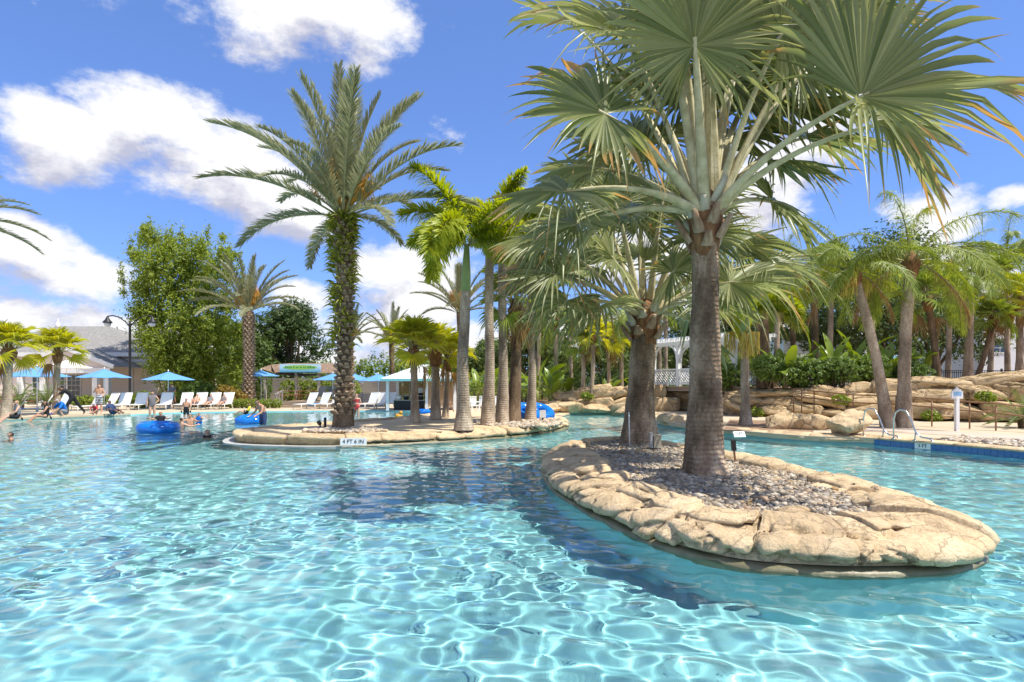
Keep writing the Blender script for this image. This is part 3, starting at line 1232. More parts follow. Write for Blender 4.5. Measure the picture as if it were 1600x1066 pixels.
def trunk_obj(path, rad, mat, parent, n=20, amp=0.03, rings=40, name='trunk', step=0.0, scar=0.0):
    """bent tapering trunk with uneven skin and slight growth rings"""
    P = catmull(path, 6, closed=False)
    nP = len(P)
    T = np.linspace(0, 1, rings)
    L_ = [0]
    for a, b in zip(P[:-1], P[1:]):
        L_.append(L_[-1] + (b - a).length)
    vs, fs = [], []
    rt = [i / (len(rad) - 1) for i in range(len(rad))]
    sd = random.uniform(0, 30)
    vs0 = Vector(path[0]).z
    for i, t in enumerate(T):
        l = t * L_[-1]
        k = max(j for j in range(nP) if L_[j] <= l + 1e-9)
        k = min(k, nP - 2)
        p = P[k].lerp(P[k + 1], (l - L_[k]) / max(1e-9, L_[k + 1] - L_[k]))
        r = float(np.interp(t, rt, rad))
        if step:
            r *= 1 + step * (((i % 2) * 2) - 1)
        for j in range(n):
            a = 2 * PI * j / n
            f = fbm(Vector((math.cos(a) * 1.2, math.sin(a) * 1.2, p.z * 1.1 + sd)), 4)
            q = r * (1 + amp * 4 * f)
            if scar:
                ph = ((p.z + 0.05 * fbm(Vector((math.cos(a), math.sin(a), p.z * 0.7 + sd)) * 1.5, 3)) / scar) % 1.0
                q *= 1 + 0.016 * (1 - ph) - (0.02 if ph > 0.9 else 0)
                if p.z - vs0 < 0.35:
                    q *= 1 + 0.16 * (1 - (p.z - vs0) / 0.35) ** 2 * (1 + 0.5 * math.sin(5 * a + sd))
            vs.append((p.x + math.cos(a) * q, p.y + math.sin(a) * q, p.z))
    for i in range(rings - 1):
        for j in range(n):
            j2 = (j + 1) % n
            fs.append((i * n + j, i * n + j2, (i + 1) * n + j2, (i + 1) * n + j))
    fs.append(tuple((rings - 1) * n + j for j in range(n)))
    me = bpy.data.meshes.new(name)
    base = Vector(path[0])
    me.from_pydata([Vector(v) - base for v in vs], [], fs)
    me.polygons.foreach_set('use_smooth', [True] * len(fs))
    me.update()
    return link(name, me, mat, parent, loc=(base - Vector(parent.location)) if parent else base)


def petiole_obj(p0, p1, p2, w0, w1, mat, parent):
    """channelled leaf stalk on a quadratic curve"""
    p0, p1, p2 = Vector(p0), Vector(p1), Vector(p2)
    b = MB()
    n = 12
    path, ww = [], []
    for i in range(n + 1):
        t = i / n
        path.append(p0 * (1 - t) ** 2 + p1 * 2 * t * (1 - t) + p2 * t * t)
        ww.append(w0 + (w1 - w0) * t ** 0.7)
    vs, fs = [], []
    for i, p in enumerate(path):
        d = (path[min(i + 1, n)] - path[max(i - 1, 0)]).normalized()
        s_ = d.cross(Vector((0, 0, 1)))
        if s_.length < 0.05:
            s_ = Vector((1, 0, 0))
        s_.normalize()
        u = s_.cross(d)
        w = ww[i]
        for (x, y) in ((-1, 0.35), (-0.55, 0.5), (0, 0.18), (0.55, 0.5), (1, 0.35), (0.75, -0.25), (0, -0.55), (-0.75, -0.25)):
            vs.append(p + s_ * (x * w / 2) + u * (y * w / 2))
    for i in range(n):
        for k in range(8):
            fs.append((i * 8 + k, i * 8 + (k + 1) % 8, (i + 1) * 8 + (k + 1) % 8, (i + 1) * 8 + k))
    b.add(vs, fs)
    return b.build('petiole', mat, parent, smooth=True)


def bismarck(label, base, lean, h, rads, leaves, seed, collar):
    rnd = random.Random(seed)
    t = thing('fan_palm', label, 'palm tree', base)
    off = Vector(t.location)
    top = Vector(base) + Vector((lean[0], lean[1], h))
    tr = trunk_obj([base, Vector(base).lerp(top, 0.35) + Vector((lean[0] * -0.1, 0, 0)), Vector(base).lerp(top, 0.7), top], rads, M['bismtrunk'], t, 40, 0.026, 210, scar=.085)
    rt = rads[-1]
    # fibre collar and cut leaf bases
    b = MB()
    prof = [(rt * 0.97, -0.92), (rt * 1.10, -0.74), (rt * 1.28, -0.5), (rt * 1.30, -0.3), (rt * 1.15, -0.1), (rt * 0.9, 0.08), (rt * 0.6, 0.16), (rt * 0.2, 0.2)]
    b.lathe(prof, 20, (0, 0, 0))
    vs = []
    for v in b.v:
        f = fbm(Vector(v) * 5 + Vector((seed, 0, 0)))
        vs.append((v[0] * (1 + 0.18 * f), v[1] * (1 + 0.18 * f), v[2]))
    b.v = vs
    b.build('crown_fibre', M['fibre'], t, smooth=True, loc=top - off)
    for k in range(18):
        a = k * 2.399 + seed
        z = -0.72 + 0.045 * k
        rr = rt * (1.22 - 0.016 * k)
        p = top + Vector((math.cos(a) * rr, math.sin(a) * rr, z))
        d = Vector((math.cos(a) * 0.55, math.sin(a) * 0.55, 0.85)).normalized()
        lb = MB()
        s_ = Vector((-math.sin(a), math.cos(a), 0))
        o_ = s_.cross(d)
        ln = rnd.uniform(0.22, 0.46)
        pts = []
        for (u, w, th_) in ((0, 0.36, 0.05), (0.35, 0.30, 0.06), (0.7, 0.2, 0.06), (1.0, 0.15, 0.045)):
            c_ = d * (u * ln) - Vector((0, 0, 0.1))
            for (x, y) in ((-.5, -.4), (0, -1), (.5, -.4), (.5, .3), (0, .9), (-.5, .3)):
                pts.append(c_ + s_ * (x * w * rt * rnd.uniform(2.3, 3.1)) + o_ * (y * th_))
        fs = []
        for i in range(3):
            for j in range(6):
                fs.append((i * 6 + j, i * 6 + (j + 1) % 6, (i + 1) * 6 + (j + 1) % 6, (i + 1) * 6 + j))
        fs.append(tuple(18 + j for j in range(6)))
        lb.add(pts, fs)
        lb.build('leaf_base', M['leafbase'] if k % 3 == 2 else M['oldbase'], t, smooth=True, loc=p - off)
    for (hub, R0, A, Nn, fold, span, droop, dry) in leaves:
        hub = Vector(hub)
        vs, fs, tip = fan_leaf(hub - off, A, Nn, R0, 50 if R0 > 1.3 else 40, span, rnd.uniform(0.38, 0.52), fold, droop, rnd, dry)
        lf = leaf_object('leaf', vs, fs, tip, M['bismarck_dry'] if dry > 0.5 else M['bismarck'], t)
        out = Vector((hub.x - top.x, hub.y - top.y, 0))
        if out.length > 1e-3:
            out.normalize()
        p0 = top + out * rt * 0.8 + Vector((0, 0, -0.22))
        mid = p0.lerp(hub, 0.45) + Vector((0, 0, 0.18 * (hub - p0).length))
        petiole_obj(p0 - off, mid - off, hub - off + Vector(A).normalized() * 0.12, 0.25, 0.08, M['petiole'], lf)
    return t


def leafspec(px, py, Y, R0, A, Nn, fold=0.25, span=300, droop=0.25, dry=0.0):
    return (at(px, py, Y), R0, A, Nn, fold, span, droop, dry)


B1 = Vector((3.17, 10.0, 0.28))
bismarck('big silver fan palm with thick ringed trunk in front on the pebble island', B1, (-0.02, -0.1), 4.5, [0.355, 0.30, 0.27, 0.248, 0.232, 0.22, 0.212, 0.205, 0.20], [
    leafspec(1085, 72, 9.0, 1.78, (-.12, -.30, .90), (0.05, -.92, -.30), .12, 320, .25),
    leafspec(1222, 52, 9.2, 1.85, (.45, -.25, .80), (-.25, -.9, -.2), .15, 320, .25),
    leafspec(1345, 152, 8.3, 2.25, (.88, -.22, .36), (-.25, -.80, .45), .50, 255, .28, .13),
    leafspec(945, 178, 8.8, 1.5, (-.90, -.20, .25), (.15, -.80, .55), .22, 300, .28, .14),
    leafspec(985, 66, 10.3, 1.8, (-.65, .05, .70), (.50, -.70, .40), .2, 300, .25),
    leafspec(1040, 28, 9.4, 1.35, (-.45, -.55, .70), (.5, .75, .3), .2, 300, .35),
    leafspec(885, 300, 8.9, 1.25, (-.85, -.30, -.25), (-.25, -.55, .80), .12, 290, .35, .09),
    leafspec(1205, 312, 10.7, 1.15, (.72, .10, -.45), (.30, -.60, .75), .15, 290, .40),
    leafspec(1160, 80, 11.2, 1.55, (.20, .45, .85), (0, -.90, .40), .2, 300, .25),
    leafspec(985, 335, 11.2, 1.45, (-.75, .40, -.15), (-.20, -.40, .90), .15, 290, .40),
    leafspec(1255, 215, 11.4, 1.5, (.75, .55, .15), (.10, -.50, .85), .2, 300, .3),
    leafspec(1105, -70, 10.4, 1.6, (.05, .1, 1), (.1, -.95, .1), .15, 310, .2),
    leafspec(900, 40, 11.5, 1.4, (-.7, .4, .5), (.3, -.6, .6), .2, 300, .3),
    leafspec(1330, 40, 11.0, 1.4, (.7, .4, .5), (-.3, -.6, .6), .2, 300, .3),
    leafspec(1140, 130, 10.9, 1.45, (.25, .3, .8), (.1, -.85, .45), .2, 300, .3),
    leafspec(1015, 140, 10.9, 1.45, (-.45, .3, .7), (.2, -.85, .45), .2, 300, .3),
    leafspec(950, 265, 10.4, 1.5, (-.85, .1, .1), (.05, -.65, .75), .2, 300, .35),
    leafspec(1200, 250, 11.2, 1.4, (.6, .5, .1), (.1, -.6, .8), .2, 300, .35),
    leafspec(1060, 10, 9.6, 1.3, (-.2, -.3, .9), (.4, -.8, -.1), .2, 300, .3),
    leafspec(900, 350, 10.0, 1.15, (-.75, -.1, -.5), (-.4, -.5, .7), .2, 280, .4),
    leafspec(1362, 188, 8.6, 1.45, (.55, -.25, -.55), (.35, -.75, .5), .3, 220, .3, .06),
    leafspec(1075, 150, 11.3, 1.7, (-.15, .5, .75), (0, -.8, .55), .18, 310, .3),
    leafspec(1165, 165, 11.5, 1.65, (.3, .5, .6), (0, -.75, .6), .18, 310, .3),
    leafspec(1000, 225, 11.0, 1.5, (-.6, .4, .4), (.1, -.75, .6), .2, 300, .35),
    leafspec(1225, 165, 11.3, 1.6, (.6, .4, .5), (-.1, -.75, .6), .2, 300, .35),
    leafspec(1110, 120, 9.9, .95, (.03, -.1, 1), (.3, -.9, 0), .8, 120, .05),
    leafspec(1130, 215, 11.5, 1.3, (.3, .6, .3), (0, -.6, .8), .2, 290, .4),
    leafspec(1050, 215, 11.5, 1.35, (-.4, .6, .3), (0, -.6, .8), .2, 290, .4),
    leafspec(1250, 120, 10.6, 1.5, (.7, .2, .5), (-.2, -.8, .5), .22, 300, .35),
    leafspec(1300, 20, 9.8, 1.5, (.6, 0, .75), (-.4, -.8, .3), .2, 300, .3),
], 21, 0)
B2 = Vector((3.12, 14.9, 0.28))
bismarck('shorter silver fan palm with flared dark trunk behind on the pebble island', B2, (0.12, -0.05), 3.4, [0.52, 0.42, 0.36, 0.33, 0.31, 0.30, 0.29, 0.28, 0.27], [
    leafspec(868, 428, 14.2, 1.50, (-.92, -.15, -.05), (-.10, -.60, .80), .2, 290, .35, .12),
    leafspec(900, 352, 15.0, 1.60, (-.80, 0, .50), (.40, -.65, .60), .2, 300, .3),
    leafspec(962, 322, 14.2, 1.55, (-.35, -.25, .88), (.20, -.92, .15), .15, 310, .28),
    leafspec(1035, 318, 15.4, 1.60, (.15, .25, .95), (0, -.92, .25), .15, 310, .28),
    leafspec(1092, 372, 14.2, 1.50, (.70, -.30, .60), (-.35, -.75, .50), .2, 300, .3),
    leafspec(1140, 442, 14.4, 1.75, (.95, -.15, .15), (.0, -.55, .80), .16, 300, .25),
    leafspec(1150, 385, 15.6, 1.60, (.82, .25, .45), (-.10, -.60, .75), .2, 300, .3),
    leafspec(938, 478, 13.9, 1.30, (-.65, -.50, -.50), (-.40, -.45, .80), .12, 280, .4),
    leafspec(1075, 498, 15.3, 1.35, (.60, .35, -.55), (.50, -.25, .80), .15, 280, .4),
    leafspec(850, 375, 14.8, 1.40, (-.95, .1, .05), (-.15, -.60, .75), .15, 290, .4, .08),
    leafspec(1000, 400, 16.3, 1.5, (-.1, .8, .5), (0, -.5, .85), .15, 300, .3),
    leafspec(838, 425, 14.9, 1.15, (-.90, -.05, .30), (.1, -.85, .40), .2, 260, .5, .9),
    leafspec(1100, 300, 15.8, 1.5, (.35, .1, .9), (-.1, -.9, .3), .15, 310, .28),
    leafspec(925, 290, 15.6, 1.6, (-.55, .2, .8), (.3, -.85, .3), .2, 300, .3),
    leafspec(885, 470, 13.9, 1.35, (-.75, -.4, -.4), (-.4, -.5, .7), .15, 280, .45, .05),
    leafspec(1200, 410, 14.9, 1.5, (.9, .1, .1), (.15, -.6, .8), .18, 300, .4),
    leafspec(1110, 470, 13.9, 1.3, (.7, -.4, -.3), (.3, -.6, .7), .15, 290, .4),
    leafspec(1000, 352, 15.7, 1.6, (.05, .3, .95), (0, -.9, .3), .18, 310, .3),
    leafspec(958, 405, 13.9, 1.25, (-.6, -.5, .45), (.2, -.7, .65), .2, 300, .4),
    leafspec(1052, 425, 14.0, 1.15, (.5, -.5, .45), (-.2, -.7, .65), .2, 300, .4),
    leafspec(1006, 410, 14.9, .95, (.03, 0, 1), (.2, -.9, 0), .8, 120, .05),
    leafspec(1085, 335, 15.2, 1.5, (.55, .1, .8), (-.3, -.8, .4), .2, 300, .3),
    leafspec(920, 415, 15.6, 1.5, (-.8, .3, .2), (0, -.7, .7), .2, 300, .35),
    leafspec(1060, 420, 16.4, 1.5, (.4, .8, .3), (0, -.5, .85), .15, 300, .3),
], 22, 0)


# ---------------------------------------------------------------- feather fronds
def frond_mesh(name, L, elev, bend, nl, ll, wid, a0=55, a1=25, lift=20, ldroop=0.15, plume=False, seed=0, stalk=0.12, rr=0.03, jit=8, power=1.3, prof=0.7):
    r = np.random.default_rng(seed)
    n = 26
    t = np.linspace(0, 1, n)
    ph = np.radians(elev - bend * t ** power)
    dx, dz = np.cos(ph), np.sin(ph)
    x = np.concatenate([[0], np.cumsum((dx[1:] + dx[:-1]) / 2)]) * L / (n - 1)
    z = np.concatenate([[0], np.cumsum((dz[1:] + dz[:-1]) / 2)]) * L / (n - 1)
    sway = 0.05 * L * r.normal() * t ** 2
    P = np.stack([x, sway, z], 1)
    # rachis, three-sided
    V, F3, F4 = [], [], []
    for i in range(n):
        w = rr * (1 - 0.85 * t[i])
        T = np.array([dx[i], 0, dz[i]])
        U = np.array([-dz[i], 0, dx[i]])
        S = np.array([0, 1, 0])
        for k in range(3):
            a = 2 * PI * k / 3 + PI / 2
            V.append(P[i] + S * math.cos(a) * w * 1.3 + U * math.sin(a) * w)
    for i in range(n - 1):
        for k in range(3):
            F4.append((i * 3 + k, i * 3 + (k + 1) % 3, i * 3 + 3 + (k + 1) % 3, i * 3 + 3 + k))
    nr = len(F4)
    for side in (-1, 1):
        tl = np.linspace(stalk, 0.995, nl) + r.normal(0, 0.3 / nl, nl)
        tl = np.clip(tl, stalk, 1)
        for q in tl:
            i = q * (n - 1)
            i0 = min(int(i), n - 2)
            f = i - i0
            p = P[i0] * (1 - f) + P[i0 + 1] * f
            pa = ph[i0] * (1 - f) + ph[i0 + 1] * f
            T = np.array([math.cos(pa), 0, math.sin(pa)])
            U = np.array([-math.sin(pa), 0, math.cos(pa)])
            S = np.array([0, side, 0])
            u = (q - stalk) / (1 - stalk)
            ln = ll * max(0.12, math.sin(PI * (0.10 + 0.80 * u)) ** prof) * r.uniform(0.85, 1.1)
            a = math.radians(a0 + (a1 - a0) * u + r.normal(0, jit))
            v = math.radians(r.uniform(-75, 95)) if plume else math.radians(lift + r.normal(0, jit * 1.3))
            d = T * math.cos(a) + (S * math.cos(v) + U * math.sin(v)) * math.sin(a)
            wv = np.cross(d, U if abs(d @ U) < 0.9 else T)
            wv /= np.linalg.norm(wv) + 1e-9
            wv = wv * math.cos(0.5) + np.cross(d, wv) * math.sin(0.5) * side
            b = len(V)
            g = np.array([0, 0, -1.0])
            m1 = p + d * ln * 0.45 + g * ldroop * ln * 0.16
            m2 = p + d * ln * 0.78 + g * ldroop * ln * 0.55
            e = p + d * ln * (1 - 0.12 * ldroop) + g * ldroop * ln * 1.0
            w = wid * r.uniform(0.8, 1.15)
            V += [p - wv * w * 0.35, p + wv * w * 0.35, m1 - wv * w * 0.5, m1 + wv * w * 0.5, m2 - wv * w * 0.33, m2 + wv * w * 0.33, e]
            F4 += [(b, b + 1, b + 3, b + 2), (b + 2, b + 3, b + 5, b + 4)]
            F3.append((b + 4, b + 5, b + 6))
    mi = np.concatenate([np.ones(nr), np.zeros(len(F4) - nr), np.zeros(len(F3))])
    return mesh_np(name, np.array(V), [np.array(F4), np.array(F3)], False, mi)


def fan_mesh(name, R0, pl, elev, seed, nseg=24, droop=0.35, span=250, bend=20):
    """small fan leaf with its stalk, growing along +X at the given elevation"""
    rnd = random.Random(seed)
    e = R(elev)
    A = Vector((math.cos(e), 0, math.sin(e)))
    e2 = R(elev - bend)
    A2 = Vector((math.cos(e2), 0, math.sin(e2)))
    N2 = Vector((-math.sin(e2), 0, math.cos(e2)))
    hub = A * pl
    vs, fs, _ = fan_leaf(hub, A2, N2, R0, nseg, span, 0.45, 0.35, droop, rnd, 0, 0.1, 0.25)
    b = MB()
    b.add(vs, fs, 0)
    b.tube([(0, 0, 0), A * pl * 0.5 + Vector((0, 0, 0.04)), hub], [0.025, 0.018, 0.012], 4, 1)
    return b.mesh(name)


def crown_leaves(name, blobs, n, size, aspect=0.45, seed=0, shell=0.55, hang=0.3, jag=0.25):
    """n leaf-sized faces spread through overlapping clumps; denser near each clump's skin"""
    r = np.random.default_rng(seed)
    vol = np.array([b[1][0] * b[1][1] * b[1][2] for b in blobs]) ** 0.72
    ch = r.choice(len(blobs), n, p=vol / vol.sum())
    C = np.array([b[0] for b in blobs])[ch]
    RR = np.array([b[1] for b in blobs])[ch]
    d = r.normal(size=(n, 3))
    d /= np.linalg.norm(d, axis=1)[:, None]
    rad = shell + (1 - shell) * r.random(n) ** 0.6
    # clumped: quantise some directions to make sprays with gaps between them
    k = 60
    seeds = r.normal(size=(k, 3))
    seeds /= np.linalg.norm(seeds, axis=1)[:, None]
    near = seeds[np.argmax(d @ seeds.T, axis=1)]
    d = d * (1 - 0.42) + near * 0.42
    d /= np.linalg.norm(d, axis=1)[:, None]
    p = C + d * RR * (rad * (1 + jag * r.normal(size=n) * 0.5))[:, None]
    nor = d * 0.7 + r.normal(size=(n, 3)) * 0.6 + np.array([0, 0, 0.45])
    nor /= np.linalg.norm(nor, axis=1)[:, None]
    ax = r.normal(size=(n, 3)) + np.array([0, 0, -hang])
    ax -= nor * (ax * nor).sum(1)[:, None]
    ax /= np.linalg.norm(ax, axis=1)[:, None]
    sd = np.cross(nor, ax)
    s = size * r.uniform(0.6, 1.35, n)[:, None]
    V = np.stack([p - ax * s * 0.5, p + sd * s * aspect * 0.5, p + ax * s * 0.5, p - sd * s * aspect * 0.5], 1).reshape(-1, 3)
    F = np.arange(4 * n).reshape(n, 4)
    return mesh_np(name, V, F)


M['date'] = mat_leaf('date_palm_frond', (0.19, 0.21, 0.10), (0.38, 0.38, 0.23), 0.28, 0.45, 0.4)
M['rachis'] = mat_surf('frond_stalk', (0.30, 0.30, 0.14), (0.42, 0.40, 0.20), 2.0, 0.6)
M['foxtail'] = mat_leaf('foxtail_frond', (0.22, 0.31, 0.03), (0.48, 0.51, 0.07), 0.4, 0.4, 0.4)
M['queen'] = mat_leaf('queen_palm_frond', (0.11, 0.19, 0.03), (0.36, 0.41, 0.07), 0.28, 0.45, 0.35)
M['fan'] = mat_leaf('yellow_green_fan_leaf', (0.36, 0.41, 0.04), (0.60, 0.57, 0.09), 0.5, 0.45, 0.35)
M['fandark'] = mat_leaf('green_fan_leaf', (0.16, 0.25, 0.04), (0.34, 0.40, 0.08), 0.3, 0.45, 0.35)
M['bamboo'] = mat_leaf('bamboo_leaf', (0.07, 0.14, 0.015), (0.34, 0.40, 0.06), 0.34, 0.5, 0.3)
M['oak'] = mat_leaf('oak_leaf', (0.045, 0.085, 0.022), (0.12, 0.17, 0.05), 0.22, 0.5, 0.3)
M['tree'] = mat_leaf('tree_leaf', (0.07, 0.12, 0.03), (0.17, 0.23, 0.06), 0.28, 0.5, 0.3)
M['hedge'] = mat_leaf('hedge_leaf', (0.14, 0.22, 0.03), (0.30, 0.36, 0.05), 0.3, 0.5, 0.3)
M['shrub'] = mat_leaf('shrub_leaf', (0.07, 0.13, 0.03), (0.17, 0.25, 0.05), 0.28, 0.5, 0.3)
M['croton'] = mat_leaf('rusty_shrub_leaf', (0.24, 0.15, 0.03), (0.34, 0.27, 0.05), 0.3, 0.5, 0.3)
M['paddle'] = mat_leaf('paddle_leaf', (0.09, 0.18, 0.02), (0.25, 0.33, 0.05), 0.3, 0.35, 0.5)
M['fern'] = mat_leaf('trunk_fern', (0.14, 0.19, 0.025), (0.50, 0.47, 0.09), 0.35, 0.5, 0.3)
M['fruit'] = mat_surf('orange_date_stalks', (0.55, 0.25, 0.03), (0.70, 0.38, 0.06), 4, 0.6)
M['yellowfruit'] = mat_surf('yellow_flower_stalks', (0.50, 0.36, 0.05), (0.62, 0.50, 0.10), 6, 0.6)
M['bark'] = mat_trunk('tree_bark', (0.09, 0.07, 0.05), (0.16, 0.13, 0.10), (0.26, 0.22, 0.17), 3.0, 0.8)
M['cane'] = mat_surf('bamboo_cane', (0.28, 0.30, 0.07), (0.42, 0.38, 0.12), 3, 0.5)
M['boot'] = mat_surf('cut_leaf_boot', (0.17, 0.12, 0.075), (0.50, 0.41, 0.30), 3.0, 0.9, 0.6, 18, c3=(0.34, 0.26, 0.18))
M['deadleaf'] = mat_leaf('dead_frond', (0.30, 0.19, 0.08), (0.46, 0.32, 0.15), 0.25, 0.7, 0.2)

# frond shapes shared by all palms of a kind
DATE = [frond_mesh('date_frond', 4.9, e, b, 125, 0.72, 0.042, 50, 22, 26, 0.10, seed=30 + i, stalk=0.14, rr=0.045, jit=7, power=1.6, prof=0.55) for i, (e, b) in enumerate([(84, 18), (74, 30), (62, 42), (48, 50), (34, 48), (18, 45), (2, 40)])]
FOXT = [frond_mesh('foxtail_frond', 2.7, e, b, 250, 0.60, 0.050, 62, 48, 0, 0.25, True, seed=40 + i, stalk=0.10, rr=0.04, jit=10, power=1.2, prof=0.5) for i, (e, b) in enumerate([(78, 55), (62, 95), (45, 105), (28, 100), (12, 85)])]
QUEEN = [frond_mesh('queen_frond', 3.7, e, b, 100, 0.66, 0.030, 65, 40, 0, 0.62, seed=50 + i, stalk=0.14, rr=0.035, jit=20, power=1.1, prof=0.5) for i, (e, b) in enumerate([(80, 70), (62, 95), (45, 105), (25, 100), (5, 75), (-20, 55)])]
SAGO = [frond_mesh('cycad_frond', 1.25, e, b, 45, 0.17, 0.016, 65, 45, 20, 0.05, seed=60 + i, stalk=0.1, rr=0.018, jit=5, prof=0.5) for i, (e, b) in enumerate([(75, 50), (50, 60), (28, 50), (10, 35)])]
FANS = [fan_mesh('fan_leaf', 0.80, 0.75, e, 70 + i, 26, 0.28, 250, 14) for i, e in enumerate([88, 72, 50, 20, -20])]
DEADFAN = fan_mesh('dead_fan_leaf', 0.7, 0.6, -70, 79, 16, 0.8, 150, 10)
QDEAD = frond_mesh('dead_queen_frond', 2.6, -35, 45, 60, 0.5, 0.03, 50, 30, 0, 1.0, seed=59, stalk=0.12, rr=0.035, jit=22)
FRUITB = MB()
_r = random.Random(4)
for k in range(60):
    a, e = _r.uniform(0, 2 * PI), _r.uniform(-0.25, 0.45)
    p = Vector((0, 0, 0))
    q = Vector((math.cos(a) * e * 0.5 + 0.45, math.sin(a) * 0.16, 0.75 + _r.uniform(-.25, .25)))
    tp = q + Vector((_r.uniform(-.12, .22), _r.uniform(-.14, .14), _r.uniform(-.5, -.12)))
    FRUITB.tube([p, p.lerp(q, .6) + Vector((.06, 0, .05)), q, tp], [.010, .009, .008, .006], 3)
    for j in range(2):
        FRUITB.ball(tuple(q.lerp(tp, _r.random())), (.012, .012, .018), 4, 3)
FRUIT_ME = FRUITB.mesh('fruit_stalk')
TASSEL = MB()
for k in range(40):
    a = _r.uniform(0, 2 * PI)
    q = Vector((0.3 + math.cos(a) * .12, math.sin(a) * .15, 0.05))
    TASSEL.tube([(0, 0, 0), q, q + Vector((_r.uniform(-.05, .12), _r.uniform(-.08, .08), _r.uniform(-.75, -.35)))], [.012, .012, .006], 3)
TASSEL_ME = TASSEL.mesh('flower_stalk')

BOOT = MB()
BOOT.add([(-.13, 0, -.10), (.13, 0, -.10), (.10, .10, .0), (-.10, .10, .0), (-.085, .15, .07), (.085, .15, .07), (.06, .13, .10), (-.06, .13, .10), (.05, .02, .12), (-.05, .02, .12)],
         [(0, 1, 2, 3), (3, 2, 5, 4), (4, 5, 6, 7), (7, 6, 8, 9), (1, 8, 6, 2), (2, 6, 5), (0, 3, 7, 9), (3, 4, 7)])
BOOT_ME = BOOT.mesh('leaf_boot')
BOOT_ME.materials.append(M['boot'])


def crown(t, top, meshes, counts, mat, scale=1.0, seed=0, rr=0.12, rachis=True, name='frond', tilt=5, face=None):
    """fronds of each shape set round the top in a spiral; each is a part of its own"""
    rnd = random.Random(seed)
    k = 0
    for me, n in zip(meshes, counts):
        a0 = rnd.uniform(0, 2 * PI)
        for j in range(n):
            a = a0 + 2 * PI * j / n + rnd.uniform(-0.22, 0.22)
            s_ = scale * rnd.uniform(0.9, 1.08)
            z = 0.05 * rnd.uniform(-1, 1) * scale
            o = link(name, me, [mat, M['rachis']], t, Vector(top) + Vector((math.cos(a) * rr, math.sin(a) * rr, z)), (R(rnd.gauss(0, tilt)), R(rnd.gauss(0, tilt)), a), s_)
            k += 1
    return k


def hang_on(t, top, me, mat, n, scale, seed, rr=0.1, z=0.0, name='fruit_stalk', tilt=20, slot=None):
    rnd = random.Random(seed)
    for j in range(n):
        a = 2 * PI * j / n + rnd.uniform(-0.5, 0.5)
        link(name, me, mat, t, Vector(top) + Vector((math.cos(a) * rr, math.sin(a) * rr, z)), (0, R(rnd.gauss(0, tilt)), a), scale * rnd.uniform(.8, 1.15))


def date_palm(label, base, h, rad, counts, seed, boots=True, fern=True, scale=1.0, group=None, lean=(0, 0)):
    t = thing('date_palm', label, 'palm tree', base, 0, group)
    top = Vector((lean[0], lean[1], h))
    rads = [rad * 1.45, rad * 1.12, rad * 1.0, rad * .95, rad * .93, rad * .95, rad * 1.05, rad * 1.1]
    trunk_obj([Vector(base), Vector(base) + top * 0.33 + Vector((.06, 0, 0)), Vector(base) + top * 0.66 + Vector((.03, 0, 0)), Vector(base) + top], rads, M['darktrunk'], t, 18, .03, 40)
    rnd = random.Random(seed)
    if boots:
        rows = int((h - 0.55) / 0.215)
        for i in range(rows):
            z = 0.55 + i * 0.215
            f = z / h
            rr = float(np.interp(f, np.linspace(0, 1, 8), rads)) * 0.97
            for j in range(9):
                a = 2 * PI * (j + 0.5 * (i % 2)) / 9 + rnd.uniform(-.06, .06)
                c_ = top * f
                link('leaf_boot', BOOT_ME, None, t, (c_.x + math.cos(a) * rr + .06 * math.sin(PI * f), c_.y + math.sin(a) * rr, z + rnd.uniform(-.03, .03)), (R(rnd.uniform(-12, 12)), R(rnd.uniform(-8, 8)), a - PI / 2), rnd.uniform(.8, 1.1) * rad / .36)
    if fern:
        V, F = [], []
        for k in range(2300):
            f = 1 - 0.62 * rnd.random() ** 1.5
            a = rnd.uniform(0, 2 * PI)
            if fbm(Vector((math.cos(a) * 1.6, math.sin(a) * 1.6, h * f * 1.1 + seed)), 3) < rnd.uniform(-.25, .15) - .25 * (f - .6):
                continue
            rr = float(np.interp(f, np.linspace(0, 1, 8), rads)) * rnd.uniform(.98, 1.2)
            p = Vector((math.cos(a) * rr + top.x * f, math.sin(a) * rr + top.y * f, h * f))
            d = Vector((math.cos(a) + rnd.gauss(0, .5), math.sin(a) + rnd.gauss(0, .5), rnd.uniform(-.1, 1.1))).normalized()
            s_ = d.cross(Vector((rnd.gauss(0, 1), rnd.gauss(0, 1), rnd.gauss(0, 1)))).normalized() * 0.026
            ln = rnd.uniform(.16, .48)
            b = len(V)
            m_ = p + d * ln * .55
            e = p + d * ln + Vector((0, 0, -ln * .35))
            V += [p - s_, p + s_, m_ + s_ * .9, m_ - s_ * .9, e]
            F += [(b, b + 1, b + 2, b + 3), (b + 3, b + 2, b + 4, b + 4)]
        fs = [f[:4] if f[2] != f[3] else f[:3] for f in F]
        me = bpy.data.meshes.new('fern_fringe')
        me.from_pydata(V, [], fs)
        me.update()
        tag(link('fern_fringe', me, M['fern'], t), kind='stuff')
    crown(t, top, DATE, counts, M['date'], scale, seed, rad * .55, tilt=4)
    hang_on(t, top + Vector((0, 0, .25)), FRUIT_ME, M['fruit'], 7, 1.6 * scale, seed, rad * .45, tilt=12)
    return t


D1 = gr(536, 671, 0.33)
date_palm('tall date palm with fern covered trunk standing on the tan rock spit', D1, 6.9, 0.255, [4, 6, 7, 6, 5, 4, 2], 81, lean=(0.0, 0), scale=.86)


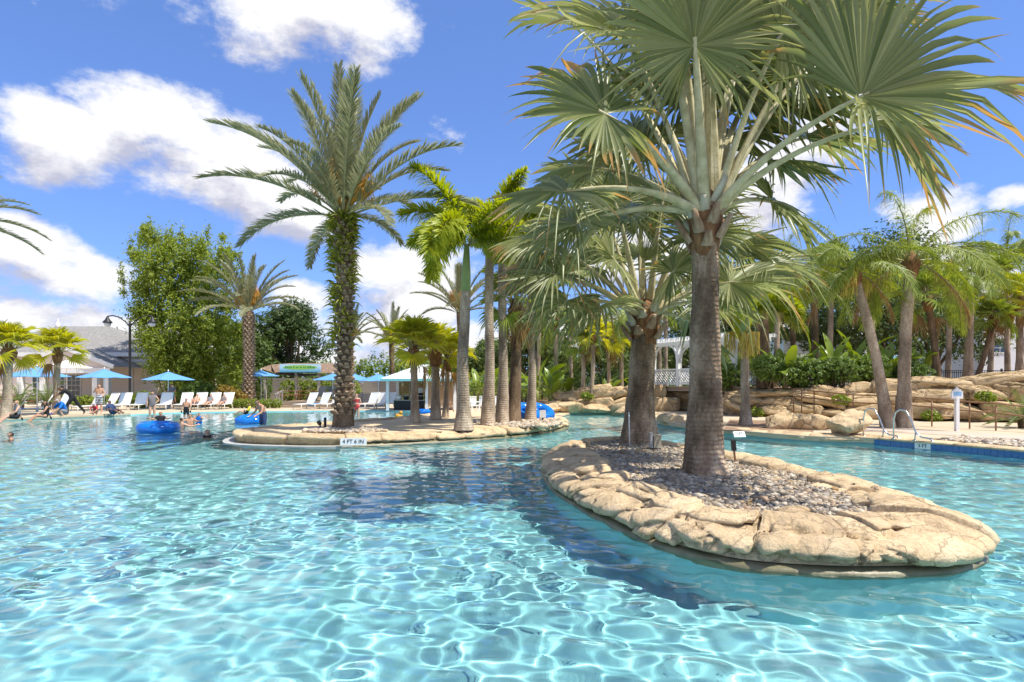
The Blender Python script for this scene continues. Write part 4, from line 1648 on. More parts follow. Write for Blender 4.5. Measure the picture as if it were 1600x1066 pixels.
def feather_palm(kind, label, path, rads, meshes, counts, mat, trunkmat, scale, seed, group=None, shaft=0.0, tassel=0, dead=0, fibre=False):
    t = thing(kind, label, 'palm tree', path[0], 0, group)
    b = Vector(path[0])
    trunk_obj(path, rads, trunkmat, t, 14, .018, 34, step=0.006)
    top = Vector(path[-1]) - b
    if shaft:
        sh = MB()
        d = (Vector(path[-1]) - Vector(path[-2])).normalized()
        sh.tube([top - d * 0.02, top + d * shaft * .4, top + d * shaft], [rads[-1] * 1.08, rads[-1] * .95, rads[-1] * .5], 12)
        sh.build('crown_shaft', M['shaft'], t, smooth=True)
        top = top + d * shaft
    if fibre:
        fb = MB()
        fb.lathe([(rads[-1] * 1.0, -.55), (rads[-1] * 1.5, -.35), (rads[-1] * 1.75, -.1), (rads[-1] * 1.3, .1), (rads[-1] * .5, .35)], 12, tuple(top))
        fb.v = [tuple(Vector(v) + Vector((fbm(Vector(v) * 6), fbm(Vector(v) * 6 + Vector((9, 0, 0))), 0)) * .07) for v in fb.v]
        fb.build('crown_fibre', M['fibre'], t, smooth=True)
    crown(t, top, meshes, counts, mat, scale, seed, rads[-1] * .5, tilt=7, name='leaf' if meshes is FANS else 'frond')
    if tassel:
        hang_on(t, top, TASSEL_ME, M['yellowfruit'], tassel, 1.5 * scale, seed, rads[-1] * .8, -0.25 if shaft == 0 else -shaft, 'flower_stalk', 8)
    if dead:
        crown(t, top, [DEADFAN if meshes is FANS else QDEAD], [dead], M['deadleaf'], scale, seed + 3, rads[-1], name='dead_leaf')
    return t


M['shaft'] = mat_surf('green_crown_shaft', (0.22, 0.30, 0.10), (0.34, 0.42, 0.16), 2.0, 0.4)
# DEADFAN and QDEAD share meshes that need their own material slot
for me in (DEADFAN, QDEAD):
    me.materials.append(M['deadleaf'])
    me.materials.append(M['deadleaf'])

# --- foxtail palms on the spit
Z2 = 0.31
Pa = gr(725, 672, Z2)
feather_palm('foxtail_palm', 'foxtail palm with smooth grey trunk and bushy yellow green plumes, foremost on the spit', [Pa, Pa + Vector((-.05, 0, 2.0)), Pa + Vector((.02, 0, 3.4)), Pa + Vector((.05, 0, 4.5))], [.33, .23, .20, .19, .18, .17, .165, .155], FOXT, [1, 3, 4, 3, 1], M['foxtail'], M['greytrunk'], 1.0, 101, shaft=1.5)
for k, (px, py, ty, tpx, rad, mats, lab, cnt) in enumerate([
        (762, 664, 385, 765, .17, 'greytrunk', 'foxtail palm with patchy trunk just right of the foremost foxtail palm', [1, 2, 3, 3, 2]),
        (784, 662, 395, 785, .17, 'greytrunk', 'foxtail palm with pale grey trunk, third trunk of the row on the spit', [1, 3, 3, 2, 1]),
        (829, 657, 460, 831, .15, 'greytrunk', 'slender grey foxtail palm beside the blue float at the end of the spit', [1, 2, 3, 2, 1])]):
    b_ = gr(px, py, Z2)
    top = at(tpx, ty, b_.y)
    feather_palm('foxtail_palm', lab, [b_, b_.lerp(top, .35) + Vector((.05, 0, 0)), b_.lerp(top, .7), top], [rad * 1.7, rad * 1.2, rad, rad * .95, rad * .95, rad * .9], FOXT, cnt, M['foxtail'], M[mats], .82, 110 + k, shaft=.8)
b_ = gr(800, 660, Z2)
top = at(806, 480, b_.y)
feather_palm('fan_palm', 'rough brown trunked palm with shaggy base between two grey foxtail trunks', [b_, b_.lerp(top, .5) + Vector((.08, 0, 0)), top], [.36, .27, .22, .20, .19, .18], FANS, [4, 5, 6, 5, 3], M['fandark'], M['darktrunk'], 1.1, 118, fibre=True, dead=3)

# --- small yellow fan palms
for k, (px, py, ty, tpx, rad, sc, lab) in enumerate([
        (649, 660, 548, 646, .16, 1.12, 'short yellow green fan palm on the spit, left of its two companions'),
        (681, 655, 553, 680, .20, 1.15, 'short yellow green fan palm with shaggy brown neck in front of the white roofed hut'),
        (696, 652, 562, 700, .13, 1.05, 'slim yellow green fan palm with pale trunk close to the tall foxtail trunk')]):
    b_ = gr(px, py, Z2)
    top = at(tpx, ty, b_.y)
    feather_palm('cabbage_palm', lab, [b_, b_.lerp(top, .5), top], [rad * 1.3, rad * .9, rad * .85, rad * .9], FANS, [6, 8, 8, 6, 2], M['fan'], M['greytrunk'], sc * .9, 120 + k, fibre=True, dead=1)
for k, (px, Y, gy, ty, tpx, rad, sc, lab) in enumerate([
        (10, 30.0, .15, 548, 14, .22, 1.35, 'yellow green fan palm at the left edge beside a white lounger'),
        (88, 32.5, .15, 552, 90, .17, 1.3, 'yellow green fan palm in front of the clubhouse porch')]):
    top = at(tpx, ty, Y)
    b_ = Vector((at(px, 600, Y).x, Y, gy))
    feather_palm('cabbage_palm', lab, [b_, b_.lerp(top, .5), top], [rad * 1.4, rad * .9, rad * .85, rad * .9], FANS, [6, 7, 7, 5, 2], M['fan'], M['greytrunk'], sc * .82, 130 + k, fibre=True, dead=1)

# --- other date palms
b_ = Vector((at(388, 600, 47).x, 47, ZG))
date_palm('date palm with orange fruit stalks beside the bamboo', b_, zat(488, 47), .36, [2, 5, 6, 6, 5, 4, 1], 82, True, False, .92)
for k, (px, Y, ty, sc, lab) in enumerate([(719, 56, 490, .98, 'date palm rising behind the white roofed hut'), (612, 70, 535, .85, 'far date palm above the hedge left of the hut'),
                                          (548, 74, 530, .85, 'far date palm half hidden by the tall date palm trunk')]):
    date_palm(lab, Vector((at(px, 600, Y).x, Y, ZG)), zat(ty, Y), .3, [2, 4, 5, 5, 4, 3], 84 + k, False, False, sc)
date_palm('date palm whose drooping fronds enter at the left edge', Vector((at(-92, 600, 27).x, 27, .1)), zat(345, 27), .33, [2, 4, 5, 6, 6, 5, 4], 88, False, False, .72)

# --- right bank palms
ZB = 0.20
qdefs = [  # px base, py base or None with Y and z, top px, top py, radius, counts, label, kind
    ((1165, 664, ZB), (1163, 520), .16, 'foxtail_palm', [1, 2, 3, 2, 1], 'foxtail palm with smooth pale trunk on the right bank near the depth mark', 1.0, 4),
    ((1388, 668, ZB), (1334, 425), .17, 'queen_palm', [1, 3, 3, 3, 2, 1], 'queen palm with grey trunk leaning left behind the pool handrails', .8, 3),
    ((1412, 668, ZB), (1423, 408), .20, 'queen_palm', [2, 3, 3, 4, 3, 1], 'queen palm with straight grey trunk and airy arching crown', 1.0, 0),
]
for k, (bp, tp, rad, kind, cnt, lab, sc, tas) in enumerate(qdefs):
    b_ = gr(*bp)
    top = at(tp[0], tp[1], b_.y)
    if kind == 'foxtail_palm':
        feather_palm(kind, lab, [b_, b_.lerp(top, .4), top], [rad * 1.7, rad * 1.05, rad, rad * .98, rad * .95], FOXT, cnt, M['foxtail'], M['greytrunk'], sc * .85, 140 + k, shaft=.7, tassel=tas)
    else:
        mid = b_.lerp(top, .5) + Vector((.12 if k == 1 else -.08, 0, 0))
        feather_palm(kind, lab, [b_, mid, top], [rad * 1.6, rad * 1.1, rad, rad, rad * .95], QUEEN, cnt, M['queen'], M['greytrunk'], sc, 140 + k, fibre=True, tassel=tas, dead=2)
b_ = gr(1117, 662, ZB)
top = at(1112, 430, b_.y)
feather_palm('queen_palm', 'dark rough palm trunk just right of the big silver fan palm', [b_, b_.lerp(top, .5), top], [.30, .24, .22, .21, .2], QUEEN, [1, 2, 3, 3, 2, 1], M['queen'], M['darktrunk'], .85, 150, fibre=True, tassel=3)

ZBED = 1.6
bed_palms = [  # px, Y, top px, top py, radius, kind, scale, trunk, label
    (1195, 31, 1190, 470, .30, 'queen', .75, 'darktrunk', 'thick dark trunked palm behind the rock wall by the pergola'),
    (1275, 32, 1272, 440, .17, 'queen', .75, 'darktrunk', 'thin dark trunked queen palm among the paddle leaved plants'),
    (1466, 31, 1450, 470, .16, 'fan', 1.25, 'darktrunk', 'fan palm leaning left on the rock wall, right of the straight queen palm'),
    (1512, 32, 1516, 450, .20, 'queen', .85, 'greytrunk', 'queen palm with full yellow green crown near the white house'),
    (1522, 32.5, 1553, 498, .13, 'fan', .9, 'darktrunk', 'slim fan palm leaning right in front of the white house'),
    (1592, 33, 1592, 470, .17, 'fan', 1.2, 'greytrunk', 'fan palm at the right edge in front of the white house'),
    (1600, 36, 1640, 400, .18, 'queen', 1.0, 'greytrunk', 'queen palm whose fronds reach in from the right edge'),
    (1240, 40, 1235, 455, .17, 'fan', 1.4, 'darktrunk', 'fan palm deep in the planting above the rock wall'),
]
for k, (px, Y, tpx, ty, rad, kd, sc, tm, lab) in enumerate(bed_palms):
    b_ = Vector((at(px, 600, Y).x, Y, ZBED))
    top = at(tpx, ty, Y)
    if kd == 'fan':
        feather_palm('cabbage_palm', lab, [b_, b_.lerp(top, .5) + Vector((.06, 0, 0)), top], [rad * 1.4, rad, rad, rad], FANS, [3, 6, 7, 6, 4], M['fan'] if k % 2 else M['fandark'], M[tm], sc, 160 + k, fibre=True, dead=2)
    else:
        feather_palm('queen_palm', lab, [b_, b_.lerp(top, .5), top], [rad * 1.4, rad, rad, rad], QUEEN, [1, 3, 3, 4, 2, 1], M['queen'], M[tm], sc, 160 + k, fibre=True, tassel=2 if k == 1 else 0)
mid_palms = [
    (908, 37, 910, 540, .13, .95, 'fan', 'thin fan palm above the rocks left of the pergola, left of a pair'),
    (922, 36.5, 926, 525, .12, .95, 'fan', 'thin fan palm above the rocks left of the pergola, right of a pair'),
    (970, 40, 972, 505, .15, 1.0, 'queen', 'queen palm behind the shorter silver fan palm'),
    (870, 44, 868, 500, .16, .9, 'queen', 'far queen palm above the banana leaves'),
    (1040, 46, 1040, 470, .16, .9, 'queen', 'far queen palm behind the pergola roof'),
    (838, 50, 842, 480, .17, .9, 'fan', 'far fan palm showing between the grey foxtail trunks'),
    (892, 41, 888, 510, .13, 1.0, 'fan', 'fan palm over the channel head, left of the thin pair'),
    (950, 39, 948, 535, .12, 1.0, 'fan', 'low fan palm right of the thin pair above the rocks'),
    (985, 43, 990, 520, .13, 1.1, 'fan', 'fan palm close behind the shorter silver fan palm'),
    (1030, 41, 1026, 490, .15, 1.1, 'fan', 'fan palm at the left end of the pergola'),
    (1150, 39, 1148, 470, .15, 1.15, 'fan', 'fan palm behind the right end of the pergola'),
    (1212, 37, 1216, 430, .16, 1.0, 'queen', 'queen palm over the thick dark trunk by the pergola'),
    (1292, 38, 1298, 415, .16, 1.2, 'fan', 'tall fan palm left of the leaning queen palm'),
    (1358, 37, 1362, 440, .15, 1.1, 'fan', 'fan palm seen between the two grey queen palm trunks'),
    (1480, 38, 1486, 415, .16, .95, 'queen', 'queen palm far behind the left leaning fan palm'),
    (1545, 38, 1548, 430, .16, 1.1, 'fan', 'fan palm before the left end of the two storey house'),
    (1575, 40, 1572, 400, .16, .95, 'queen', 'tall queen palm before the two storey house'),
]
for k, (px, Y, tpx, ty, rad, sc, kd, lab) in enumerate(mid_palms):
    b_ = Vector((at(px, 600, Y).x, Y, .6))
    top = at(tpx, ty, Y)
    if kd == 'fan':
        feather_palm('cabbage_palm', lab, [b_, b_.lerp(top, .5) + Vector((.1, 0, 0)), top], [rad * 1.4, rad, rad, rad], FANS, [3, 5, 6, 5, 3], M['fan'] if k % 3 else M['fandark'], M['greytrunk'], sc, 180 + k, fibre=True, dead=1)
    else:
        feather_palm('queen_palm', lab, [b_, b_.lerp(top, .5), top], [rad * 1.4, rad, rad, rad], QUEEN, [1, 3, 3, 3, 2, 1], M['queen'], M['greytrunk'], sc, 180 + k, fibre=True)


# ---------------------------------------------------------------- broadleaf trees, shrubs, plants
def broad_tree(name, label, base, blobs, n, size, mat, seed, trunk_r=.35, limbs=7, group=None, aspect=.45, hang=.3, cat='tree', shell=.5, fork=None):
    t = thing(name, label, cat, base, 0, group)
    rnd = random.Random(seed)
    b = MB()
    zc = sum(c[2] * r[2] for c, r in blobs) / sum(r[2] for c, r in blobs)
    fk = Vector((0, 0, fork if fork is not None else zc * .35))
    b.tube([(0, 0, -.1), fk * .5 + Vector((.05, 0, 0)), fk], [trunk_r * 1.4, trunk_r, trunk_r * .85], 10)
    for i in range(limbs):
        c_, r_ = blobs[i % len(blobs)]
        e = Vector(c_) + Vector((rnd.uniform(-.5, .5) * r_[0], rnd.uniform(-.5, .5) * r_[1], rnd.uniform(0, .6) * r_[2]))
        m_ = fk.lerp(e, .5) + Vector((rnd.uniform(-.3, .3), rnd.uniform(-.3, .3), -.1 * r_[2]))
        b.tube([fk - Vector((0, 0, .1)), m_, e], [trunk_r * .6, trunk_r * .35, trunk_r * .1], 6)
    b.build('trunk', M['bark'], t, smooth=True)
    link('crown', crown_leaves('crown', blobs, n, size, aspect, seed, shell, hang), mat, t)
    return t


def rblobs(seed, n, ext, z0, z1, r0, r1, ry=None):
    rr = random.Random(seed)
    o = []
    for i in range(n):
        a = rr.uniform(0, 2 * PI)
        q = math.sqrt(rr.random())
        z = rr.uniform(z0, z1)
        w = 1 - 0.55 * ((z - z0) / max(.01, z1 - z0)) ** 2
        r = rr.uniform(r0, r1)
        o.append(((math.cos(a) * q * ext * w, math.sin(a) * q * (ry or ext) * w, z), (r, r, r * .8)))
    return o


# bamboo clump: canes with leafy plumes
BX = at(283, 600, 52).x
t = thing('bamboo_clump', 'huge light green bamboo clump behind the loungers', 'bamboo', (BX, 52, ZG))
rr = random.Random(12)
blobs = []
canes = MB()
PXM = 52 / FPX
for (px, py, w) in [(q[0], q[1], q[2] * .78) for q in [(235, 372, 22), (212, 400, 15), (262, 385, 24), (310, 392, 22), (345, 400, 18), (360, 430, 20), (330, 420, 26), (285, 410, 30), (240, 420, 34), (222, 450, 24), (270, 450, 40), (320, 460, 36), (355, 475, 24),
                    (220, 490, 22), (240, 490, 40), (290, 500, 46), (335, 515, 36), (230, 530, 26), (260, 545, 40), (310, 550, 40), (345, 560, 24), (250, 575, 26), (285, 585, 34), (325, 585, 26), (250, 400, 20), (300, 430, 26), (192, 458, 8), (372, 520, 22), (378, 560, 20), (362, 588, 20), (368, 400, 9), (222, 360, 9), (292, 378, 9), (345, 372, 8)]]:
    for q in range(2):
        Yo = rr.uniform(-3.0, 3.0) if q else rr.uniform(-3.4, -.5)
        X_ = (px - 800) * (52 + Yo) / FPX - BX + rr.uniform(-.3, .3)
        Z_ = (600 - py) * (52 + Yo) / FPX + CH
        r_ = w * PXM * (1 if q else .85)
        blobs.append(((X_, Yo, Z_), (r_, r_, r_ * 1.3)))
    canes.tube([(X_ * .25, Yo * .3, 0), (X_ * .55, Yo * .6, Z_ * .5), (X_ * .85, Yo * .9, Z_ * .85), (X_, Yo, Z_ + .4)], [.07, .06, .04, .015], 5)
canes.build('canes', M['cane'], t, smooth=True)
tag(t.children[0], kind='stuff')
for (px, py) in [(219, 366), (236, 358), (258, 368), (290, 372), (312, 380), (338, 376), (352, 392), (368, 402), (206, 388), (275, 380), (196, 430), (372, 436)]:
    blobs.append((((px - 800) * PXM - BX, rr.uniform(-1.5, 1), (600 - py) * PXM + CH), (.32, .32, 1.15)))
    blobs.append((((px - 800 + 5) * PXM - BX, rr.uniform(-1.5, 1), (600 - py - 14) * PXM + CH), (.22, .22, .6)))
link('crown', crown_leaves('crown', blobs, 70000, .30, .30, 5, .25, .7, .75), M['bamboo'], t)

broad_tree('oak_tree', 'round dark green oak beside the date palm with orange fruit', (at(455, 600, 66).x, 66, ZG), rblobs(3, 18, 4.0, 2.6, 9.8, 1.3, 2.4), 27000, .30, M['oak'], 31, .4, 9)
for k, (px, Y, top, ext, mat, n, lab, s0) in enumerate([
        (1375, 52, 330, 4.5, 'oak', 15000, 'dark oak behind the queen palms', 41), (1285, 58, 400, 4.5, 'tree', 13000, 'green tree behind the paddle leaved plants', 42),
        (1460, 56, 395, 4.0, 'oak', 13000, 'dark oak left of the white house', 43), (1180, 60, 455, 4.5, 'tree', 12000, 'tree behind the pergola and foxtail palm', 44),
        (1060, 62, 470, 4.5, 'oak', 12000, 'far dark tree behind the big silver fan palm trunk', 45), (960, 60, 500, 4.5, 'tree', 12000, 'far tree behind the fan palms left of the pergola', 46),
        (870, 64, 520, 4.5, 'tree', 12000, 'far tree behind the end of the spit', 47), (1555, 75, 470, 4.0, 'tree', 9000, 'far tree beside the white house', 48),
        (150, 85, 520, 3.0, 'oak', 6000, 'far tree peeping over the clubhouse roof', 49), (20, 90, 505, 3.0, 'oak', 6000, 'far tree at the left end of the clubhouse roof', 50),
        (826, 58, 470, 4.2, 'tree', 13000, 'tree filling the gap behind the last foxtail trunks', 52), (762, 62, 525, 4.0, 'tree', 11000, 'low tree behind the garden chairs and foxtail row', 53),
        (362, 60, 500, 3.6, 'tree', 13000, 'dark tree between the bamboo and the oak', 51)]):
    H = zat(top, Y)
    broad_tree('shade_tree', lab, (at(px, 600, Y).x, Y, ZG), rblobs(s0, 12, ext, H * .38, H * .86, H * .12 + .5, H * .17 + .7), n, .34, M[mat], s0, .3, 8)


def leafy_mass(name, label, base, boxes, n, size, mat, seed, cat, group=None, aspect=.5):
    """shrub or hedge: rounded leafy masses on short stems"""
    t = thing(name, label, cat, base, 0, group)
    link('foliage', crown_leaves('foliage', boxes, n, size, aspect, seed, .62, .1, .12), M[mat] if isinstance(mat, str) else mat, t)
    b = MB()
    rnd = random.Random(seed)
    for c_, r_ in boxes:
        for q in range(3):
            e = Vector(c_) + Vector((rnd.uniform(-.6, .6) * r_[0], rnd.uniform(-.6, .6) * r_[1], rnd.uniform(-.2, .5) * r_[2]))
            b.tube([(c_[0] * .8, c_[1] * .8, -.05), (Vector((c_[0], c_[1], 0)) * .8).lerp(e, .6), e], [.04, .03, .012], 4)
    b.build('stems', M['bark'], t, smooth=True)
    tag(t.children[-1], kind='stuff')
    return t


def hedge_row(x0, x1, y0, y1, z, w, step=.7):
    o = []
    n = max(2, int(math.hypot(x1 - x0, y1 - y0) / step))
    for i in range(n + 1):
        f = i / n
        o.append(((x0 + (x1 - x0) * f, y0 + (y1 - y0) * f, z * .55), (step * .75, w, z * .55)))
    return o


# left background greens
x_ = lambda px, Y: at(px, 600, Y).x
leafy_mass('shrub', 'round dark green clipped shrub behind the right loungers', (x_(312, 46), 46, ZG), [((-.4, 0, .9), (1.2, 1.0, .9)), ((.6, .1, .85), (1.0, .9, .85)), ((0, .1, 1.5), (.8, .7, .5))], 7000, .13, 'shrub', 201, 'shrub')
leafy_mass('shrub', 'rusty orange green shrub left of the date palm with orange fruit', (x_(358, 46), 46, ZG), [((0, 0, .8), (1.0, .8, .8)), ((-.5, .1, 1.0), (.7, .6, .7)), ((.8, 0, .6), (.6, .5, .6))], 5200, .13, 'croton', 202, 'shrub')
leafy_mass('hedge', 'low bright green hedge beneath the date palm', (x_(398, 43.5), 43.5, ZG), hedge_row(-1.6, 1.6, 0, 0, .62, .42, .5), 6000, .10, 'hedge', 203, 'hedge')
leafy_mass('shrub', 'small yellow green shrub by the lamp post', (x_(222, 44), 44, ZG), [((0, 0, .6), (.8, .6, .65)), ((.5, 0, .5), (.6, .5, .5))], 2600, .14, 'hedge', 204, 'shrub')
leafy_mass('shrub', 'small yellow green shrub left of the lamp post', (x_(170, 44), 44, ZG), [((0, 0, .45), (.6, .5, .5))], 1500, .14, 'hedge', 205, 'shrub')
leafy_mass('shrub', 'small yellow green shrub before the porch door', (x_(136, 45), 45, ZG), [((0, 0, .45), (.6, .5, .5)), ((-.6, 0, .4), (.5, .4, .4))], 1700, .14, 'hedge', 206, 'shrub')
leafy_mass('hedge', 'long far green hedge behind the blue umbrellas', (x_(600, 78), 78, ZG), hedge_row(-9, 9, 0, 0, 4.6, 1.2, 1.6), 15000, .3, 'hedge', 207, 'hedge')
leafy_mass('hedge', 'far green hedge left of the hut, behind the snack pavilion', (x_(470, 72), 72, ZG), hedge_row(-7, 5, 0, 0, 3.0, 1.2, 1.6), 9000, .3, 'shrub', 208, 'hedge')
leafy_mass('hedge', 'tall dark hedge in front of the grey fence beside the date palm', (x_(360, 55), 55, ZG), hedge_row(-3.4, 3.0, 0, 0, 3.0, .9, 1.0), 11000, .2, 'shrub', 210, 'hedge')
leafy_mass('hedge', 'green hedge in front of the grey fence behind the picnic tables', (x_(500, 56), 56, ZG), hedge_row(-3.0, 3.0, 0, 0, 2.0, .8, 1.0), 8000, .2, 'hedge', 211, 'hedge')
leafy_mass('hedge', 'far hedge behind the clubhouse', (x_(60, 95), 95, ZG), hedge_row(-14, 30, 0, 0, 4.0, 1.5, 2.0), 12000, .4, 'shrub', 209, 'hedge')
# distant woods that read as one mass, closing the horizon on both sides
wood = crown_leaves('far_woods', [((x, 150 + 14 * math.sin(x * .13), 3.0 + 2.2 * math.sin(x * .31) + 1.2 * math.sin(x * .83)), (6, 5, 4.8)) for x in range(-190, 200, 5)], 42000, .8, .6, 77, .6)
tag(link('far_woods', wood, M['tree']), 'distant green woods closing the horizon', 'woods', kind='stuff')

PAD = []
for v in range(3):
    b = MB()
    rnd = random.Random(300 + v)
    ln, wd = 1.5, .26
    e0, bend = (78, 45, 62)[v], (35, 75, 55)[v]
    p = Vector((0, 0, 0))
    path = []
    N_ = 16
    for i in range(N_ + 1):
        a = R(e0 - bend * (i / N_) ** 1.6)
        path.append(p.copy())
        p = p + Vector((math.cos(a), 0, math.sin(a))) * (2.6 / N_)
    b.tube(path[:8], [.045 - .003 * i for i in range(8)], 5, 1)
    rows = []
    for i in range(6, N_ + 1):
        u = (i - 6) / (N_ - 6)
        w = wd * math.sin(PI * min(1, .06 + .94 * u) ** .8) ** .7 * 1.1
        d = (path[min(i + 1, N_)] - path[i - 1]).normalized()
        up = Vector((0, -1, 0)).cross(d)
        rows.append([path[i] + Vector((0, s_ * w, 0)) + up * (abs(s_) * w * .35) - Vector((0, 0, rnd.uniform(0, .05))) * abs(s_) for s_ in (-1, -.5, 0, .5, 1)])
    vs = [q for r_ in rows for q in r_]
    fs = [(i * 5 + j, i * 5 + j + 1, i * 5 + j + 6, i * 5 + j + 5) for i in range(len(rows) - 1) for j in range(4) if rnd.random() > .04]
    b.add(vs, fs, 0)
    PAD.append(b.mesh('paddle_leaf', True))


def paddle_plant(label, base, sc, n, seed, group=None, mat='paddle'):
    t = thing('banana_plant', label, 'plant', base, 0, group)
    rnd = random.Random(seed)
    for i in range(n):
        a = 2.4 * i + rnd.uniform(-.4, .4)
        z = rnd.uniform(0, .9) * sc
        link('leaf', PAD[i % 3], [M[mat], M['petiole2']], t, (rnd.uniform(-.2, .2) * sc, rnd.uniform(-.2, .2) * sc, z), (R(rnd.gauss(0, 14)), R(rnd.gauss(0, 10)), a), sc * rnd.uniform(.75, 1.1))
    b = MB()
    for i in range(4):
        a = rnd.uniform(0, 6.28)
        b.tube([(math.cos(a) * .1 * sc, math.sin(a) * .1 * sc, -.05), (math.cos(a) * .16 * sc, math.sin(a) * .16 * sc, 1.0 * sc)], [.09 * sc, .05 * sc], 6)
    b.build('stalk_cluster', M['petiole2'], t, smooth=True)
    tag(t.children[-1], kind='stuff')
    return t


M['petiole2'] = mat_surf('green_stalk', (0.20, 0.24, 0.06), (0.34, 0.34, 0.12), 3, .5)
pads = [(1225, 30, .95, ZBED, 'in the dark corner right of the foxtail palm'), (1258, 31.5, 1.0, ZBED, 'below the thin dark queen palm'), (1300, 31, 1.05, ZBED, 'left of the leaning grey trunk'),
        (1335, 32, 1.15, ZBED, 'just behind the leaning grey trunk'), (1378, 31, 1.15, ZBED, 'between the two grey queen palm trunks'), (1440, 32, 1.0, ZBED, 'right of the straight queen palm trunk'),
        (1140, 33, 1.15, ZBED, 'beside the pergola end'), (1160, 36, 1.2, ZBED, 'behind the foxtail palm on the right bank'), (858, 38, 1.2, .4, 'beyond the end of the spit'),
        (838, 40, 1.25, .4, 'between the last two foxtail trunks'), (880, 41, 1.1, .5, 'above the low rocks, left of the thin palm pair'), (745, 44, 1.3, .1, 'right of the white roofed hut'),
        (772, 45, 1.25, .1, 'behind the row of foxtail trunks'), (945, 40, 1.0, .7, 'right of the thin palm pair'), (985, 41, 1.0, .8, 'behind the shorter silver fan palm trunk'), (812, 46, 1.25, .1, 'behind the brown shaggy trunk')]
for k, (px, Y, sc, z, where) in enumerate(pads):
    paddle_plant('broad paddle leaved plant ' + where, (x_(px, Y), Y, z), sc * .86, 10, 310 + k, 'paddle leaved plants in the planting beds')
shr = [(1210, 30, 'at the foot of the dark palms', 'shrub'), (1250, 29.8, 'on the rock wall right of the foxtail palm', 'shrub'), (1290, 29.6, 'on the rock wall above the ramp rail', 'shrub'), (1350, 30, 'behind the leaning queen palm', 'shrub'),
       (1150, 32, 'at the pergola corner', 'shrub'), (1430, 30.5, 'behind the straight queen palm', 'shrub'), (900, 42, 'above the low rocks', 'tree'), (940, 44, 'left of the pergola', 'tree'), (980, 45, 'behind the shorter fan palm', 'shrub'),
       (850, 46, 'beyond the end of the spit', 'hedge'), (795, 50, 'behind the foxtail row', 'hedge'), (750, 52, 'right of the hut', 'hedge'), (1010, 44, 'under the pergola roof', 'shrub'), (1090, 46, 'behind the pergola', 'shrub'), (1200, 38, 'deep behind the rock wall', 'shrub'),
       (1270, 40, 'below the far green tree', 'shrub'), (1330, 42, 'below the dark oak', 'shrub'), (1400, 42, 'between the dark oaks', 'shrub')]
for k, (px, Y, where, mt_) in enumerate(shr):
    rr = random.Random(400 + k)
    zb = ZBED if (px > 1120 and Y < 50) else .3
    s_ = .9 if Y < 34 else 1.5
    bl = [((rr.uniform(-1.2, 1.2) * s_, rr.uniform(-.5, .5), rr.uniform(.5, 1.2) * s_), (rr.uniform(.6, .95) * s_, .7 * s_, rr.uniform(.5, .8) * s_)) for _ in range(5)]
    leafy_mass('shrub', 'leafy green shrub ' + where, (x_(px, Y), Y, zb), bl, 3600, .17, mt_, 400 + k, 'shrub', 'shrubs in the planting beds', .4)


def cycad(label, base, sc, seed):
    t = thing('cycad', label, 'plant', base)
    b = MB()
    b.lathe([(.16 * sc, 0), (.19 * sc, .15 * sc), (.14 * sc, .32 * sc), (.05 * sc, .38 * sc)], 10)
    b.build('trunk', M['darktrunk'], t, smooth=True)
    crown(t, (0, 0, .3 * sc), SAGO, [5, 8, 8, 6], M['shrub'], sc, seed, .06)
    return t


cycad('spiky green cycad under the leftmost blue umbrella', (x_(72, 41), 41, ZG), 1.5, 501)
cycad('spiky green cycad behind the left edge fan palm', (x_(30, 41), 41, ZG), 1.5, 502)
cycad('spiky green cycad in front of the rock wall at the right edge', (x_(1600, 22), 22, ZB), 1.0, 503)


# ---------------------------------------------------------------- right bank, rock walls
M['tile'] = mat_plain('blue_waterline_tile', (0.03, 0.13, 0.34), .15, spec=.6)
M['white'] = mat_plain('white_paint', (0.80, 0.80, 0.78), .5)
M['black'] = mat_plain('black_paint', (0.02, 0.02, 0.022), .5)
M['rust'] = mat_surf('rusty_rail_paint', (0.22, 0.12, 0.06), (0.34, 0.20, 0.11), 6, .6, .2)
M['chrome'] = mat_plain('brushed_steel', (0.62, 0.62, 0.60), .22, 1.0)
M['glass'] = mat_plain('dark_window_glass', (0.03, 0.04, 0.05), .05, spec=.8)
M['bankstone'] = M['stone']
M['path'] = mat_surf('pinkish_path', (0.50, 0.38, 0.29), (0.60, 0.48, 0.38), 1.5, .9, .2, 30)


def nearest(x, y):
    return min(range(len(POOL)), key=lambda i: (POOL[i][0] - x) ** 2 + (POOL[i][1] - y) ** 2)


i0, i1 = nearest(3.4, 35.6), nearest(16, 2)
bank_edge = POOL[i0:i1 + 1]
bank = MB()
poly = bank_edge + [(34, 2), (40, 40), (3.4, 40)]
bank.prism(poly[::1], -.02, ZB)
o = bank.build('right_bank', M['deck'])
tag(o, kind='structure')
C3 = Curve(bank_edge, closed=False)
C3.sg = 1.0
rnd = random.Random(15)
edge = thing('bank_edging', 'low cream rock edging along the right bank of the channel', 'rock edging')
s = 0.0
sE = None
while s < C3.L:
    p = C3.at(s)
    if p.y < 18.25:
        sE = s
        break
    L_ = rnd.uniform(.9, 2.0)
    rim_stone(C3, s, s + L_, [(a * 1.0, z * .72) for a, z in COPING], rnd, edge, M['stone'], 12, rnd.uniform(-.25, .25), rnd.uniform(.75, 1.1), rnd.uniform(.75, 1.15), amp=.05)
    s += L_
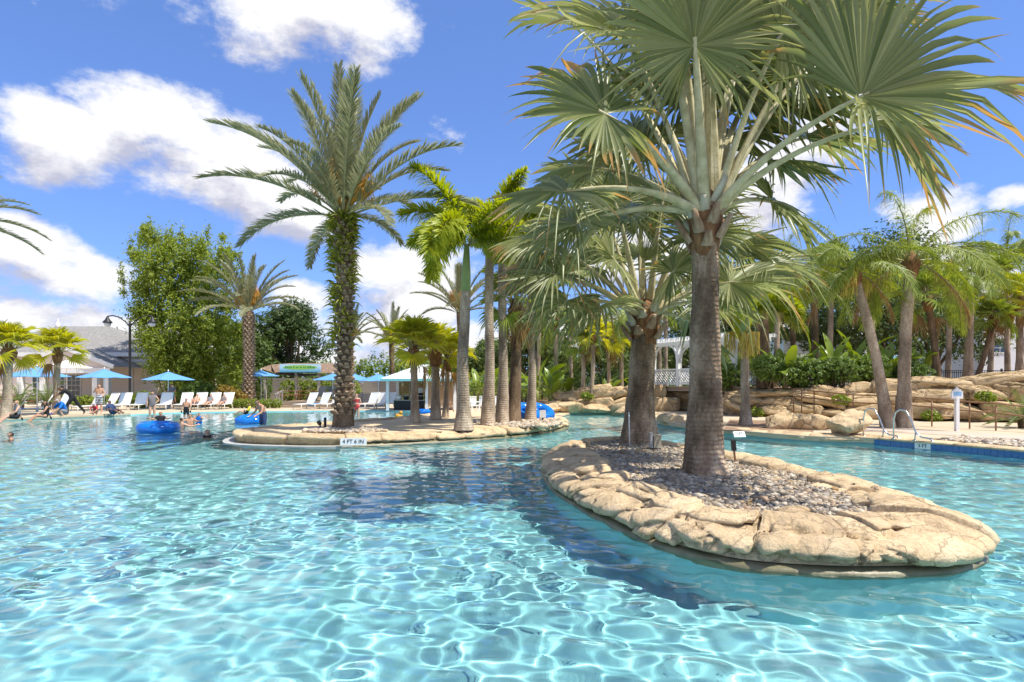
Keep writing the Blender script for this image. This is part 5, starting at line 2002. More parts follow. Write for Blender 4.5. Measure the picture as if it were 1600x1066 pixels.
# level coping with blue tiles below, on towards the camera
CPF = [(.55, .17), (.55, .235), (.3, .24), (.06, .235), (-.02, .22), (-.04, .19), (-.02, .165), (.1, .16)]
cop = thing('pool_coping', 'smooth tan coping of the pool edge at the right', 'coping')
s = sE
while s < C3.L - .3:
    rim_stone(C3, s, min(s + 2.0, C3.L), CPF, rnd, cop, M['stone'], 8, 0, 1, 1, amp=.006, name='coping_slab')
    s += 2.0
tm = MB()
tm.box((-.072, -.012, -.072), (.072, .012, .072))
TILE_ME = tm.mesh('tile')
s = sE
while s < C3.L - 4:
    p, q = C3.at(s), C3.nin(s)
    a = math.atan2(q.y, q.x) - PI / 2
    for z in (.09, -.06):
        link('tile', TILE_ME, M['tile'], bpy.data.objects['pool_wall'], (p.x - q.x * .012, p.y - q.y * .012, z), (0, 0, a))
    s += .15


def text_mesh(txt, size, depth=.003):
    cu = bpy.data.curves.new('text', 'FONT')
    cu.body = txt
    cu.size = size
    cu.align_x = 'CENTER'
    cu.align_y = 'CENTER'
    cu.extrude = depth
    ob = bpy.data.objects.new('text', cu)
    COL.objects.link(ob)
    dg = bpy.context.evaluated_depsgraph_get()
    me = bpy.data.meshes.new_from_object(ob.evaluated_get(dg))
    bpy.data.objects.remove(ob)
    bpy.data.curves.remove(cu)
    return me


def depth_mark(label, txt, loc, w, h, rz=0.0, tilt=0.0, size=None):
    t = thing('depth_marker', label, 'sign', loc, rz)
    b = MB()
    Mx = Matrix.Rotation(tilt, 4, 'X')
    b.box((-w / 2, -.0, -h / 2), (w / 2, .05, h / 2), 0, Mx)
    b.build('plate', M['white'], t)
    me = text_mesh(txt, size or h * .8)
    link('lettering', me, M['black'], t, Mx @ Vector((0, -.004, 0)), (PI / 2 + tilt, 0, 0))
    return t


depth_mark('white depth plate reading 4 FT 6 IN on the edge of the tan spit', '4 FT 6 IN', (at(552, 690, 17.22).x, 17.22, .165), .74, .20, 0, -.12, .155)
p = gr(1154, 676, .24)
depth_mark('white depth plate reading 3 FT on the far bank right of the big fan palm', '3 FT', (p.x - .1, p.y - .35, .22), .40, .19, .25, -.5, .14)
sm = min((sE + .05 * k for k in range(400)), key=lambda v: abs(C3.at(v).x / C3.at(v).y - (1444 - 800) / 950))
p, q = C3.at(sm), C3.nin(sm)
depth_mark('white depth plate reading 3 FT set in the blue tile band', '3 FT', (p.x - q.x * .035, p.y - q.y * .035, .085), .42, .16, math.atan2(q.y, q.x) - PI / 2, 0, .13)

# rocks
ROCKS = [boulder_mesh('rock', 1.0, .62, .55, 700 + i, 4, 7, .13, .38) for i in range(9)]


def rock_wall(label, pts, seed, layers):
    """wall of stacked rocks along a line; layers: (height, depth offset, size)"""
    t = thing('rock_wall', label, 'rock wall')
    rnd = random.Random(seed)
    C = Curve([(p[0], p[1]) for p in pts], closed=False)
    Z = lambda s: float(np.interp(s / C.L, np.linspace(0, 1, len(pts)), [p[2] for p in pts]))
    k = 0
    for (hf, dy, sz) in layers:
        s = rnd.uniform(0, .5)
        while s < C.L:
            w = sz * rnd.uniform(.75, 1.35)
            p = C.at(s + w * .8)
            top = Z(s)
            z = ZB + (top - ZB) * hf
            zs = (top - ZB) / len(layers) * rnd.uniform(.85, 1.2)
            d = (C.at(s + .3) - C.at(s - .3)).normalized()
            link('rock', ROCKS[k % 9], M['wallrock'], t, (p.x - d.y * dy, p.y + dy * abs(d.x), z + rnd.uniform(-.06, .06)), (R(rnd.gauss(0, 6)), R(rnd.gauss(0, 7)), math.atan2(d.y, d.x) + rnd.gauss(0, .12) + (PI if rnd.random() < .5 else 0)), (w * rnd.uniform(.9, 1.4), w * rnd.uniform(.75, 1.1), zs * rnd.uniform(1.0, 1.35)))
            k += 1
            s += w * 1.5
    # solid core behind the rocks
    b = MB()
    n = 24
    vs = []
    for i in range(n + 1):
        s = C.L * i / n
        p = C.at(s)
        d = (C.at(s + .3) - C.at(s - .3)).normalized()
        nx, ny = -d.y, abs(d.x)
        zt = Z(s)
        vs += [(p.x, p.y + .25, 0), (p.x, p.y + .55, zt * .55), (p.x, p.y + .9, zt - .12), (p.x, p.y + 3.0, zt - .05)]
    fs = [(i * 4 + j, i * 4 + 4 + j, i * 4 + 5 + j, i * 4 + 1 + j) for i in range(n) for j in range(3)]
    b.add(vs, fs)
    b.build('wall_core', M['wallrock'], t, smooth=True)
    return t


def wp(px, Y, z):
    return (at(px, 600, Y).x, Y, z)


rock_wall('long golden rock wall on the right behind the ramp rail', [wp(1128, 31.5, 1.3), wp(1200, 30, 1.4), wp(1290, 28.8, 1.5), wp(1390, 27.5, 1.7), wp(1480, 26.5, 1.9), wp(1560, 25.8, 2.05), wp(1660, 25.2, 2.15)], 71, [(.22, -.25, 1.0), (.62, .15, .95), (.93, .6, 1.1)])
rock_wall('low golden rock wall left of the pergola', [wp(866, 37.5, 1.15), wp(900, 37, 1.45), wp(945, 36.5, 1.55), wp(990, 36, 1.6), wp(1030, 36, 1.6)], 72, [(.25, -.2, .8), (.8, .25, .85)])
rock_wall('shadowed rocks beneath the pergola deck', [wp(1030, 37.2, 1.3), wp(1080, 36.5, 1.3), wp(1140, 34.5, 1.3)], 73, [(.25, -.1, .8), (.75, .2, .8)])
bed = MB()
bp_ = [wp(1128, 33.2, 0)[:2], wp(1290, 30.8, 0)[:2], wp(1480, 28.6, 0)[:2], wp(1680, 27.2, 0)[:2], (60, 30), (60, 54), (14, 54)]
bed.prism(bp_, .1, ZBED)
o = bed.build('planting_bed', M['mulch'])
tag(o, kind='structure')
bed = MB()
bed.prism([wp(840, 38.5, 0)[:2], wp(930, 37.8, 0)[:2], wp(1060, 38, 0)[:2], (14, 54), (2, 54)], .07, .62)
o = bed.build('planting_bed', M['mulch'])
tag(o, kind='structure')

for k, (px, py, Y, sx, sy, sz, rz, lab) in enumerate([
        (1322, 672, 18.9, .74, .6, .50, .3, 'big pale boulder beside the pool handrails'),
        (1225, 662, 22.0, .95, .6, .36, -.1, 'long low boulder right of the foxtail palm, left end'),
        (1272, 660, 21.6, .85, .55, .40, .15, 'low boulder between the long boulder and the pale one'),
        (1047, 662, 25.8, .55, .5, .26, .3, 'small rounded boulder at the water between the two fan palm trunks'),
        (850, 646, 34.5, 1.0, .6, .30, .1, 'low tan rock beyond the end of the spit'),
        (884, 643, 35.8, 1.1, .6, .35, -.1, 'low tan rock at the channel head'),
        (930, 640, 36.0, 1.2, .5, .28, 0, 'flat tan rock below the low rock wall'),
        (980, 645, 34.8, .9, .5, .22, .2, 'flat tan rock just left of the shorter fan palm trunk'),
        (1325, 655, 24.0, .7, .45, .3, .2, 'golden boulder behind the leaning trunk')]):
    X = at(px, 600, Y).x
    t = thing('boulder', lab, 'boulder', (X, Y, ZB - .05))
    link('rock_body', boulder_mesh('rock_body', sx, sy, sz, 740 + k, 4, 9, .1), M['stone'] if k in (0, 3) else M['wallrock'], t, (0, 0, sz * .75), (0, 0, rz))

# gravel strip behind the coping, and the path
c = [C3.at(sE + 1.0 + k * .5) + C3.nin(sE + 1.0 + k * .5) * .75 for k in range(12)]
c2 = [C3.at(sE + 1.0 + k * .5) + C3.nin(sE + 1.0 + k * .5) * 2.6 for k in range(12)]
g = pebbles('gravel_strip', [(v.x, v.y) for v in c] + [(v.x, v.y) for v in c2[::-1]], lambda x, y: ZB + .01, .05, .085, M['gravel'], None, 33)
tag(g, 'tan gravel strip behind the pool handrails', 'gravel', kind='stuff')
pa = MB()
c = [C3.at(sE - 5 + k * 1.2) + C3.nin(sE - 5 + k * 1.2) * 2.9 for k in range(15)]
c2 = [C3.at(sE - 5 + k * 1.2) + C3.nin(sE - 5 + k * 1.2) * 5.0 for k in range(15)]
pa.prism([(v.x, v.y) for v in c] + [(v.x, v.y) for v in c2[::-1]], ZB - .03, ZB + .012)
tag(pa.build('path', M['path']), kind='structure')
mu = MB()
mu.prism([gr(1130, 672, ZB)[:2], gr(1270, 676, ZB)[:2], gr(1280, 660, ZB)[:2], gr(1140, 656, ZB)[:2]], ZB - .03, ZB + .008)
tag(mu.build('mulch_bed', M['mulch']), kind='structure')

# ramp rail
rail = thing('hand_rail', 'rust brown metal ramp rail in front of the rock wall', 'railing')
rp = [(1240, 608, 26.5), (1272, 611, 25.8), (1333, 617, 25), (1400, 619, 24), (1456, 623, 22.8), (1515, 628, 21.6), (1556, 631, 20.8), (1640, 639, 19.6)]
P_ = [at(*q) for q in rp]
for zz in (0, -.32):
    b = MB()
    b.tube([v + Vector((0, 0, zz)) for v in P_], .03, 6)
    b.build('rail', M['rust'], rail, smooth=True)
for v in P_ + [P_[0].lerp(P_[1], .4)]:
    b = MB()
    b.tube([(v.x, v.y, ZB), v], .028, 6)
    b.build('post', M['rust'], rail, smooth=True)

# steel pool handrails
for k, (px, Y, lab) in enumerate([(1378, 17.9, 'left steel pool handrail bending into the water'), (1428, 17.0, 'right steel pool handrail bending into the water')]):
    X = at(px, 600, Y).x
    t = thing('pool_handrail', lab, 'handrail', (X, Y, ZB), .5)
    for dx in (0,):
        b = MB()
        b.tube([(dx, .55, 0), (dx, .55, .55), (dx, .50, .78), (dx, .38, .87), (dx, .22, .84), (dx, .08, .6), (dx, -.05, .25), (dx, -.2, .12), (dx, -.42, .1), (dx, -.55, -.02), (dx, -.58, -.25)], .024, 8)
        b.build('rail', M['chrome'], t, smooth=True)
    b = MB()
    b.tube([(0, -.05, .26), (0, -.02, 0)], .022, 8)
    b.build('strut', M['chrome'], t, smooth=True)
    for q in ((0, .55), (0, -.02)):
        b = MB()
        b.lathe([(.06, 0), (.06, .015), (.035, .03)], 10, (q[0], q[1], .012))
        b.build('flange', M['chrome'], t, smooth=True)

# sign post on the right bank
p = gr(1495, 674, ZB)
t = thing('sign_post', 'white post with small rounded blue and white sign beside the ramp rail', 'sign', p)
b = MB(); b.box((-.055, -.055, 0), (.055, .055, 1.12)); b.build('post', M['white'], t)
b = MB(); b.prism([(-.19, -.03), (.19, -.03), (.19, .03), (-.19, .03)], 1.10, 1.36); b.box((-.13, -.03, 1.36), (.13, .03, 1.41)); b.box((-.06, -.03, 1.41), (.06, .03, 1.45)); b.build('sign_board', M['white'], t)
M['signblue'] = mat_plain('pale_blue_print', (0.25, 0.48, 0.72), .5)
b = MB(); b.box((-.13, -.036, 1.20), (.13, -.031, 1.34)); b.build('blue_panel', M['signblue'], t)
b = MB(); b.ball((0, 0, 1.47), .035, 8, 6); b.build('finial', M['white'], t, smooth=True)

# stakes and lights on the islands
p = gr(1149, 718, .36)
t = thing('garden_light', 'dark slanted spot light stake on the pebbles right of the big fan palm', 'garden light', p)
b = MB(); b.tube([(0, 0, -.05), (-.03, 0, .22)], .022, 6); b.build('stake', M['darkpole'] if 'darkpole' in M else M['rust'], t)
b = MB(); b.bar((-.025, 0, .17), (-.05, -.02, .37), .075, .075); b.build('lamp_head', M['black'], t)
p = gr(984, 697, .36)
t = thing('marker_pole', 'thin white pole stuck in the pebbles before the shorter fan palm', 'pole', p)
b = MB(); b.tube([(0, 0, -.05), (-.02, 0, .76)], .014, 6); b.build('rod', M['white'], t, smooth=True)
b = MB(); b.ball((-.02, 0, .77), .018, 6, 4); b.build('rod_cap', M['white'], t, smooth=True)
p = gr(1026, 700, .36)
t = thing('light_box', 'small tan junction box beside the shorter fan palm', 'box', p)
b = MB(); b.box((-.07, -.06, 0), (.09, .06, .27)); b.build('box_body', M['leafbase'], t)
b = MB(); b.box((-.075, -.065, .27), (.095, .065, .30)); b.build('box_lid', M['leafbase'], t)
b = MB(); b.box((-.15, -.05, 0), (-.09, .05, .34)); b.build('stub_post', M['concrete'], t)
p = gr(508, 671, .33)
t = thing('garden_light', 'dark spot light stakes left of the tall date palm trunk', 'garden light', p)
b = MB(); b.tube([(0, 0, -.05), (0, 0, .38)], .045, 8); b.build('lamp_tube', M['black'], t, smooth=True)
b = MB(); b.tube([(-.16, 0, -.05), (-.16, 0, .18)], .03, 8); b.build('stake', M['black'], t, smooth=True)
b = MB(); b.bar((-.16, 0, .16), (-.2, -.08, .26), .09, .09); b.build('lamp_head', M['black'], t)
p = gr(848, 659, Z2)
t = thing('depth_post', 'short dark post with white plate at the end of the spit', 'sign', p)
b = MB(); b.tube([(0, 0, 0), (0, 0, .25)], .04, 6); b.build('post', M['black'], t)
b = MB(); b.box((-.12, -.06, .16), (.12, -.045, .46)); b.build('plate', M['white'], t)
p0, p1 = at(835, 626, 28.5), at(878, 658, 26.5)
t = thing('metal_pole', 'thin silver pole slanting down behind the blue floats', 'pole', p1)
b = MB(); b.tube([p0 - p1, (0, 0, -.05)], .025, 6); b.build('tube', M['chrome'], t, smooth=True)
b = MB(); b.tube([(p0 - p1), (p0 - p1) * 1.05], .034, 6); b.build('end_cap', M['black'], t, smooth=True)

# ---------------------------------------------------------------- pergola bridge
pg0, pg1 = Vector((at(1018, 600, 37.5).x, 37.5, 0)), Vector((at(1150, 600, 31.5).x, 31.5, 0))
dv = pg1 - pg0
PL = dv.length
t = thing('pergola', 'white wooden pergola with lattice rails standing on a bridge', 'pergola', pg0, math.atan2(dv.y, dv.x))
M['wood'] = mat_surf('weathered_wood', (0.26, 0.19, 0.13), (0.40, 0.31, 0.22), 3, .8, .3, 20, stretch=(.3, 3, 3))
W_ = 2.2
b = MB(); b.box((-.3, 0, 1.38), (PL + .3, W_, 1.62)); b.build('bridge_beam', M['wood'], t)
npl = 26
for i in range(npl):
    b = MB()
    x0 = -.35 + (PL + .7) * i / npl
    b.box((x0 + .008, -.08, 1.62), (x0 + (PL + .7) / npl - .008, W_ + .08, 1.66))
    b.build('plank', M['wood'], t)
for y in (0.08, W_ - .08):
    for i in range(4):
        x = .15 + (PL - .3) * i / 3
        b = MB(); b.box((x - .09, y - .09, 1.66), (x + .09, y + .09, 4.05)); b.build('post', M['white'], t)
        for sgn in (-1, 1):
            if 0 <= i + sgn <= 3:
                b = MB()
                pts = [(x + sgn * (.12 + .6 * (1 - math.cos(a))), y, 3.25 + .78 * math.sin(a)) for a in np.linspace(0, PI / 2, 7)]
                for u, v in zip(pts[:-1], pts[1:]):
                    b.bar(u, v, .07, .10)
                b.build('arch_brace', M['white'], t)
    b = MB(); b.box((-.35, y - .06, 4.05), (PL + .35, y + .06, 4.28)); b.build('beam', M['white'], t)
    for i in range(3):
        x0, x1 = .15 + (PL - .3) * i / 3 + .09, .15 + (PL - .3) * (i + 1) / 3 - .09
        for z in (1.76, 2.62):
            b = MB(); b.box((x0, y - .04, z), (x1, y + .04, z + .07)); b.build('rail', M['white'], t)
        b = MB()
        n = 9
        for k in range(-4, n):
            xa, xb = x0 + (x1 - x0) * k / n, x0 + (x1 - x0) * (k + 4) / n
            for f in (0, 1):
                a_, c_ = Vector((xa, y + (.012 if f else -.012), 1.83 if f else 2.62)), Vector((xb, y + (.012 if f else -.012), 2.62 if f else 1.83))
                for lim, low in ((x0, True), (x1, False)):
                    pass
                d_ = c_ - a_
                u0 = max(0, (x0 - xa) / (xb - xa))
                u1 = min(1, (x1 - xa) / (xb - xa))
                if u1 - u0 > .05:
                    b.bar(a_ + d_ * u0, a_ + d_ * u1, .02, .045, up=(0, 1, 0))
        b.build('lattice_panel', M['white'], t)
        tag(t.children[-1], kind='stuff')
for i in range(17):
    x = -.3 + (PL + .6) * i / 16
    b = MB(); b.box((x - .035, -.45, 4.28), (x + .035, W_ + .45, 4.44)); b.build('rafter', M['white'], t)
for y in (-.2, .5, 1.1, 1.7, 2.4):
    b = MB(); b.box((-.4, y - .03, 4.443), (PL + .4, y + .03, 4.49)); b.build('purlin', M['white'], t)


def picket_fence(label, p0, p1, z, h, n, mat):
    t = thing('metal_fence', label, 'fence', (p0[0], p0[1], z), math.atan2(p1[1] - p0[1], p1[0] - p0[0]))
    L_ = math.hypot(p1[0] - p0[0], p1[1] - p0[1])
    for zz in (.12, h - .16, h - .04):
        b = MB(); b.box((0, -.02, zz), (L_, .02, zz + .04)); b.build('rail', mat, t)
    pk = MB(); pk.box((-.011, -.011, 0), (.011, .011, h)); pm = pk.mesh('picket')
    for i in range(n + 1):
        link('picket', pm, mat, t, (L_ * i / n, -.035, 0))
    for i in range(0, n + 1, 14):
        b = MB(); b.box((-.04, -.04, 0), (.04, .04, h + .1)); b.build('post', mat, t, loc=(L_ * i / n, 0.0, 0))
    return t


picket_fence('black metal fence on the rock wall right of the pergola', wp(1108, 33.6, 0), wp(1150, 32.8, 0), ZBED - .1, 1.15, 14, M['black'])
picket_fence('black metal fence behind the paddle leaved plants', wp(1270, 33.5, 0), wp(1425, 33, 0), ZBED, 1.15, 50, M['black'])
picket_fence('black metal fence low at the right before the white house', wp(1470, 36, 0), wp(1660, 36, 0), ZBED, 1.0, 56, M['black'])

# ---------------------------------------------------------------- houses
M['siding'] = mat_surf('white_siding', (0.70, 0.71, 0.73), (0.80, 0.80, 0.80), 2, .7, .15, 3, stretch=(.1, .1, 14))
M['roofgrey'] = mat_surf('grey_shingle', (0.20, 0.19, 0.18), (0.33, 0.31, 0.29), 3.5, .9, .4, 12, c3=(0.26, 0.25, 0.23), stretch=(1, 1, 3))
M['pinkwall'] = mat_surf('pale_pink_siding', (0.74, 0.63, 0.55), (0.80, 0.70, 0.62), 1.5, .8, .2, 2.5, stretch=(.1, .1, 16))
M['brick'] = mat_surf('red_brick_base', (0.25, 0.10, 0.07), (0.36, 0.17, 0.12), 9, .9, .3)


def window(parent, x, y, z, w, h, cols=2, rows=3, frame=None, name='window'):
    """window in a wall whose outside looks towards -Y"""
    f = MB()
    f.box((x - w / 2 - .08, y - .06, z - .08), (x + w / 2 + .08, y - .003, z)); f.box((x - w / 2 - .08, y - .06, z + h), (x + w / 2 + .08, y - .003, z + h + .08))
    f.box((x - w / 2 - .08, y - .06, z), (x - w / 2, y - .003, z + h)); f.box((x + w / 2, y - .06, z), (x + w / 2 + .08, y - .003, z + h))
    for i in range(1, cols):
        xx = x - w / 2 + w * i / cols
        f.box((xx - .02, y - .045, z), (xx + .02, y - .02, z + h))
    for j in range(1, rows):
        zz = z + h * j / rows
        f.box((x - w / 2, y - .047, zz - .02), (x + w / 2, y - .018, zz + .02))
    o = f.build(name, frame or M['white'], parent)
    for i in range(cols):
        for j in range(rows):
            g_ = MB()
            g_.box((x - w / 2 + w * i / cols + .02, y - .015, z + h * j / rows + .02), (x - w / 2 + w * (i + 1) / cols - .02, y - .004, z + h * (j + 1) / rows - .02))
            g_.build('pane', M['glass'], o)
    return o


def house(label, x0, x1, y0, y1, h, ridge, wins, wall, hip=0.0):
    cx = (x0 + x1) / 2
    t = thing('house', label, 'house', (cx, y0, 0))
    a, bb, d = x0 - cx, x1 - cx, y1 - y0
    b = MB(); b.box((a, 0, 0), (bb, d, h)); b.build('wall', wall, t)
    r = MB()
    e = .4
    r.add([(a - e, -e, h + .002), (bb + e, -e, h + .002), (bb + e, d + e, h + .002), (a - e, d + e, h + .002), (a - e + hip, d / 2, h + ridge), (bb + e - hip, d / 2, h + ridge)],
          [(0, 1, 5, 4), (1, 2, 5), (2, 3, 4, 5), (3, 0, 4), (3, 2, 1, 0)])
    ro = r.build('roof', M['roofgrey'], t)
    b = MB(); b.box((a - e, -e - .03, h - .18), (bb + e, -e, h + .05)); b.build('fascia', M['white'], ro)
    for w in wins:
        window(t, *w)
    return t


hx = lambda px, Y: at(px, 600, Y).x
house('white two storey house behind the palms at the right edge', hx(1535, 58), hx(1720, 58), 58, 68, 10.6, 2.0, [(-4.0, 0, 4.8, 1.5, 1.3), (-1.3, 0, 4.8, 1.6, 1.4), (-4.0, 0, 7.6, 1.3, 1.4), (-1.4, 0, 7.6, 1.3, 1.4)], M['siding'])
house('white house half hidden by trees left of the two storey one', hx(1480, 66), hx(1533, 66), 66, 74, 10.0, 2.0, [(-.9, 0, 2.9, 1.0, .7), (.8, 0, 2.9, 1.0, .7), (.9, 0, 6.5, .9, 1.4)], M['siding'])
house('white house glimpsed through the paddle leaved plants', hx(1225, 66), hx(1360, 66), 66, 74, 7.2, 2.2, [(-3, 0, 2.6, 1.2, 1.3), (1, 0, 2.6, 1.2, 1.3), (2.6, 0, 4.9, 1.0, 1.2)], M['siding'])
house('white house glimpsed left of the pergola', hx(925, 72), hx(1010, 72), 72, 80, 5.4, 2.2, [(-1.8, 0, 1.6, 1.2, 1.3), (1.2, 0, 1.6, 1.2, 1.3)], M['siding'])

# clubhouse
CY0 = 55.0
cx = hx(120, CY0)
t = thing('clubhouse', 'pale pink clubhouse with grey shingle hip roof and white trimmed porch', 'building', (cx, CY0, 0))
xl, xr = hx(-60, CY0) - cx, hx(246, CY0) - cx
he = zat(552, CY0)
b = MB(); b.box((xl, 0, 0), (xr, 11, he)); b.build('wall', M['pinkwall'], t)
b = MB(); b.box((xl - .03, -.04, 0), (xr + .03, 11.03, .75)); b.build('brick_base', M['brick'], t)
r = MB()
e = .5
zr = zat(510, CY0 + 5.5)
r.add([(xl - e, -e, he + .003), (xr + e, -e, he + .003), (xr + e, 11 + e, he + .003), (xl - e, 11 + e, he + .003), (xl + 4.5, 5.5, zr), (hx(170, CY0 + 5.5) - cx, 5.5, zr)], [(0, 1, 5, 4), (1, 2, 5), (2, 3, 4, 5), (3, 0, 4), (3, 2, 1, 0)])
ro = r.build('roof', M['roofgrey'], t)
b = MB(); b.box((xl - e, -e - .04, he - .32), (xr + e, -e, he + .04)); b.build('fascia', M['white'], ro)
b = MB(); b.box((xr + e, -e, he - .32), (xr + e + .04, 11 + e, he + .04)); b.build('fascia', M['white'], ro)
b = MB(); b.lathe([(.22, 0), (.22, .25), (.1, .45), (.05, .8)], 10, (xl + 4.6, 5.5, zr - .05)); b.build('finial', M['white'], ro)
# porch with gable
pw0, pw1 = hx(28, 50.5) - cx, hx(172, 50.5) - cx
zp = zat(573, 50.5)
za = zat(542, 50.5)
pm = (pw0 + pw1) / 2
g = MB()
g.add([(pw0 - .4, -4.6, zp), (pm, -4.6, za), (pw1 + .4, -4.6, zp), (pw0 - .4, 2.5, zp), (pm, 2.5, za), (pw1 + .4, 2.5, zp)], [(0, 1, 4, 3), (1, 2, 5, 4)])
po = g.build('porch_roof', M['roofgrey'], t)
b = MB(); b.add([(pw0, -4.4, zp - .05), (pw1, -4.4, zp - .05), (pm, -4.4, za - .2)], [(0, 1, 2)]); b.build('gable', M['pinkwall'], po)
for (xa, xb) in ((pw0 - .4, pm), (pw1 + .4, pm)):
    b = MB(); b.bar((xa, -4.66, zp - .02), (xb, -4.66, za - .02), .1, .34); b.build('gable_trim', M['white'], po)
b = MB(); b.box((pw0, -4.5, zp - .55), (pw1, -4.2, zp - .08)); b.build('porch_beam', M['white'], t)
for px in (33, 68, 150, 168):
    x = hx(px, 50.7) - cx
    b = MB(); b.box((x - .2, -4.5, 0), (x + .2, -4.1, zp - .55)); b.box((x - .26, -4.56, 0), (x + .26, -4.04, .35)); b.build('column', M['white'], t)
dr = window(t, hx(116, CY0) - cx, 0, .3, 1.1, 2.3, 3, 5, name='door')
b = MB(); b.ball((hx(116, CY0) - cx + .47, -.09, 1.25), .05, 8, 6); b.build('handle', M['chrome'], dr, smooth=True)
window(t, hx(92, CY0) - cx, 0, .3, 1.0, 2.3, 3, 5)
window(t, hx(60, CY0) - cx, 0, .9, 1.0, 1.5, 2, 3)
b = MB(); b.box((hx(206, CY0) - cx - .12, -.09, .75), (hx(206, CY0) - cx + .12, -.003, he - .3)); b.build('corner_board', M['white'], t)
b = MB(); b.box((hx(172, CY0) - cx, -.07, zat(566, CY0)), (xr, -.002, zat(561, CY0))); b.build('trim_band', M['white'], t)

# lamp post
LX, LY = hx(203, 46), 46
t = thing('lamp_post', 'tall black lamp post with two curved arms before the clubhouse', 'street lamp', (LX, LY, ZG))
hl = zat(503, LY)
b = MB(); b.lathe([(.22, 0), (.22, .3), (.14, .5), (.11, .9), (.09, 1.0), (.085, hl - .4), (.11, hl - .35), (.07, hl)], 12); b.build('pole', M['black'], t, smooth=True)
M['lampglass'] = mat_plain('frosted_lamp_glass', (0.7, 0.72, 0.7), .3)
for sg in (-1, 1):
    b = MB(); b.tube([(0, 0, hl - .45), (sg * .35, 0, hl - .05), (sg * .8, 0, hl + .28), (sg * 1.3, 0, hl + .42), (sg * 1.7, 0, hl + .35)], .045, 8); ar = b.build('arm', M['black'], t, smooth=True)
    b = MB(); b.lathe([(.05, .35), (.09, .28), (.16, .12), (.30, -.05), (.34, -.12), (.30, -.15)], 12, (sg * 1.7, 0, hl)); lh = b.build('lamp_shade', M['black'], t, smooth=True)
    b = MB(); b.lathe([(.24, -.15), (.22, -.34), (.12, -.42)], 12, (sg * 1.7, 0, hl)); b.build('lamp_glass', M['lampglass'], lh, smooth=True)

# ---------------------------------------------------------------- snack pavilion and seating deck
M['brownfab'] = mat_surf('brown_thatch_roof', (0.20, 0.13, 0.09), (0.34, 0.24, 0.17), 5, .9, .5, 30)
M['sail'] = mat_plain('tan_shade_cloth', (0.55, 0.44, 0.30), .9)
PY = 50.0
t = thing('snack_pavilion', 'low brown roofed snack pavilion with turquoise and green sign board', 'pavilion', (hx(470, PY), PY, ZG))
c_ = hx(470, PY)
xa, xb = hx(412, PY) - c_, hx(530, PY) - c_
zt, zb_ = zat(570, PY) - ZG, zat(583, PY) - ZG
b = MB()
b.add([(xa + .6, 0, zt), (xb, 0, zt), (xb, 4, zt + .25), (xa + .6, 4, zt + .25), (xa, -.7, zb_ + .35), (xa + 1.2, -.7, zb_), (xb, -.7, zb_), (xa + 1.2, 0, zb_)], [(0, 1, 2, 3), (4, 5, 7, 0), (5, 6, 1, 0), (4, 0, 3)])
b.build('roof', M['brownfab'], t)
b = MB()
vs = []
for i in range(13):
    f = i / 12
    x = (xa + .8) + (xb - xa - .9) * f
    s_ = .28 * math.sin(PI * f)
    vs += [(x, -.75, zb_ + .02 - s_), (x, 2.5, zb_ + .1 - s_ * .5)]
b.add(vs, [(i * 2, i * 2 + 2, i * 2 + 3, i * 2 + 1) for i in range(12)])
b.build('shade_cloth', M['sail'], t)
for px in (418, 466, 501):
    x = hx(px, PY) - c_
    b = MB(); b.box((x - .1, -.55, 0), (x + .1, -.35, zb_ - .02)); b.build('post', M['leafbase'], t)
sx0, sx1 = hx(443, PY) - c_, hx(506, PY) - c_
M['signgrad'], N_, L2_, bs_ = new_mat('turquoise_sign_print')
tc_ = N_.new('ShaderNodeTexCoord')
sp_ = N_.new('ShaderNodeSeparateXYZ')
L2_.new(tc_.outputs['Generated'], sp_.inputs[0])
cr_ = N_.new('ShaderNodeValToRGB')
cr_.color_ramp.elements[0].color = (0.05, 0.35, 0.50, 1)
cr_.color_ramp.elements[1].color = (0.55, 0.78, 0.86, 1)
cr_.color_ramp.elements[1].position = .6
L2_.new(sp_.outputs['Z'], cr_.inputs[0])
L2_.new(cr_.outputs[0], bs_.inputs['Base Color'])
b = MB(); b.box((sx0, -.86, zb_ + .05), (sx1, -.78, zt + .02)); so = b.build('sign_board', M['signgrad'], t)
M['signgreen'] = mat_plain('lime_sign_print', (0.33, 0.62, 0.10), .5)
M['signdark'] = mat_plain('dark_green_print', (0.06, 0.25, 0.08), .5)
b = MB()
pts = [((sx0 + sx1) / 2 + (sx1 - sx0) * .42 * math.cos(a), (zb_ + zt) / 2 + .1 + (zt - zb_) * .26 * math.sin(a)) for a in np.linspace(0, 2 * PI, 20)[:-1]]
b.add([(x, -.866, z) for x, z in pts], [tuple(range(19))]); b.build('sign_band', M['signgreen'], so)
rr = random.Random(9)
b = MB()
x = sx0 + (sx1 - sx0) * .14
while x < sx0 + (sx1 - sx0) * .86:
    w = rr.uniform(.07, .13)
    b.box((x, -.872, (zb_ + zt) / 2 + .04), (x + w, -.867, (zb_ + zt) / 2 + .04 + rr.choice((.12, .16))))
    x += w + rr.choice((.05, .05, .12))
b.build('sign_lettering', M['signdark'], so)
tag(so.children[-1], kind='stuff')

M['greywood'] = mat_surf('grey_fence_wood', (0.24, 0.21, 0.19), (0.36, 0.33, 0.30), 3, .9, .3, 20, stretch=(.3, 2, 2))


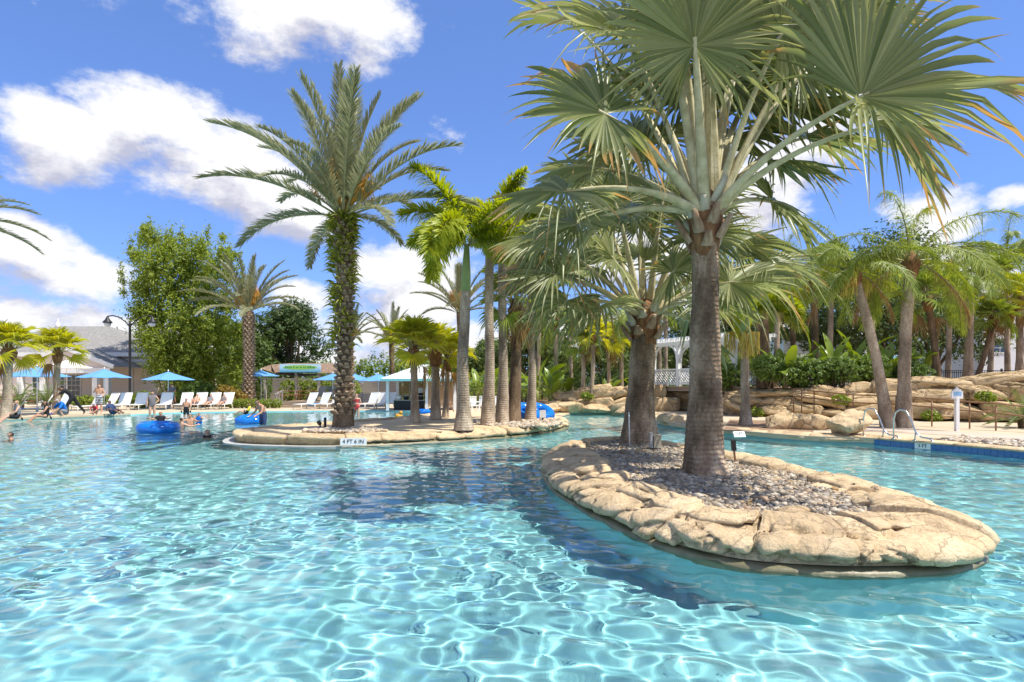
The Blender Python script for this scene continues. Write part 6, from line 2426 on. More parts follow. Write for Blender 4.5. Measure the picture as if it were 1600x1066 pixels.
def plank_fence(label, p0, p1, z, h, rows, bays):
    t = thing('plank_fence', label, 'fence', (p0[0], p0[1], z), math.atan2(p1[1] - p0[1], p1[0] - p0[0]))
    L_ = math.hypot(p1[0] - p0[0], p1[1] - p0[1])
    pb = MB(); pb.box((.02, -.015, .012), (L_ / bays - .02, .015, h / rows - .012)); pm_ = pb.mesh('plank')
    for i in range(bays):
        for j in range(rows):
            link('plank', pm_, M['greywood'], t, (L_ * i / bays, 0, h * j / rows))
    for i in range(bays + 1):
        b = MB(); b.box((-.06, -.06, 0), (.06, .06, h + .12)); b.build('post', M['greywood'], t, loc=(L_ * i / bays, .08, 0))
    return t


plank_fence('grey wooden plank fence behind the snack pavilion', (hx(352, 58), 58), (hx(620, 58), 58), ZG, 2.3, 10, 9)
plank_fence('low grey wooden fence right of the tall date palm trunk', (hx(545, 46.5), 46.5), (hx(606, 46.5), 46.5), ZG, 1.0, 6, 3)
t = thing('wooden_deck', 'low grey wooden deck with steps in front of the picnic tables', 'deck', (hx(400, 44.5), 44.5, ZG))
L_ = hx(530, 44.5) - hx(424, 44.5)
o_ = hx(424, 44.5) - hx(400, 44.5)
for j in range(3):
    b = MB(); b.box((o_ + .3 * j, .4 * j, .14 * j), (o_ + L_, .4 * j + .4 if j < 2 else 7, .14 * (j + 1) - .012)); b.build('step', M['wood'], t)
for j in range(16):
    b = MB(); b.box((o_ + .62, .82 + j * .38, .412), (o_ + L_, .82 + j * .38 + .36, .44)); b.build('plank', M['wood'], t)
# stair rail
b = MB()
for q in range(3):
    x = o_ + .3
    b.bar((x, .1 + q * .6, 0), (x, .1 + q * .6, 1.05 + q * .12), .09)
b.bar((o_ + .3, -.1, .95), (o_ + .3, 1.5, 1.25), .09, .12); b.build('stair_rail', M['greywood'], t)
M['teak'] = mat_surf('brown_table_wood', (0.22, 0.10, 0.05), (0.36, 0.18, 0.09), 4, .6, .2)
for k, (px, Y, lab) in enumerate([(452, 47.5, 'brown wooden picnic table on the deck, nearer the stair rail'), (480, 49, 'brown wooden picnic table further back on the deck')]):
    t = thing('picnic_table', lab, 'table', (hx(px, Y), Y, ZG + .44), .1)
    for j in range(4):
        b = MB(); b.box((-.85, -.4 + j * .2, .72), (.85, -.4 + j * .2 + .18, .76)); b.build('plank', M['teak'], t)
    for sy in (-.7, .7):
        b = MB(); b.box((-.85, sy - .13, .42), (.85, sy + .13, .46)); b.build('bench', M['teak'], t)
    for sx in (-.6, .6):
        b = MB(); b.bar((sx, -.75, 0), (sx, -.2, .72), .06, .09); b.bar((sx, .75, 0), (sx, .2, .72), .06, .09); b.bar((sx, -.8, .39), (sx, .8, .39), .05, .08); b.build('trestle', M['teak'], t)

# ---------------------------------------------------------------- white roofed hut
KY = 39.6
kx0, kx1 = hx(604, KY), hx(712, KY)
KW, KD = kx1 - kx0, 3.6
t = thing('slatted_hut', 'open slatted hut with white metal hip roof and turquoise fascia', 'hut', (kx0, KY, ZG))
M['teal'] = mat_plain('turquoise_paint', (0.22, 0.55, 0.58), .5)
M['metalroof'] = mat_plain('white_metal_roof', (0.74, 0.76, 0.77), .4)
M['cedar'] = mat_surf('cedar_slats', (0.36, 0.20, 0.10), (0.52, 0.32, 0.18), 4, .8, .2)
ze = 2.08
zap = zat(570, KY + 1.8) - ZG
e = .32
cor = [(-e, -e), (KW + e, -e), (KW + e, KD + e), (-e, KD + e)]
r1, r2 = (KW / 2 - .35, KD / 2), (KW / 2 + .35, KD / 2)
b = MB()
b.add([(x, y, ze) for x, y in cor] + [(r1[0], r1[1], zap), (r2[0], r2[1], zap)], [(0, 1, 5, 4), (1, 2, 5), (2, 3, 4, 5), (3, 0, 4), (3, 2, 1, 0)])
ro = b.build('roof', M['metalroof'], t)
for side in range(4):
    A_, B_ = Vector((*cor[side], ze)), Vector((*cor[(side + 1) % 4], ze))
    C_, D_ = [(Vector((*r1, zap)), Vector((*r2, zap))), (Vector((*r2, zap)), Vector((*r2, zap))), (Vector((*r2, zap)), Vector((*r1, zap))), (Vector((*r1, zap)), Vector((*r1, zap)))][side]
    nsm = 13
    for i in range(1, nsm):
        f = i / nsm
        lo_ = A_.lerp(B_, f)
        # seam runs straight up the slope until it meets the hip or the ridge
        inn = (C_.lerp(D_, .5) - A_.lerp(B_, .5))
        u = 1.0
        ln = (B_ - A_).length
        rl = (D_ - C_).length
        side_run = (ln - rl) / 2
        dist = min(f, 1 - f) * ln
        u = min(1.0, dist / side_run) if side_run > 0 else 1
        hi_ = lo_ + inn * u
        sb = MB(); sb.bar(lo_ + Vector((0, 0, .012)), hi_ + Vector((0, 0, .012)), .022, .03); sb.build('seam', M['metalroof'], ro)
    fb = MB(); fb.bar(A_ - Vector((0, 0, .08)), B_ - Vector((0, 0, .08)), .05, .16); fb.build('fascia', M['teal'], t)
for (x, y) in ((.06, .06), (KW * .58, .06), (KW - .06, .06), (.06, KD - .06), (KW - .06, KD - .06)):
    b = MB(); b.box((x - .09, y - .09, 0), (x + .09, y + .09, ze - .02)); b.build('post', M['white'], t)
sl = MB(); sl.box((.17, -.012, -.038), (KW - .17, .012, .038)); sm_ = sl.mesh('slat')
for j in range(18):
    link('slat', sm_, M['cedar'], t, (0, KD - .06, .3 + j * .098))
sl = MB(); sl.box((.012, .17, -.038), (.036, KD - .17, .038)); sm2 = sl.mesh('slat')
for j in range(18):
    link('slat', sm2, M['cedar'], t, (KW - .08, 0, .3 + j * .098))
sl = MB(); sl.box((KW * .58 + .1, -.012, -.038), (KW - .16, .012, .038)); sm3 = sl.mesh('slat')
for j in range(18):
    link('slat', sm3, M['cedar'], t, (0, .06, .3 + j * .098))
for x in (.9, 1.8, 2.7):
    b = MB(); b.box((x - .03, KD - .12, .2), (x + .03, KD - .08, ze - .1)); b.build('batten', M['leafbase'], t)
ct = thing('counter', 'dark bar counter inside the white roofed hut', 'counter', (kx0 + .3, KY + .9, ZG))
b = MB(); b.box((0, 0, 0), (2.0, .5, .62)); b.build('counter_base', M['black'], ct)
b = MB(); b.box((-.05, -.05, .62), (2.05, .55, .67)); b.build('counter_top', M['concrete'], ct)
for k in range(4):
    st = thing('tub', ['white towel tub at the left end of the hut counter', 'dark towel tub second on the hut counter', 'white tub third on the hut counter', 'dark tub at the right end of the hut counter'][k], 'tub', (kx0 + .6 + k * .48, KY + 1.1, ZG + .67))
    b = MB(); b.lathe([(.15, 0), (.2, .22), (.21, .26)], 10); b.build('bowl', M['white'] if k % 2 == 0 else M['black'], st, smooth=True)
    b = MB(); b.lathe([(.22, .26), (.22, .29), (.19, .3)], 10); b.build('bowl_rim', M['concrete'], st, smooth=True)

# ---------------------------------------------------------------- umbrellas, loungers, floats
M['umbblue'] = mat_leaf('blue_canvas', (0.16, 0.38, 0.74), (0.18, 0.40, 0.76), .25, .8, .1, per='x')
M['umbwhite'] = mat_leaf('white_canvas', (0.74, 0.72, 0.68), (0.78, 0.76, 0.72), .25, .8, .1, per='x')
M['sling'] = mat_surf('white_sling', (0.74, 0.74, 0.72), (0.80, 0.80, 0.78), 8, .8)
M['slingtan'] = mat_surf('taupe_sling', (0.30, 0.25, 0.20), (0.38, 0.32, 0.26), 8, .8)
M['frame'] = mat_plain('white_frame', (0.76, 0.74, 0.68), .4)


def umbrella(label, px, Y, ztop, rad, z0=ZG, mat='umbblue', rz=.2, group='blue umbrellas round the pool'):
    t = thing('umbrella', label, 'umbrella', (hx(px, Y), Y, z0), rz, group)
    h = ztop - z0
    b = MB(); b.tube([(0, 0, .05), (0, 0, h)], .028, 8); b.build('pole', M['frame'], t, smooth=True)
    b = MB(); b.lathe([(.28, 0), (.28, .06), (.08, .1), (.05, .3)], 12); b.build('base', M['concrete'], t, smooth=True)
    drop = rad * .33
    for k in range(8):
        a0, a1 = 2 * PI * k / 8, 2 * PI * (k + 1) / 8
        vs = []
        for i in range(5):
            f = .03 + .97 * i / 4
            for j in range(4):
                g_ = j / 3
                p_ = Vector((math.cos(a0), math.sin(a0), 0)).lerp(Vector((math.cos(a1), math.sin(a1), 0)), g_) * rad * f
                sag = .045 * math.sin(PI * g_) * f * rad * .6
                vs.append((p_.x, p_.y, h - .03 - drop * f ** .9 - sag))
        fs = [(i * 4 + j, i * 4 + 4 + j, i * 4 + 5 + j, i * 4 + 1 + j) for i in range(4) for j in range(3)]
        b = MB(); b.add(vs, fs); b.build('canopy_panel', M[mat], t, smooth=True)
        b = MB(); b.tube([(0, 0, h - .1), (math.cos(a0) * rad * .97, math.sin(a0) * rad * .97, h - .06 - drop)], .01, 4); b.build('rib', M['frame'], t)
    b = MB(); b.lathe([(.04, 0), (.05, .05), (.015, .13)], 8, (0, 0, h - .03)); b.build('finial', M['white'], t, smooth=True)
    return t


umbrella('leftmost blue umbrella, before the clubhouse porch', 58, 36, zat(572, 36), 1.75)
umbrella('blue umbrella left of the lamp post', 163, 40.5, zat(576, 40.5), 1.68)
umbrella('blue umbrella right of the lamp post', 263, 42.5, zat(580, 42.5), 1.72)
umbrella('blue umbrella beside the snack pavilion post', 408, 48, zat(578, 48), 1.35, ZG + .4)
umbrella('blue umbrella peeping out left of the tall date palm trunk', 520, 47, zat(583, 47), 1.5)
umbrella('blue umbrella just right of the tall date palm trunk', 552, 48, zat(583, 48), 1.5)
umbrella('blue umbrella nearest the white roofed hut', 591, 45.5, zat(584, 45.5), 1.5)
umbrella('white umbrella behind the porch fan palm', 104, 46, zat(562, 46), 1.75, ZG, 'umbwhite', .3, None)


def make_lounger(back=62, frame='frame', cloth='sling'):
    t = thing('sun_lounger', 'x', 'sun lounger')
    W2 = .36
    b = MB()
    for s_ in (-1, 1):
        b.tube([(s_ * W2, -.62, .34), (s_ * W2, .62, .36)], .025, 6)
    b.tube([(-W2, -.62, .34), (W2, -.62, .34)], .025, 6)
    b.tube([(-W2, .62, .36), (W2, .62, .36)], .025, 6)
    b.build('seat_frame', M[frame], t, smooth=True)
    for s_ in (-1, 1):
        for y_ in (-.5, .55):
            b = MB(); b.tube([(s_ * W2, y_, .34), (s_ * (W2 + .03), y_ + (.1 if y_ > 0 else -.06), 0)], .025, 6); b.build('leg', M[frame], t, smooth=True)
    b = MB(); b.box((-W2 + .02, -.6, .345), (W2 - .02, .6, .365)); b.build('seat', M[cloth], t)
    a = R(back)
    y1, z1 = .60 + math.cos(a) * .86, .37 + math.sin(a) * .86
    b = MB()
    for s_ in (-1, 1):
        b.tube([(s_ * W2, .60, .37), (s_ * W2, y1, z1)], .025, 6)
    b.tube([(-W2, y1, z1), (W2, y1, z1)], .025, 6); b.build('back_frame', M[frame], t, smooth=True)
    b = MB(); b.bar((0, .62, .38), (0, y1, z1), W2 * 2 - .05, .018, up=(0, 0, 1)); b.build('backrest', M[cloth], t)
    return t


protoW = make_lounger()
protoT = make_lounger(60, 'slingtan', 'slingtan')
used = set()
RZ0 = .0
LG = 'white sun loungers on the far deck'
lng = [(8, 33.0, -.9, 'at the left edge behind the fan palm trunk'), (48, 34.0, -.9, 'under the leftmost blue umbrella'), (80, 37.5, -.4, 'between the left fan palm trunks, greyish in shade'), (131, 38.0, -.5, 'right of the person in black'),
       (157, 38.5, -.4, 'behind the person with the striped towel'), (187, 40.5, .15, 'in the shade of the lamp post'), (213, 40.8, .15, 'just right of the lamp post'), (254, 41.0, .2, 'between the standing woman and the man with folded arms'),
       (284, 41.3, .1, 'behind the standing boy'), (306, 41.5, .05, 'with a person lying on it knees up'), (327, 41.8, 0, 'second from the low hedge with a person in it'), (348, 42.0, 0, 'next to the low hedge with a person in it'),
       (474, 42.0, -.5, 'first of the row left of the tall date palm trunk'), (495, 42.2, -.5, 'second of the row left of the tall date palm trunk'), (514, 42.4, -.5, 'touching the tall date palm trunk on its left'),
       (572, 42.5, -.5, 'right of the woman in the bikini'), (586, 42.5, -.5, 'second right of the woman in the bikini'), (600, 42.5, -.5, 'next to the hut post')]
for i, (px, Y, rz, where) in enumerate(lng):
    o = protoW if i == 0 else copy_tree(protoW)
    o.location = (hx(px, Y), Y, ZG)
    o.rotation_euler = (0, 0, rz)
    tag(o, 'white sun lounger ' + where, 'sun lounger', LG)
for i, (px, Y, where) in enumerate([(492, 47.0, 'on the wooden deck, left one'), (507, 47.2, 'on the wooden deck, right one')]):
    o = protoT if i == 0 else copy_tree(protoT)
    o.location = (hx(px, Y), Y, ZG + .44)
    o.rotation_euler = (0, 0, -.4)
    tag(o, 'taupe sun lounger ' + where, 'sun lounger', 'taupe loungers on the wooden deck')

# white chairs beyond the spit
def make_chair():
    t = thing('garden_chair', 'x', 'chair')
    b = MB(); b.box((-.25, -.25, .40), (.25, .25, .44)); b.build('seat', M['white'], t)
    for j in range(5):
        b = MB(); b.bar((-.2 + j * .1, .24, .44), (-.2 + j * .1, .36, .95), .075, .02); b.build('back_slat', M['white'], t)
    b = MB(); b.bar((-.26, .33, .92), (.26, .33, .92), .05, .06); b.build('top_rail', M['white'], t)
    for s_ in (-1, 1):
        for y_ in (-.22, .22):
            b = MB(); b.box((s_ * .22 - .03, y_ - .03, 0), (s_ * .22 + .03, y_ + .03, .40)); b.build('leg', M['white'], t)
        b = MB(); b.box((s_ * .27 - .04, -.28, .60), (s_ * .27 + .04, .26, .64)); b.box((s_ * .27 - .025, -.26, .42), (s_ * .27 + .025, -.2, .60)); b.build('armrest', M['white'], t)
    return t


pc = make_chair()
for i, (px, Y, rz, lab) in enumerate([(741, 35.2, .4, 'white garden chair just right of the foremost foxtail trunk'), (752, 36, -.3, 'white garden chair between the first two foxtail trunks'), (776, 36.2, .2, 'white garden chair between the second and third foxtail trunks')]):
    o = pc if i == 0 else copy_tree(pc)
    o.location = (hx(px, Y), Y, .12)
    o.rotation_euler = (0, 0, rz)
    tag(o, lab, 'chair', 'white chairs beyond the spit')
far = MB()
far.prism([(-4.4, 33.2), (2.6, 32.4), (4, 38), (-5, 39)], .03, .12)
tag(far.build('spit_deck', M['isledeck']), kind='structure')
# wooden frame by the hut
t = thing('wooden_stand', 'small red brown wooden stand leaning beside the short fan palms', 'stand', (hx(700, 33.6), 33.6, .12))
b = MB(); b.bar((-.1, 0, 0), (-.08, 0, 1.25), .09); b.build('post', M['darktrunk'], t)
b = MB(); b.bar((-.05, 0, .75), (.42, 0, 0), .1, .05); b.build('brace', M['teak'], t)
b = MB(); b.bar((-.45, 0, .45), (-.1, 0, .45), .05, .05); b.build('cross_bar', M['teak'], t)

M['floatblue'] = mat_plain('glossy_blue_vinyl', (0.005, 0.17, 0.62), .18, spec=.7)


def torus(R0, r0, nu=28, nv=12, squash=1.0):
    vs, fs = [], []
    for i in range(nu):
        a = 2 * PI * i / nu
        rr_ = r0 * (1 + .03 * math.sin(7 * a))
        for j in range(nv):
            c = 2 * PI * j / nv
            vs.append(((R0 + rr_ * math.cos(c)) * math.cos(a), (R0 + rr_ * math.cos(c)) * math.sin(a), rr_ * math.sin(c) * squash))
    for i in range(nu):
        for j in range(nv):
            fs.append((i * nv + j, ((i + 1) % nu) * nv + j, ((i + 1) % nu) * nv + (j + 1) % nv, i * nv + (j + 1) % nv))
    return vs, fs


def swim_ring(label, loc, R0, r0, rot=(0, 0, 0), group=None):
    t = thing('swim_ring', label, 'swim ring', loc, 0, group)
    t.rotation_euler = rot
    b = MB(); b.add(*torus(R0, r0)); b.build('tube', M['floatblue'], t, smooth=True)
    b = MB(); b.lathe([(.03, 0), (.03, .02), (.015, .035)], 8, (R0, 0, r0)); b.build('valve', M['white'], t, smooth=True)
    for s_ in (-1, 1):
        b = MB(); b.tube([(s_ * .15, -R0 - r0 * .75, r0 * .5), (s_ * .13, -R0 - r0 * .95, r0 * .8), (s_ * -.13 + s_ * .13, -R0 - r0 * .7, r0 * 1.05)], .014, 5); b.build('handle', M['floatblue'], t, smooth=True)
    return t


p = gr(247, 676, 0)
swim_ring('blue swim ring with a child inside, floating at the left', (p.x, p.y, .16), .50, .23, (.05, .02, .4))
p = gr(392, 661, 0)
swim_ring('blue swim ring tilted up beside the standing man', (p.x, p.y, .14), .50, .2, (.08, -.10, .8))
p = gr(822, 657, Z2)
swim_ring('blue swim ring lying at the end of the spit, left of the slender trunk', (p.x, p.y + .8, Z2 + .28), .42, .22, (.5, .15, .2))
p = gr(846, 656, Z2)
swim_ring('blue swim ring lying at the end of the spit, right of the slender trunk', (p.x, p.y + .9, Z2 + .26), .42, .22, (.45, -.2, .9))
p = gr(664, 645, 0)
swim_ring('small blue swim ring on the water in front of the hut', (p.x, p.y - 1.5, .12), .42, .16, (0, 0, .3))

# lawn beyond the deck
lw = MB()
lw.add([(-800, 64, .064), (800, 64, .064), (800, 850, .064), (-800, 850, .064)], [(0, 1, 2, 3)])
M['lawn'] = mat_surf('lawn', (0.09, 0.15, 0.03), (0.16, 0.22, 0.05), .4, .9, .3, 20)
tag(lw.build('lawn', M['lawn']), kind='structure')
# raised left deck edge
ld = MB()
i0, i1 = nearest(-31, 20), nearest(-21.6, 34.2)
lp = POOL[min(i0, i1):max(i0, i1) + 1]
ld.prism(lp + [(-24, 36.5), (-40, 36.5), (-40, 20)], -.02, .15)
tag(ld.build('left_deck', M['deck']), kind='structure')

# fallen leaves on the pebbles
rr = np.random.default_rng(44)
V, F = [], []
pl_ = inset(C1, .85)
while len(F) < 70:
    x, y = rr.uniform(.8, 5.4), rr.uniform(6.5, 15.5)
    if not inside(pl_, np.array([x]), np.array([y]))[0]:
        continue
    a, s_ = rr.uniform(0, 6.28), rr.uniform(.04, .12)
    z = bed_z(x, y) + .06
    d, e_ = np.array([math.cos(a), math.sin(a), rr.uniform(-.2, .2)]) * s_, np.array([-math.sin(a), math.cos(a), rr.uniform(-.3, .3)]) * s_ * .3
    p_ = np.array([x, y, z])
    b0 = len(V)
    V += [p_ - d, p_ + e_, p_ + d, p_ - e_]
    F.append((b0, b0 + 1, b0 + 2, b0 + 3))
tag(link('fallen_leaves', mesh_np('fallen_leaves', np.array(V), np.array(F)), M['deadleaf'], isle), kind='stuff')
# towels left on loungers and small plants in the rock crevices
for k, (i, c, lab) in enumerate([(1, 'umbblue', 'blue towel left on the lounger under the leftmost umbrella'), (5, 'sling', 'white towel on the shaded lounger by the lamp post'), (13, 'umbblue', 'blue towel on the second lounger left of the tall date palm trunk'), (16, 'slingtan', 'tan towel on a lounger near the hut')]):
    px, Y, rz, _w = lng[i]
    t = thing('towel', lab, 'towel', (hx(px, Y), Y, ZG), rz)
    vs = []
    for a in range(7):
        for b_ in range(4):
            u, v = a / 6, b_ / 3
            vs.append((-.3 + .6 * v + .02 * math.sin(9 * u + k), -.6 + .95 * u, .385 + .012 * math.sin(7 * u + 5 * v + k) - (.16 if a == 0 else 0)))
    b = MB()
    b.add(vs, [(a * 4 + j, a * 4 + 4 + j, a * 4 + 5 + j, a * 4 + 1 + j) for a in range(6) for j in range(3)])
    b.build('towel_cloth', M[c], t, smooth=True)
for k, (px, Y, z, where) in enumerate([(1180, 29.6, .25, 'at the foot of the rock wall behind the foxtail palm'), (1310, 27.6, .9, 'in a crevice of the rock wall behind the ramp rail'), (1450, 26.0, .25, 'at the foot of the rock wall right of the queen palms'), (1535, 25.2, 1.1, 'in a crevice of the rock wall above the sign post'), (915, 36.2, .9, 'in a crevice of the low rock wall left of the pergola')]):
    leafy_mass('shrub', 'small green plant ' + where, (hx(px, Y), Y, z), [((0, -.1, .2), (.35, .25, .22)), ((.25, -.1, .12), (.25, .2, .16))], 420, .15, 'hedge', 620 + k, 'plant')


# ---------------------------------------------------------------- people
M['skin1'] = mat_plain('fair_skin', (0.62, 0.36, 0.25), .5)
M['skin2'] = mat_plain('tanned_skin', (0.50, 0.27, 0.17), .5)
M['skin3'] = mat_plain('brown_skin', (0.22, 0.11, 0.07), .5)
M['hairdark'] = mat_plain('dark_hair', (0.035, 0.02, 0.012), .6)
M['hairblond'] = mat_plain('light_hair', (0.42, 0.28, 0.13), .6)
M['hairgrey'] = mat_plain('grey_hair', (0.38, 0.36, 0.34), .6)
for nm, c in dict(cblack=(.015, .015, .018), cblue=(.01, .16, .55), cwhite=(.75, .75, .74), cred=(.5, .05, .06), cgrey=(.22, .22, .24), cteal=(.04, .22, .24), cnavy=(.03, .05, .13), cyellow=(.7, .62, .05), cpattern=(.18, .16, .17)).items():
    M[nm] = mat_plain('cloth_' + nm[1:], c, .8)
M['cstripe'], N_, L2_, bs_ = new_mat('striped_cloth')
tc_ = N_.new('ShaderNodeTexCoord'); wv_ = N_.new('ShaderNodeTexWave'); wv_.bands_direction = 'Z'; wv_.inputs['Scale'].default_value = 3.4
L2_.new(tc_.outputs['Object'], wv_.inputs['Vector'])
cr_ = N_.new('ShaderNodeValToRGB'); cr_.color_ramp.interpolation = 'CONSTANT'; cr_.color_ramp.elements[0].color = (.03, .05, .13, 1); cr_.color_ramp.elements[1].color = (.75, .75, .74, 1); cr_.color_ramp.elements[1].position = .5
L2_.new(wv_.outputs['Fac'], cr_.inputs[0]); L2_.new(cr_.outputs[0], bs_.inputs['Base Color'])

# joint positions for a 1.7 m figure facing -Y; left is +x
STAND = dict(pelvis=(0, 0, .92), waist=(0, 0, 1.08), chest=(0, .01, 1.30), neck=(0, .01, 1.45), head=(0, -.015, 1.55), crown=(0, 0, 1.655),
             lsh=(.17, .01, 1.39), lel=(.24, .02, 1.12), lwr=(.26, -.04, .88), rsh=(-.17, .01, 1.39), rel=(-.24, .02, 1.12), rwr=(-.26, -.04, .88),
             lhip=(.09, 0, .88), lkn=(.10, -.01, .48), lan=(.11, .02, .08), lto=(.12, -.13, .03), rhip=(-.09, 0, .88), rkn=(-.10, -.01, .48), ran=(-.11, .02, .08), rto=(-.12, -.13, .03))


def pose(**k):
    d = dict(STAND)
    d.update(k)
    return d


CROSS = pose(lel=(.25, -.02, 1.13), lwr=(.02, -.19, 1.17), rel=(-.25, -.02, 1.13), rwr=(-.03, -.17, 1.13))
FACEARM = pose(rel=(-.25, -.10, 1.20), rwr=(-.12, -.18, 1.42), lel=(.24, .05, 1.12), lwr=(.16, -.14, 1.0))
HIP = pose(lel=(.33, .06, 1.15), lwr=(.17, -.03, .99), rkn=(-.12, -.05, .49))
SIT = dict(pelvis=(0, 0, .10), waist=(0, .03, .27), chest=(0, .02, .49), neck=(0, 0, .64), head=(0, -.03, .74), crown=(0, -.02, .845),
           lsh=(.17, .01, .58), lel=(.24, -.12, .34), lwr=(.12, -.30, .24), rsh=(-.17, .01, .58), rel=(-.24, .12, .33), rwr=(-.25, .22, .08),
           lhip=(.09, -.02, .10), lkn=(.12, -.40, .16), lan=(.11, -.62, -.10), lto=(.11, -.74, -.16), rhip=(-.09, -.02, .10), rkn=(-.11, -.42, .12), ran=(-.10, -.66, -.12), rto=(-.10, -.78, -.18))
RECL = dict(pelvis=(0, 0, .12), waist=(0, .10, .25), chest=(0, .20, .46), neck=(0, .26, .60), head=(0, .25, .70), crown=(0, .27, .80),
            lsh=(.17, .22, .54), lel=(.27, .10, .32), lwr=(.12, -.08, .30), rsh=(-.17, .22, .54), rel=(-.27, .10, .32), rwr=(-.12, -.08, .30),
            lhip=(.09, -.04, .10), lkn=(.12, -.40, .28), lan=(.11, -.72, .07), lto=(.11, -.80, .16), rhip=(-.09, -.04, .10), rkn=(-.12, -.40, .26), ran=(-.11, -.72, .06), rto=(-.11, -.80, .16))
KNEEUP = dict(RECL, lkn=(.12, -.30, .50), lan=(.11, -.52, .08), lto=(.11, -.66, .05), rkn=(-.12, -.30, .52), ran=(-.11, -.50, .08), rto=(-.11, -.64, .05))
SWIM = pose(lel=(.36, -.16, 1.28), lwr=(.50, -.36, 1.34), rel=(-.36, -.16, 1.28), rwr=(-.48, -.38, 1.34))
BEND = pose(chest=(0, -.28, 1.20), waist=(0, -.10, 1.06), neck=(0, -.40, 1.28), head=(0, -.52, 1.30), crown=(0, -.60, 1.36), lsh=(.17, -.32, 1.27), rsh=(-.17, -.32, 1.27), lel=(.2, -.52, 1.08), lwr=(.12, -.68, .98), rel=(-.2, -.52, 1.08), rwr=(-.12, -.70, 1.0),
            lkn=(.12, -.22, .52), lan=(.14, -.2, .08), lto=(.15, -.36, .03), rkn=(-.12, .22, .50), ran=(-.13, .48, .14), rto=(-.13, .40, .03))
LEAN = pose(chest=(0, -.12, 1.27), neck=(0, -.2, 1.42), head=(0, -.27, 1.50), crown=(0, -.29, 1.61), lsh=(.17, -.13, 1.36), rsh=(-.17, -.13, 1.36), lel=(.25, -.22, 1.10), lwr=(.22, -.45, .98), rel=(-.26, -.2, 1.10), rwr=(-.26, -.42, .96))
CROUCH = dict(SIT, pelvis=(0, .1, .30), waist=(0, .02, .42), chest=(0, -.12, .62), neck=(0, -.22, .74), head=(0, -.30, .80), crown=(0, -.36, .88), lsh=(.18, -.14, .70), rsh=(-.18, -.14, .70), lel=(.24, -.30, .46), lwr=(.14, -.48, .30), rel=(-.24, -.30, .46), rwr=(-.14, -.48, .28),
              lhip=(.1, .06, .28), lkn=(.16, -.26, .36), lan=(.14, -.10, .08), lto=(.15, -.24, .03), rhip=(-.1, .06, .28), rkn=(-.16, -.24, .20), ran=(-.14, .02, .08), rto=(-.15, -.12, .03))
RADII = dict(pelvis=(.155, .115), waist=(.135, .10), chest=(.16, .115), neck=(.055, .055), head=(.078, .092), crown=(.062, .075), lsh=(.06, .06), lel=(.042, .042), lwr=(.03, .026), lhip=(.095, .095), lkn=(.062, .062), lan=(.042, .042), lto=(.036, .024))
BONES = [('pelvis', 'waist', 'hips'), ('waist', 'chest', 'torso'), ('chest', 'neck', 'torso'), ('neck', 'head', 'head'), ('head', 'crown', 'head'), ('chest', 'lsh', 'torso'), ('lsh', 'lel', 'uarm'), ('lel', 'lwr', 'farm'), ('chest', 'rsh', 'torso'), ('rsh', 'rel', 'uarm'), ('rel', 'rwr', 'farm'),
         ('pelvis', 'lhip', 'hips'), ('lhip', 'lkn', 'thigh'), ('lkn', 'lan', 'shin'), ('lan', 'lto', 'foot'), ('pelvis', 'rhip', 'hips'), ('rhip', 'rkn', 'thigh'), ('rkn', 'ran', 'shin'), ('ran', 'rto', 'foot')]


def seg_dist(P, a, b):
    ab = b - a
    t = np.clip(((P - a) @ ab) / max(1e-9, ab @ ab), 0, 1)
    return np.linalg.norm(P - (a + t[:, None] * ab), axis=1), t


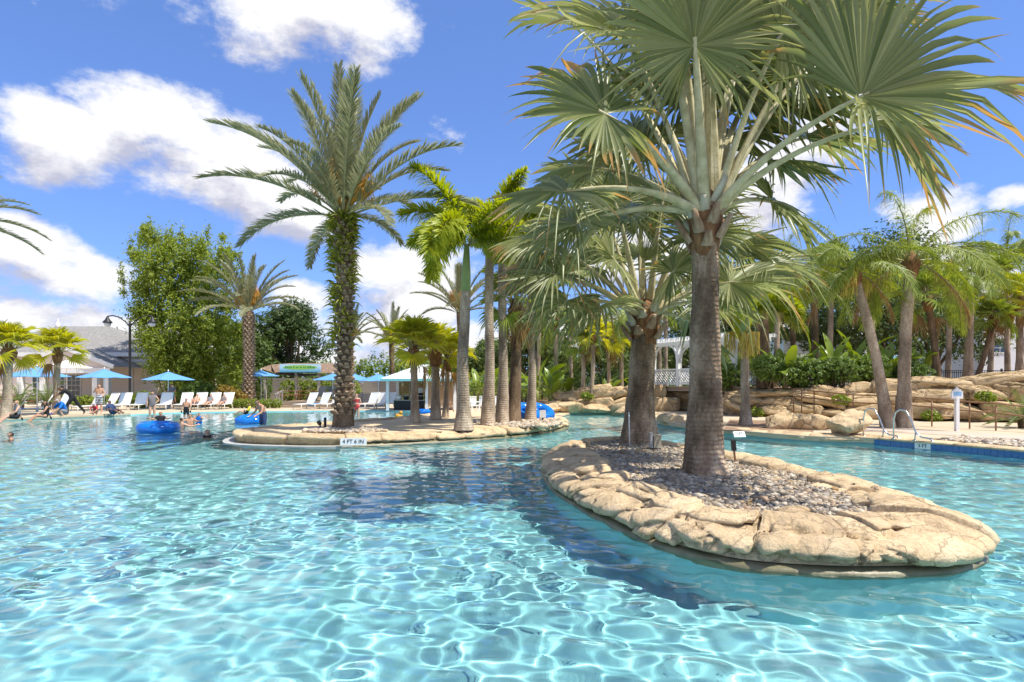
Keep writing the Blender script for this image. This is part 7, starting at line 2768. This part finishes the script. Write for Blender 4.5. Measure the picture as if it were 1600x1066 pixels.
def person(label, ps, loc, rz, skin, hair, wear, h=1.7, wide=1.0, longhair=False, group=None):
    """one continuous body grown over a skeleton; hair and clothes are its children"""
    t = thing('person', label, 'person', loc, rz, group, scale=h / 1.7)
    names = list(ps)
    V = [Vector(ps[n]) for n in names]
    rad = []
    for n in names:
        r = RADII.get(n) or RADII['l' + n[1:]]
        w = wide if n in ('pelvis', 'waist', 'chest', 'lhip', 'rhip') else (1 + (wide - 1) * .5)
        rad.append((r[0] * w, r[1] * w))
    E = [(names.index(a), names.index(b)) for a, b, _ in BONES]
    # nose
    hd, cw, nk = Vector(ps['head']), Vector(ps['crown']), Vector(ps['neck'])
    up = (cw - nk).normalized()
    side = (Vector(ps['lsh']) - Vector(ps['rsh'])).normalized()
    fwd = side.cross(up).normalized() * -1
    if fwd.y > 0 and abs(fwd.y) > .3:
        fwd = -fwd
    # hands: palm and five fingers
    for s_ in 'lr':
        wr, el = Vector(ps[s_ + 'wr']), Vector(ps[s_ + 'el'])
        d = (wr - el).normalized()
        sx = d.cross(Vector((0, 1, .2)))
        sx = sx.normalized() if sx.length > .1 else Vector((1, 0, 0))
        palm = wr + d * .075
        V.append(palm); rad.append((.036, .02)); E.append((names.index(s_ + 'wr'), len(V) - 1))
        ip = len(V) - 1
        for q, (o_, ln) in enumerate(((-.032, .06), (-.011, .075), (.011, .07), (.031, .055))):
            V.append(palm + d * ln + sx * o_ - up * .012); rad.append((.010, .010)); E.append((ip, len(V) - 1))
        V.append(wr + d * .06 + sx * -.065); rad.append((.011, .011)); E.append((ip, len(V) - 1))
    me = bpy.data.meshes.new('body')
    me.from_pydata(V, E, [])
    ob = bpy.data.objects.new('body_rig', me)
    COL.objects.link(ob)
    ob.modifiers.new('skin', 'SKIN')
    sk = me.skin_vertices[0].data
    for i, r in enumerate(rad):
        sk[i].radius = r
        sk[i].use_root = (i == 0)
    sb = ob.modifiers.new('sub', 'SUBSURF')
    sb.levels = sb.render_levels = 1
    dg = bpy.context.evaluated_depsgraph_get()
    ev = ob.evaluated_get(dg)
    body = bpy.data.meshes.new_from_object(ev)
    bpy.data.objects.remove(ob)
    body.polygons.foreach_set('use_smooth', [True] * len(body.polygons))
    body.materials.clear()
    bo = link('body', body, M[skin], t)
    n = len(body.polygons)
    Cn = np.empty(n * 3, np.float32)
    body.polygons.foreach_get('center', Cn)
    Cn = Cn.reshape(-1, 3)
    D = []
    for a, b, reg in BONES:
        A_, B_ = np.array(ps[a]), np.array(ps[b])
        dd, tt = seg_dist(Cn, A_, B_)
        r0 = (RADII.get(a) or RADII['l' + a[1:]])[0]
        r1 = (RADII.get(b) or RADII['l' + b[1:]])[0]
        D.append(dd / (r0 + (r1 - r0) * tt))
    k = np.argmin(np.array(D), 0)
    regs = np.array([b[2] for b in BONES])[k]
    along = np.zeros(n)
    for i, (a, b, reg) in enumerate(BONES):
        m = k == i
        if m.any():
            along[m] = seg_dist(Cn[m], np.array(ps[a]), np.array(ps[b]))[1]

    def cloth(name, mask, mat, off):
        idx = np.nonzero(mask)[0]
        if not len(idx):
            return
        used_, vs, fs = {}, [], []
        for i in idx:
            f = []
            for v in body.polygons[i].vertices:
                if v not in used_:
                    used_[v] = len(vs)
                    vs.append(body.vertices[v].co + body.vertices[v].normal * off)
                f.append(used_[v])
            fs.append(f)
        cm = bpy.data.meshes.new(name)
        cm.from_pydata(vs, [], fs)
        cm.polygons.foreach_set('use_smooth', [True] * len(fs))
        cm.update()
        link(name, cm, M[mat], t)

    for (name, rg, mat, lim) in wear:
        mask = np.zeros(n, bool)
        for q in rg.split('+'):
            if q == 'bra':
                ch = np.array(ps['chest'])
                mask |= (regs == 'torso') & (np.abs((Cn - ch) @ np.array(up)) < .085)
            else:
                mask |= (regs == q) & (along <= (lim if q in ('thigh', 'uarm', 'shin') else 1))
        cloth(name, mask, mat, .014)
    hc = np.array((hd + cw) / 2)
    u_, f_ = np.array(up), np.array(fwd)
    rel = Cn - hc
    hm = (regs == 'head') & (((rel @ u_) > .035) | (((rel @ f_) < .01) & ((rel @ u_) > (-.16 if longhair else -.06))))
    cloth('hair', hm, hair, .018)
    # face: nose, eyes, mouth
    c_ = Vector(hc)
    fr = c_ + fwd * .088
    b = MB(); b.add([tuple(fr + up * .02), tuple(fr - up * .03 + side * .016), tuple(fr - up * .03 - side * .016), tuple(fr - up * .028 + fwd * .03)], [(0, 1, 3), (0, 3, 2), (1, 2, 3)]); b.build('nose', M[skin], t)
    for s_ in (-1, 1):
        b = MB(); b.ball(tuple(c_ + fwd * .082 + side * (.032 * s_) + up * .018), .011, 6, 4); b.build('eye', M['black'], t)
        b = MB(); b.ball(tuple(c_ + side * (.083 * s_) - fwd * .005), (.012, .02, .03), 6, 4); b.build('ear', M[skin], t)
    b = MB(); b.ball(tuple(fr - up * .052 - fwd * .004), (.022, .006, .006), 6, 4); b.build('mouth', M['cred'], t)
    return t


def fz(px, Y):
    x = hx(px, Y)
    return x, Y, float(floor_z(np.array([x]), np.array([Y]))[0])


TR = lambda m, l=.45: ('swim_trunks', 'hips+thigh', m, l)
SUIT = lambda m: ('swimsuit', 'hips+torso', m, 0)
SHIRT = lambda m: ('shirt', 'torso+uarm', m, .75)
person('woman in a dark patterned swimsuit standing ankle deep at the beach entry', HIP, fz(238, 35.0), .5, 'skin1', 'hairdark', [SUIT('cpattern')], 1.70, 1.18, True)
person('man with folded arms in teal trunks standing behind the loungers', CROSS, (hx(268, 42.6), 42.6, ZG), .2, 'skin2', 'hairdark', [('shirt', 'torso+uarm', 'cpattern', .5), TR('cteal', .8)], 1.78, 1.1)
person('boy in dark trunks standing in the shallow water', STAND, fz(291, 33.5), .3, 'skin2', 'hairdark', [TR('cblack', .7)], 1.42)
person('woman with bare shoulders and striped wrap standing at the pool edge', FACEARM, (hx(155, 33.6), 33.6, .15), .3, 'skin1', 'hairblond', [('bikini_top', 'bra', 'skin2', 0), ('wrap', 'hips+thigh', 'cstripe', .8)], 1.66, 1.1, True)
person('person in black clothes stooping on the deck behind the blue shirt', BEND, (hx(114, 32.4), 32.4, .15), -1.1, 'skin3', 'hairdark', [('shirt', 'torso+uarm', 'cblack', 1), ('trousers', 'hips+thigh+shin', 'cblack', 1)], 1.78, 1.1)
person('person in a bright blue shirt crouching at the pool edge', CROUCH, (hx(100, 29.9), 29.9, .15), -.5, 'skin1', 'hairgrey', [('shirt', 'torso+uarm', 'cblue', 1), ('shorts', 'hips+thigh', 'cgrey', .9)], 1.72, 1.15)
person('woman in a dark swimsuit sitting on the pool edge', SIT, (hx(72, 29.4), 29.4, .15), -.7, 'skin2', 'hairdark', [SUIT('cblack')], 1.65, 1.0, True)
person('man in grey top sitting on the pool edge at the left', SIT, (hx(27, 28.6), 28.6, .15), -.6, 'skin1', 'hairblond', [('shirt', 'torso', 'cgrey', 0), TR('cblack', .8)], 1.75, 1.1)
person('child in a red top at the pool edge by the striped wrap', CROUCH, (hx(149, 31.9), 31.9, .15), .2, 'skin2', 'hairdark', [('shirt', 'torso+uarm', 'cred', 1), TR('cred', .6)], 1.15)
person('person in navy lying on the deck edge right of the striped wrap', dict(RECL), (hx(176, 33.2), 33.2, .13), 1.2, 'skin3', 'hairdark', [('shirt', 'torso+uarm', 'cnavy', 1), ('shorts', 'hips+thigh', 'cnavy', .9)], 1.6)


def swimmer(label, px, py, hgt, rz, skin, hair, wear, z_head=.30, ps=None, longhair=False):
    """stands on the pool floor or treads water so that the head top is z_head over the surface"""
    p = gr(px, py, 0)
    return person(label, ps or SWIM, (p.x, p.y, z_head - hgt), rz, skin, hair, wear, hgt, 1.0, longhair)


swimmer('swimmer with only the head above water at the left edge', 17, 686, 1.7, -.9, 'skin2', 'hairdark', [TR('cnavy')], .26)
swimmer('child sitting inside the blue swim ring', 251, 671, 1.25, .3, 'skin2', 'hairblond', [('shirt', 'torso+uarm', 'cblack', .6), TR('cblack')], .72)
swimmer('swimmer with bare back beside the blue swim ring', 284, 669, 1.6, 2.6, 'skin1', 'hairdark', [TR('cblue')], .46)
swimmer('swimmer between the bare back and the smallest swimmer', 297, 664, 1.45, .4, 'skin2', 'hairdark', [TR('cnavy')], .50)
swimmer('smallest swimmer of the three behind the blue swim ring', 311, 662, 1.3, -.2, 'skin2', 'hairdark', [SUIT('cblue')], .52)
swimmer('lone swimmer in front of the group, nearest the spit tip', 324, 682, 1.6, .3, 'skin1', 'hairblond', [SUIT('cblack')], .27, None, True)
x0, y0, z0 = fz(411, 27.2)
person('man in dark trunks standing in the water beside the tilted blue ring', LEAN, (x0, y0, -.62), -.6, 'skin2', 'hairdark', [TR('cnavy', .9)], 1.8, 1.12)
p = gr(388, 657, 0)
person('child in yellow lying across the tilted blue ring', dict(RECL), (p.x - .1, p.y, .28), -1.2, 'skin2', 'hairdark', [('shirt', 'torso+uarm', 'cyellow', 1), TR('cblack')], 1.15)
person('woman in a red brown bikini standing beside the tall date palm trunk', FACEARM, fz(557, 33.5), .2, 'skin1', 'hairblond', [('bikini_top', 'bra', 'cred', 0), ('bikini_bottom', 'hips', 'cred', 0)], 1.68, .95, True)
person('person in a light shirt inside the white roofed hut', STAND, (hx(656, 41), 41.4, ZG), .2, 'skin2', 'hairdark', [SHIRT('cwhite'), TR('cblack', .9)], 1.72)
person('person with knees up on the lounger behind the boy', KNEEUP, (hx(306, 41.2), 41.2, ZG + .27), .05, 'skin1', 'hairdark', [TR('cgrey')], 1.65)
person('person reclining on the lounger second from the low hedge', RECL, (hx(327, 41.5), 41.5, ZG + .27), 0, 'skin1', 'hairdark', [SUIT('cgrey')], 1.6, 1.0, True)
person('person reclining on the lounger next to the low hedge', RECL, (hx(348, 41.7), 41.7, ZG + .27), 0, 'skin1', 'hairdark', [SUIT('cpattern')], 1.6)
p = gr(623, 653, 0)
t = thing('toy_ball', 'small orange toy floating before the hut', 'toy', (p.x, p.y, .08))
b = MB(); b.ball((0, 0, 0), (.22, .2, .16), 12, 8); b.build('toy_body', M['fruit'], t, smooth=True)
b = MB(); b.ball((.12, -.05, .2), .1, 10, 6); b.build('toy_head', M['fruit'], t, smooth=True)
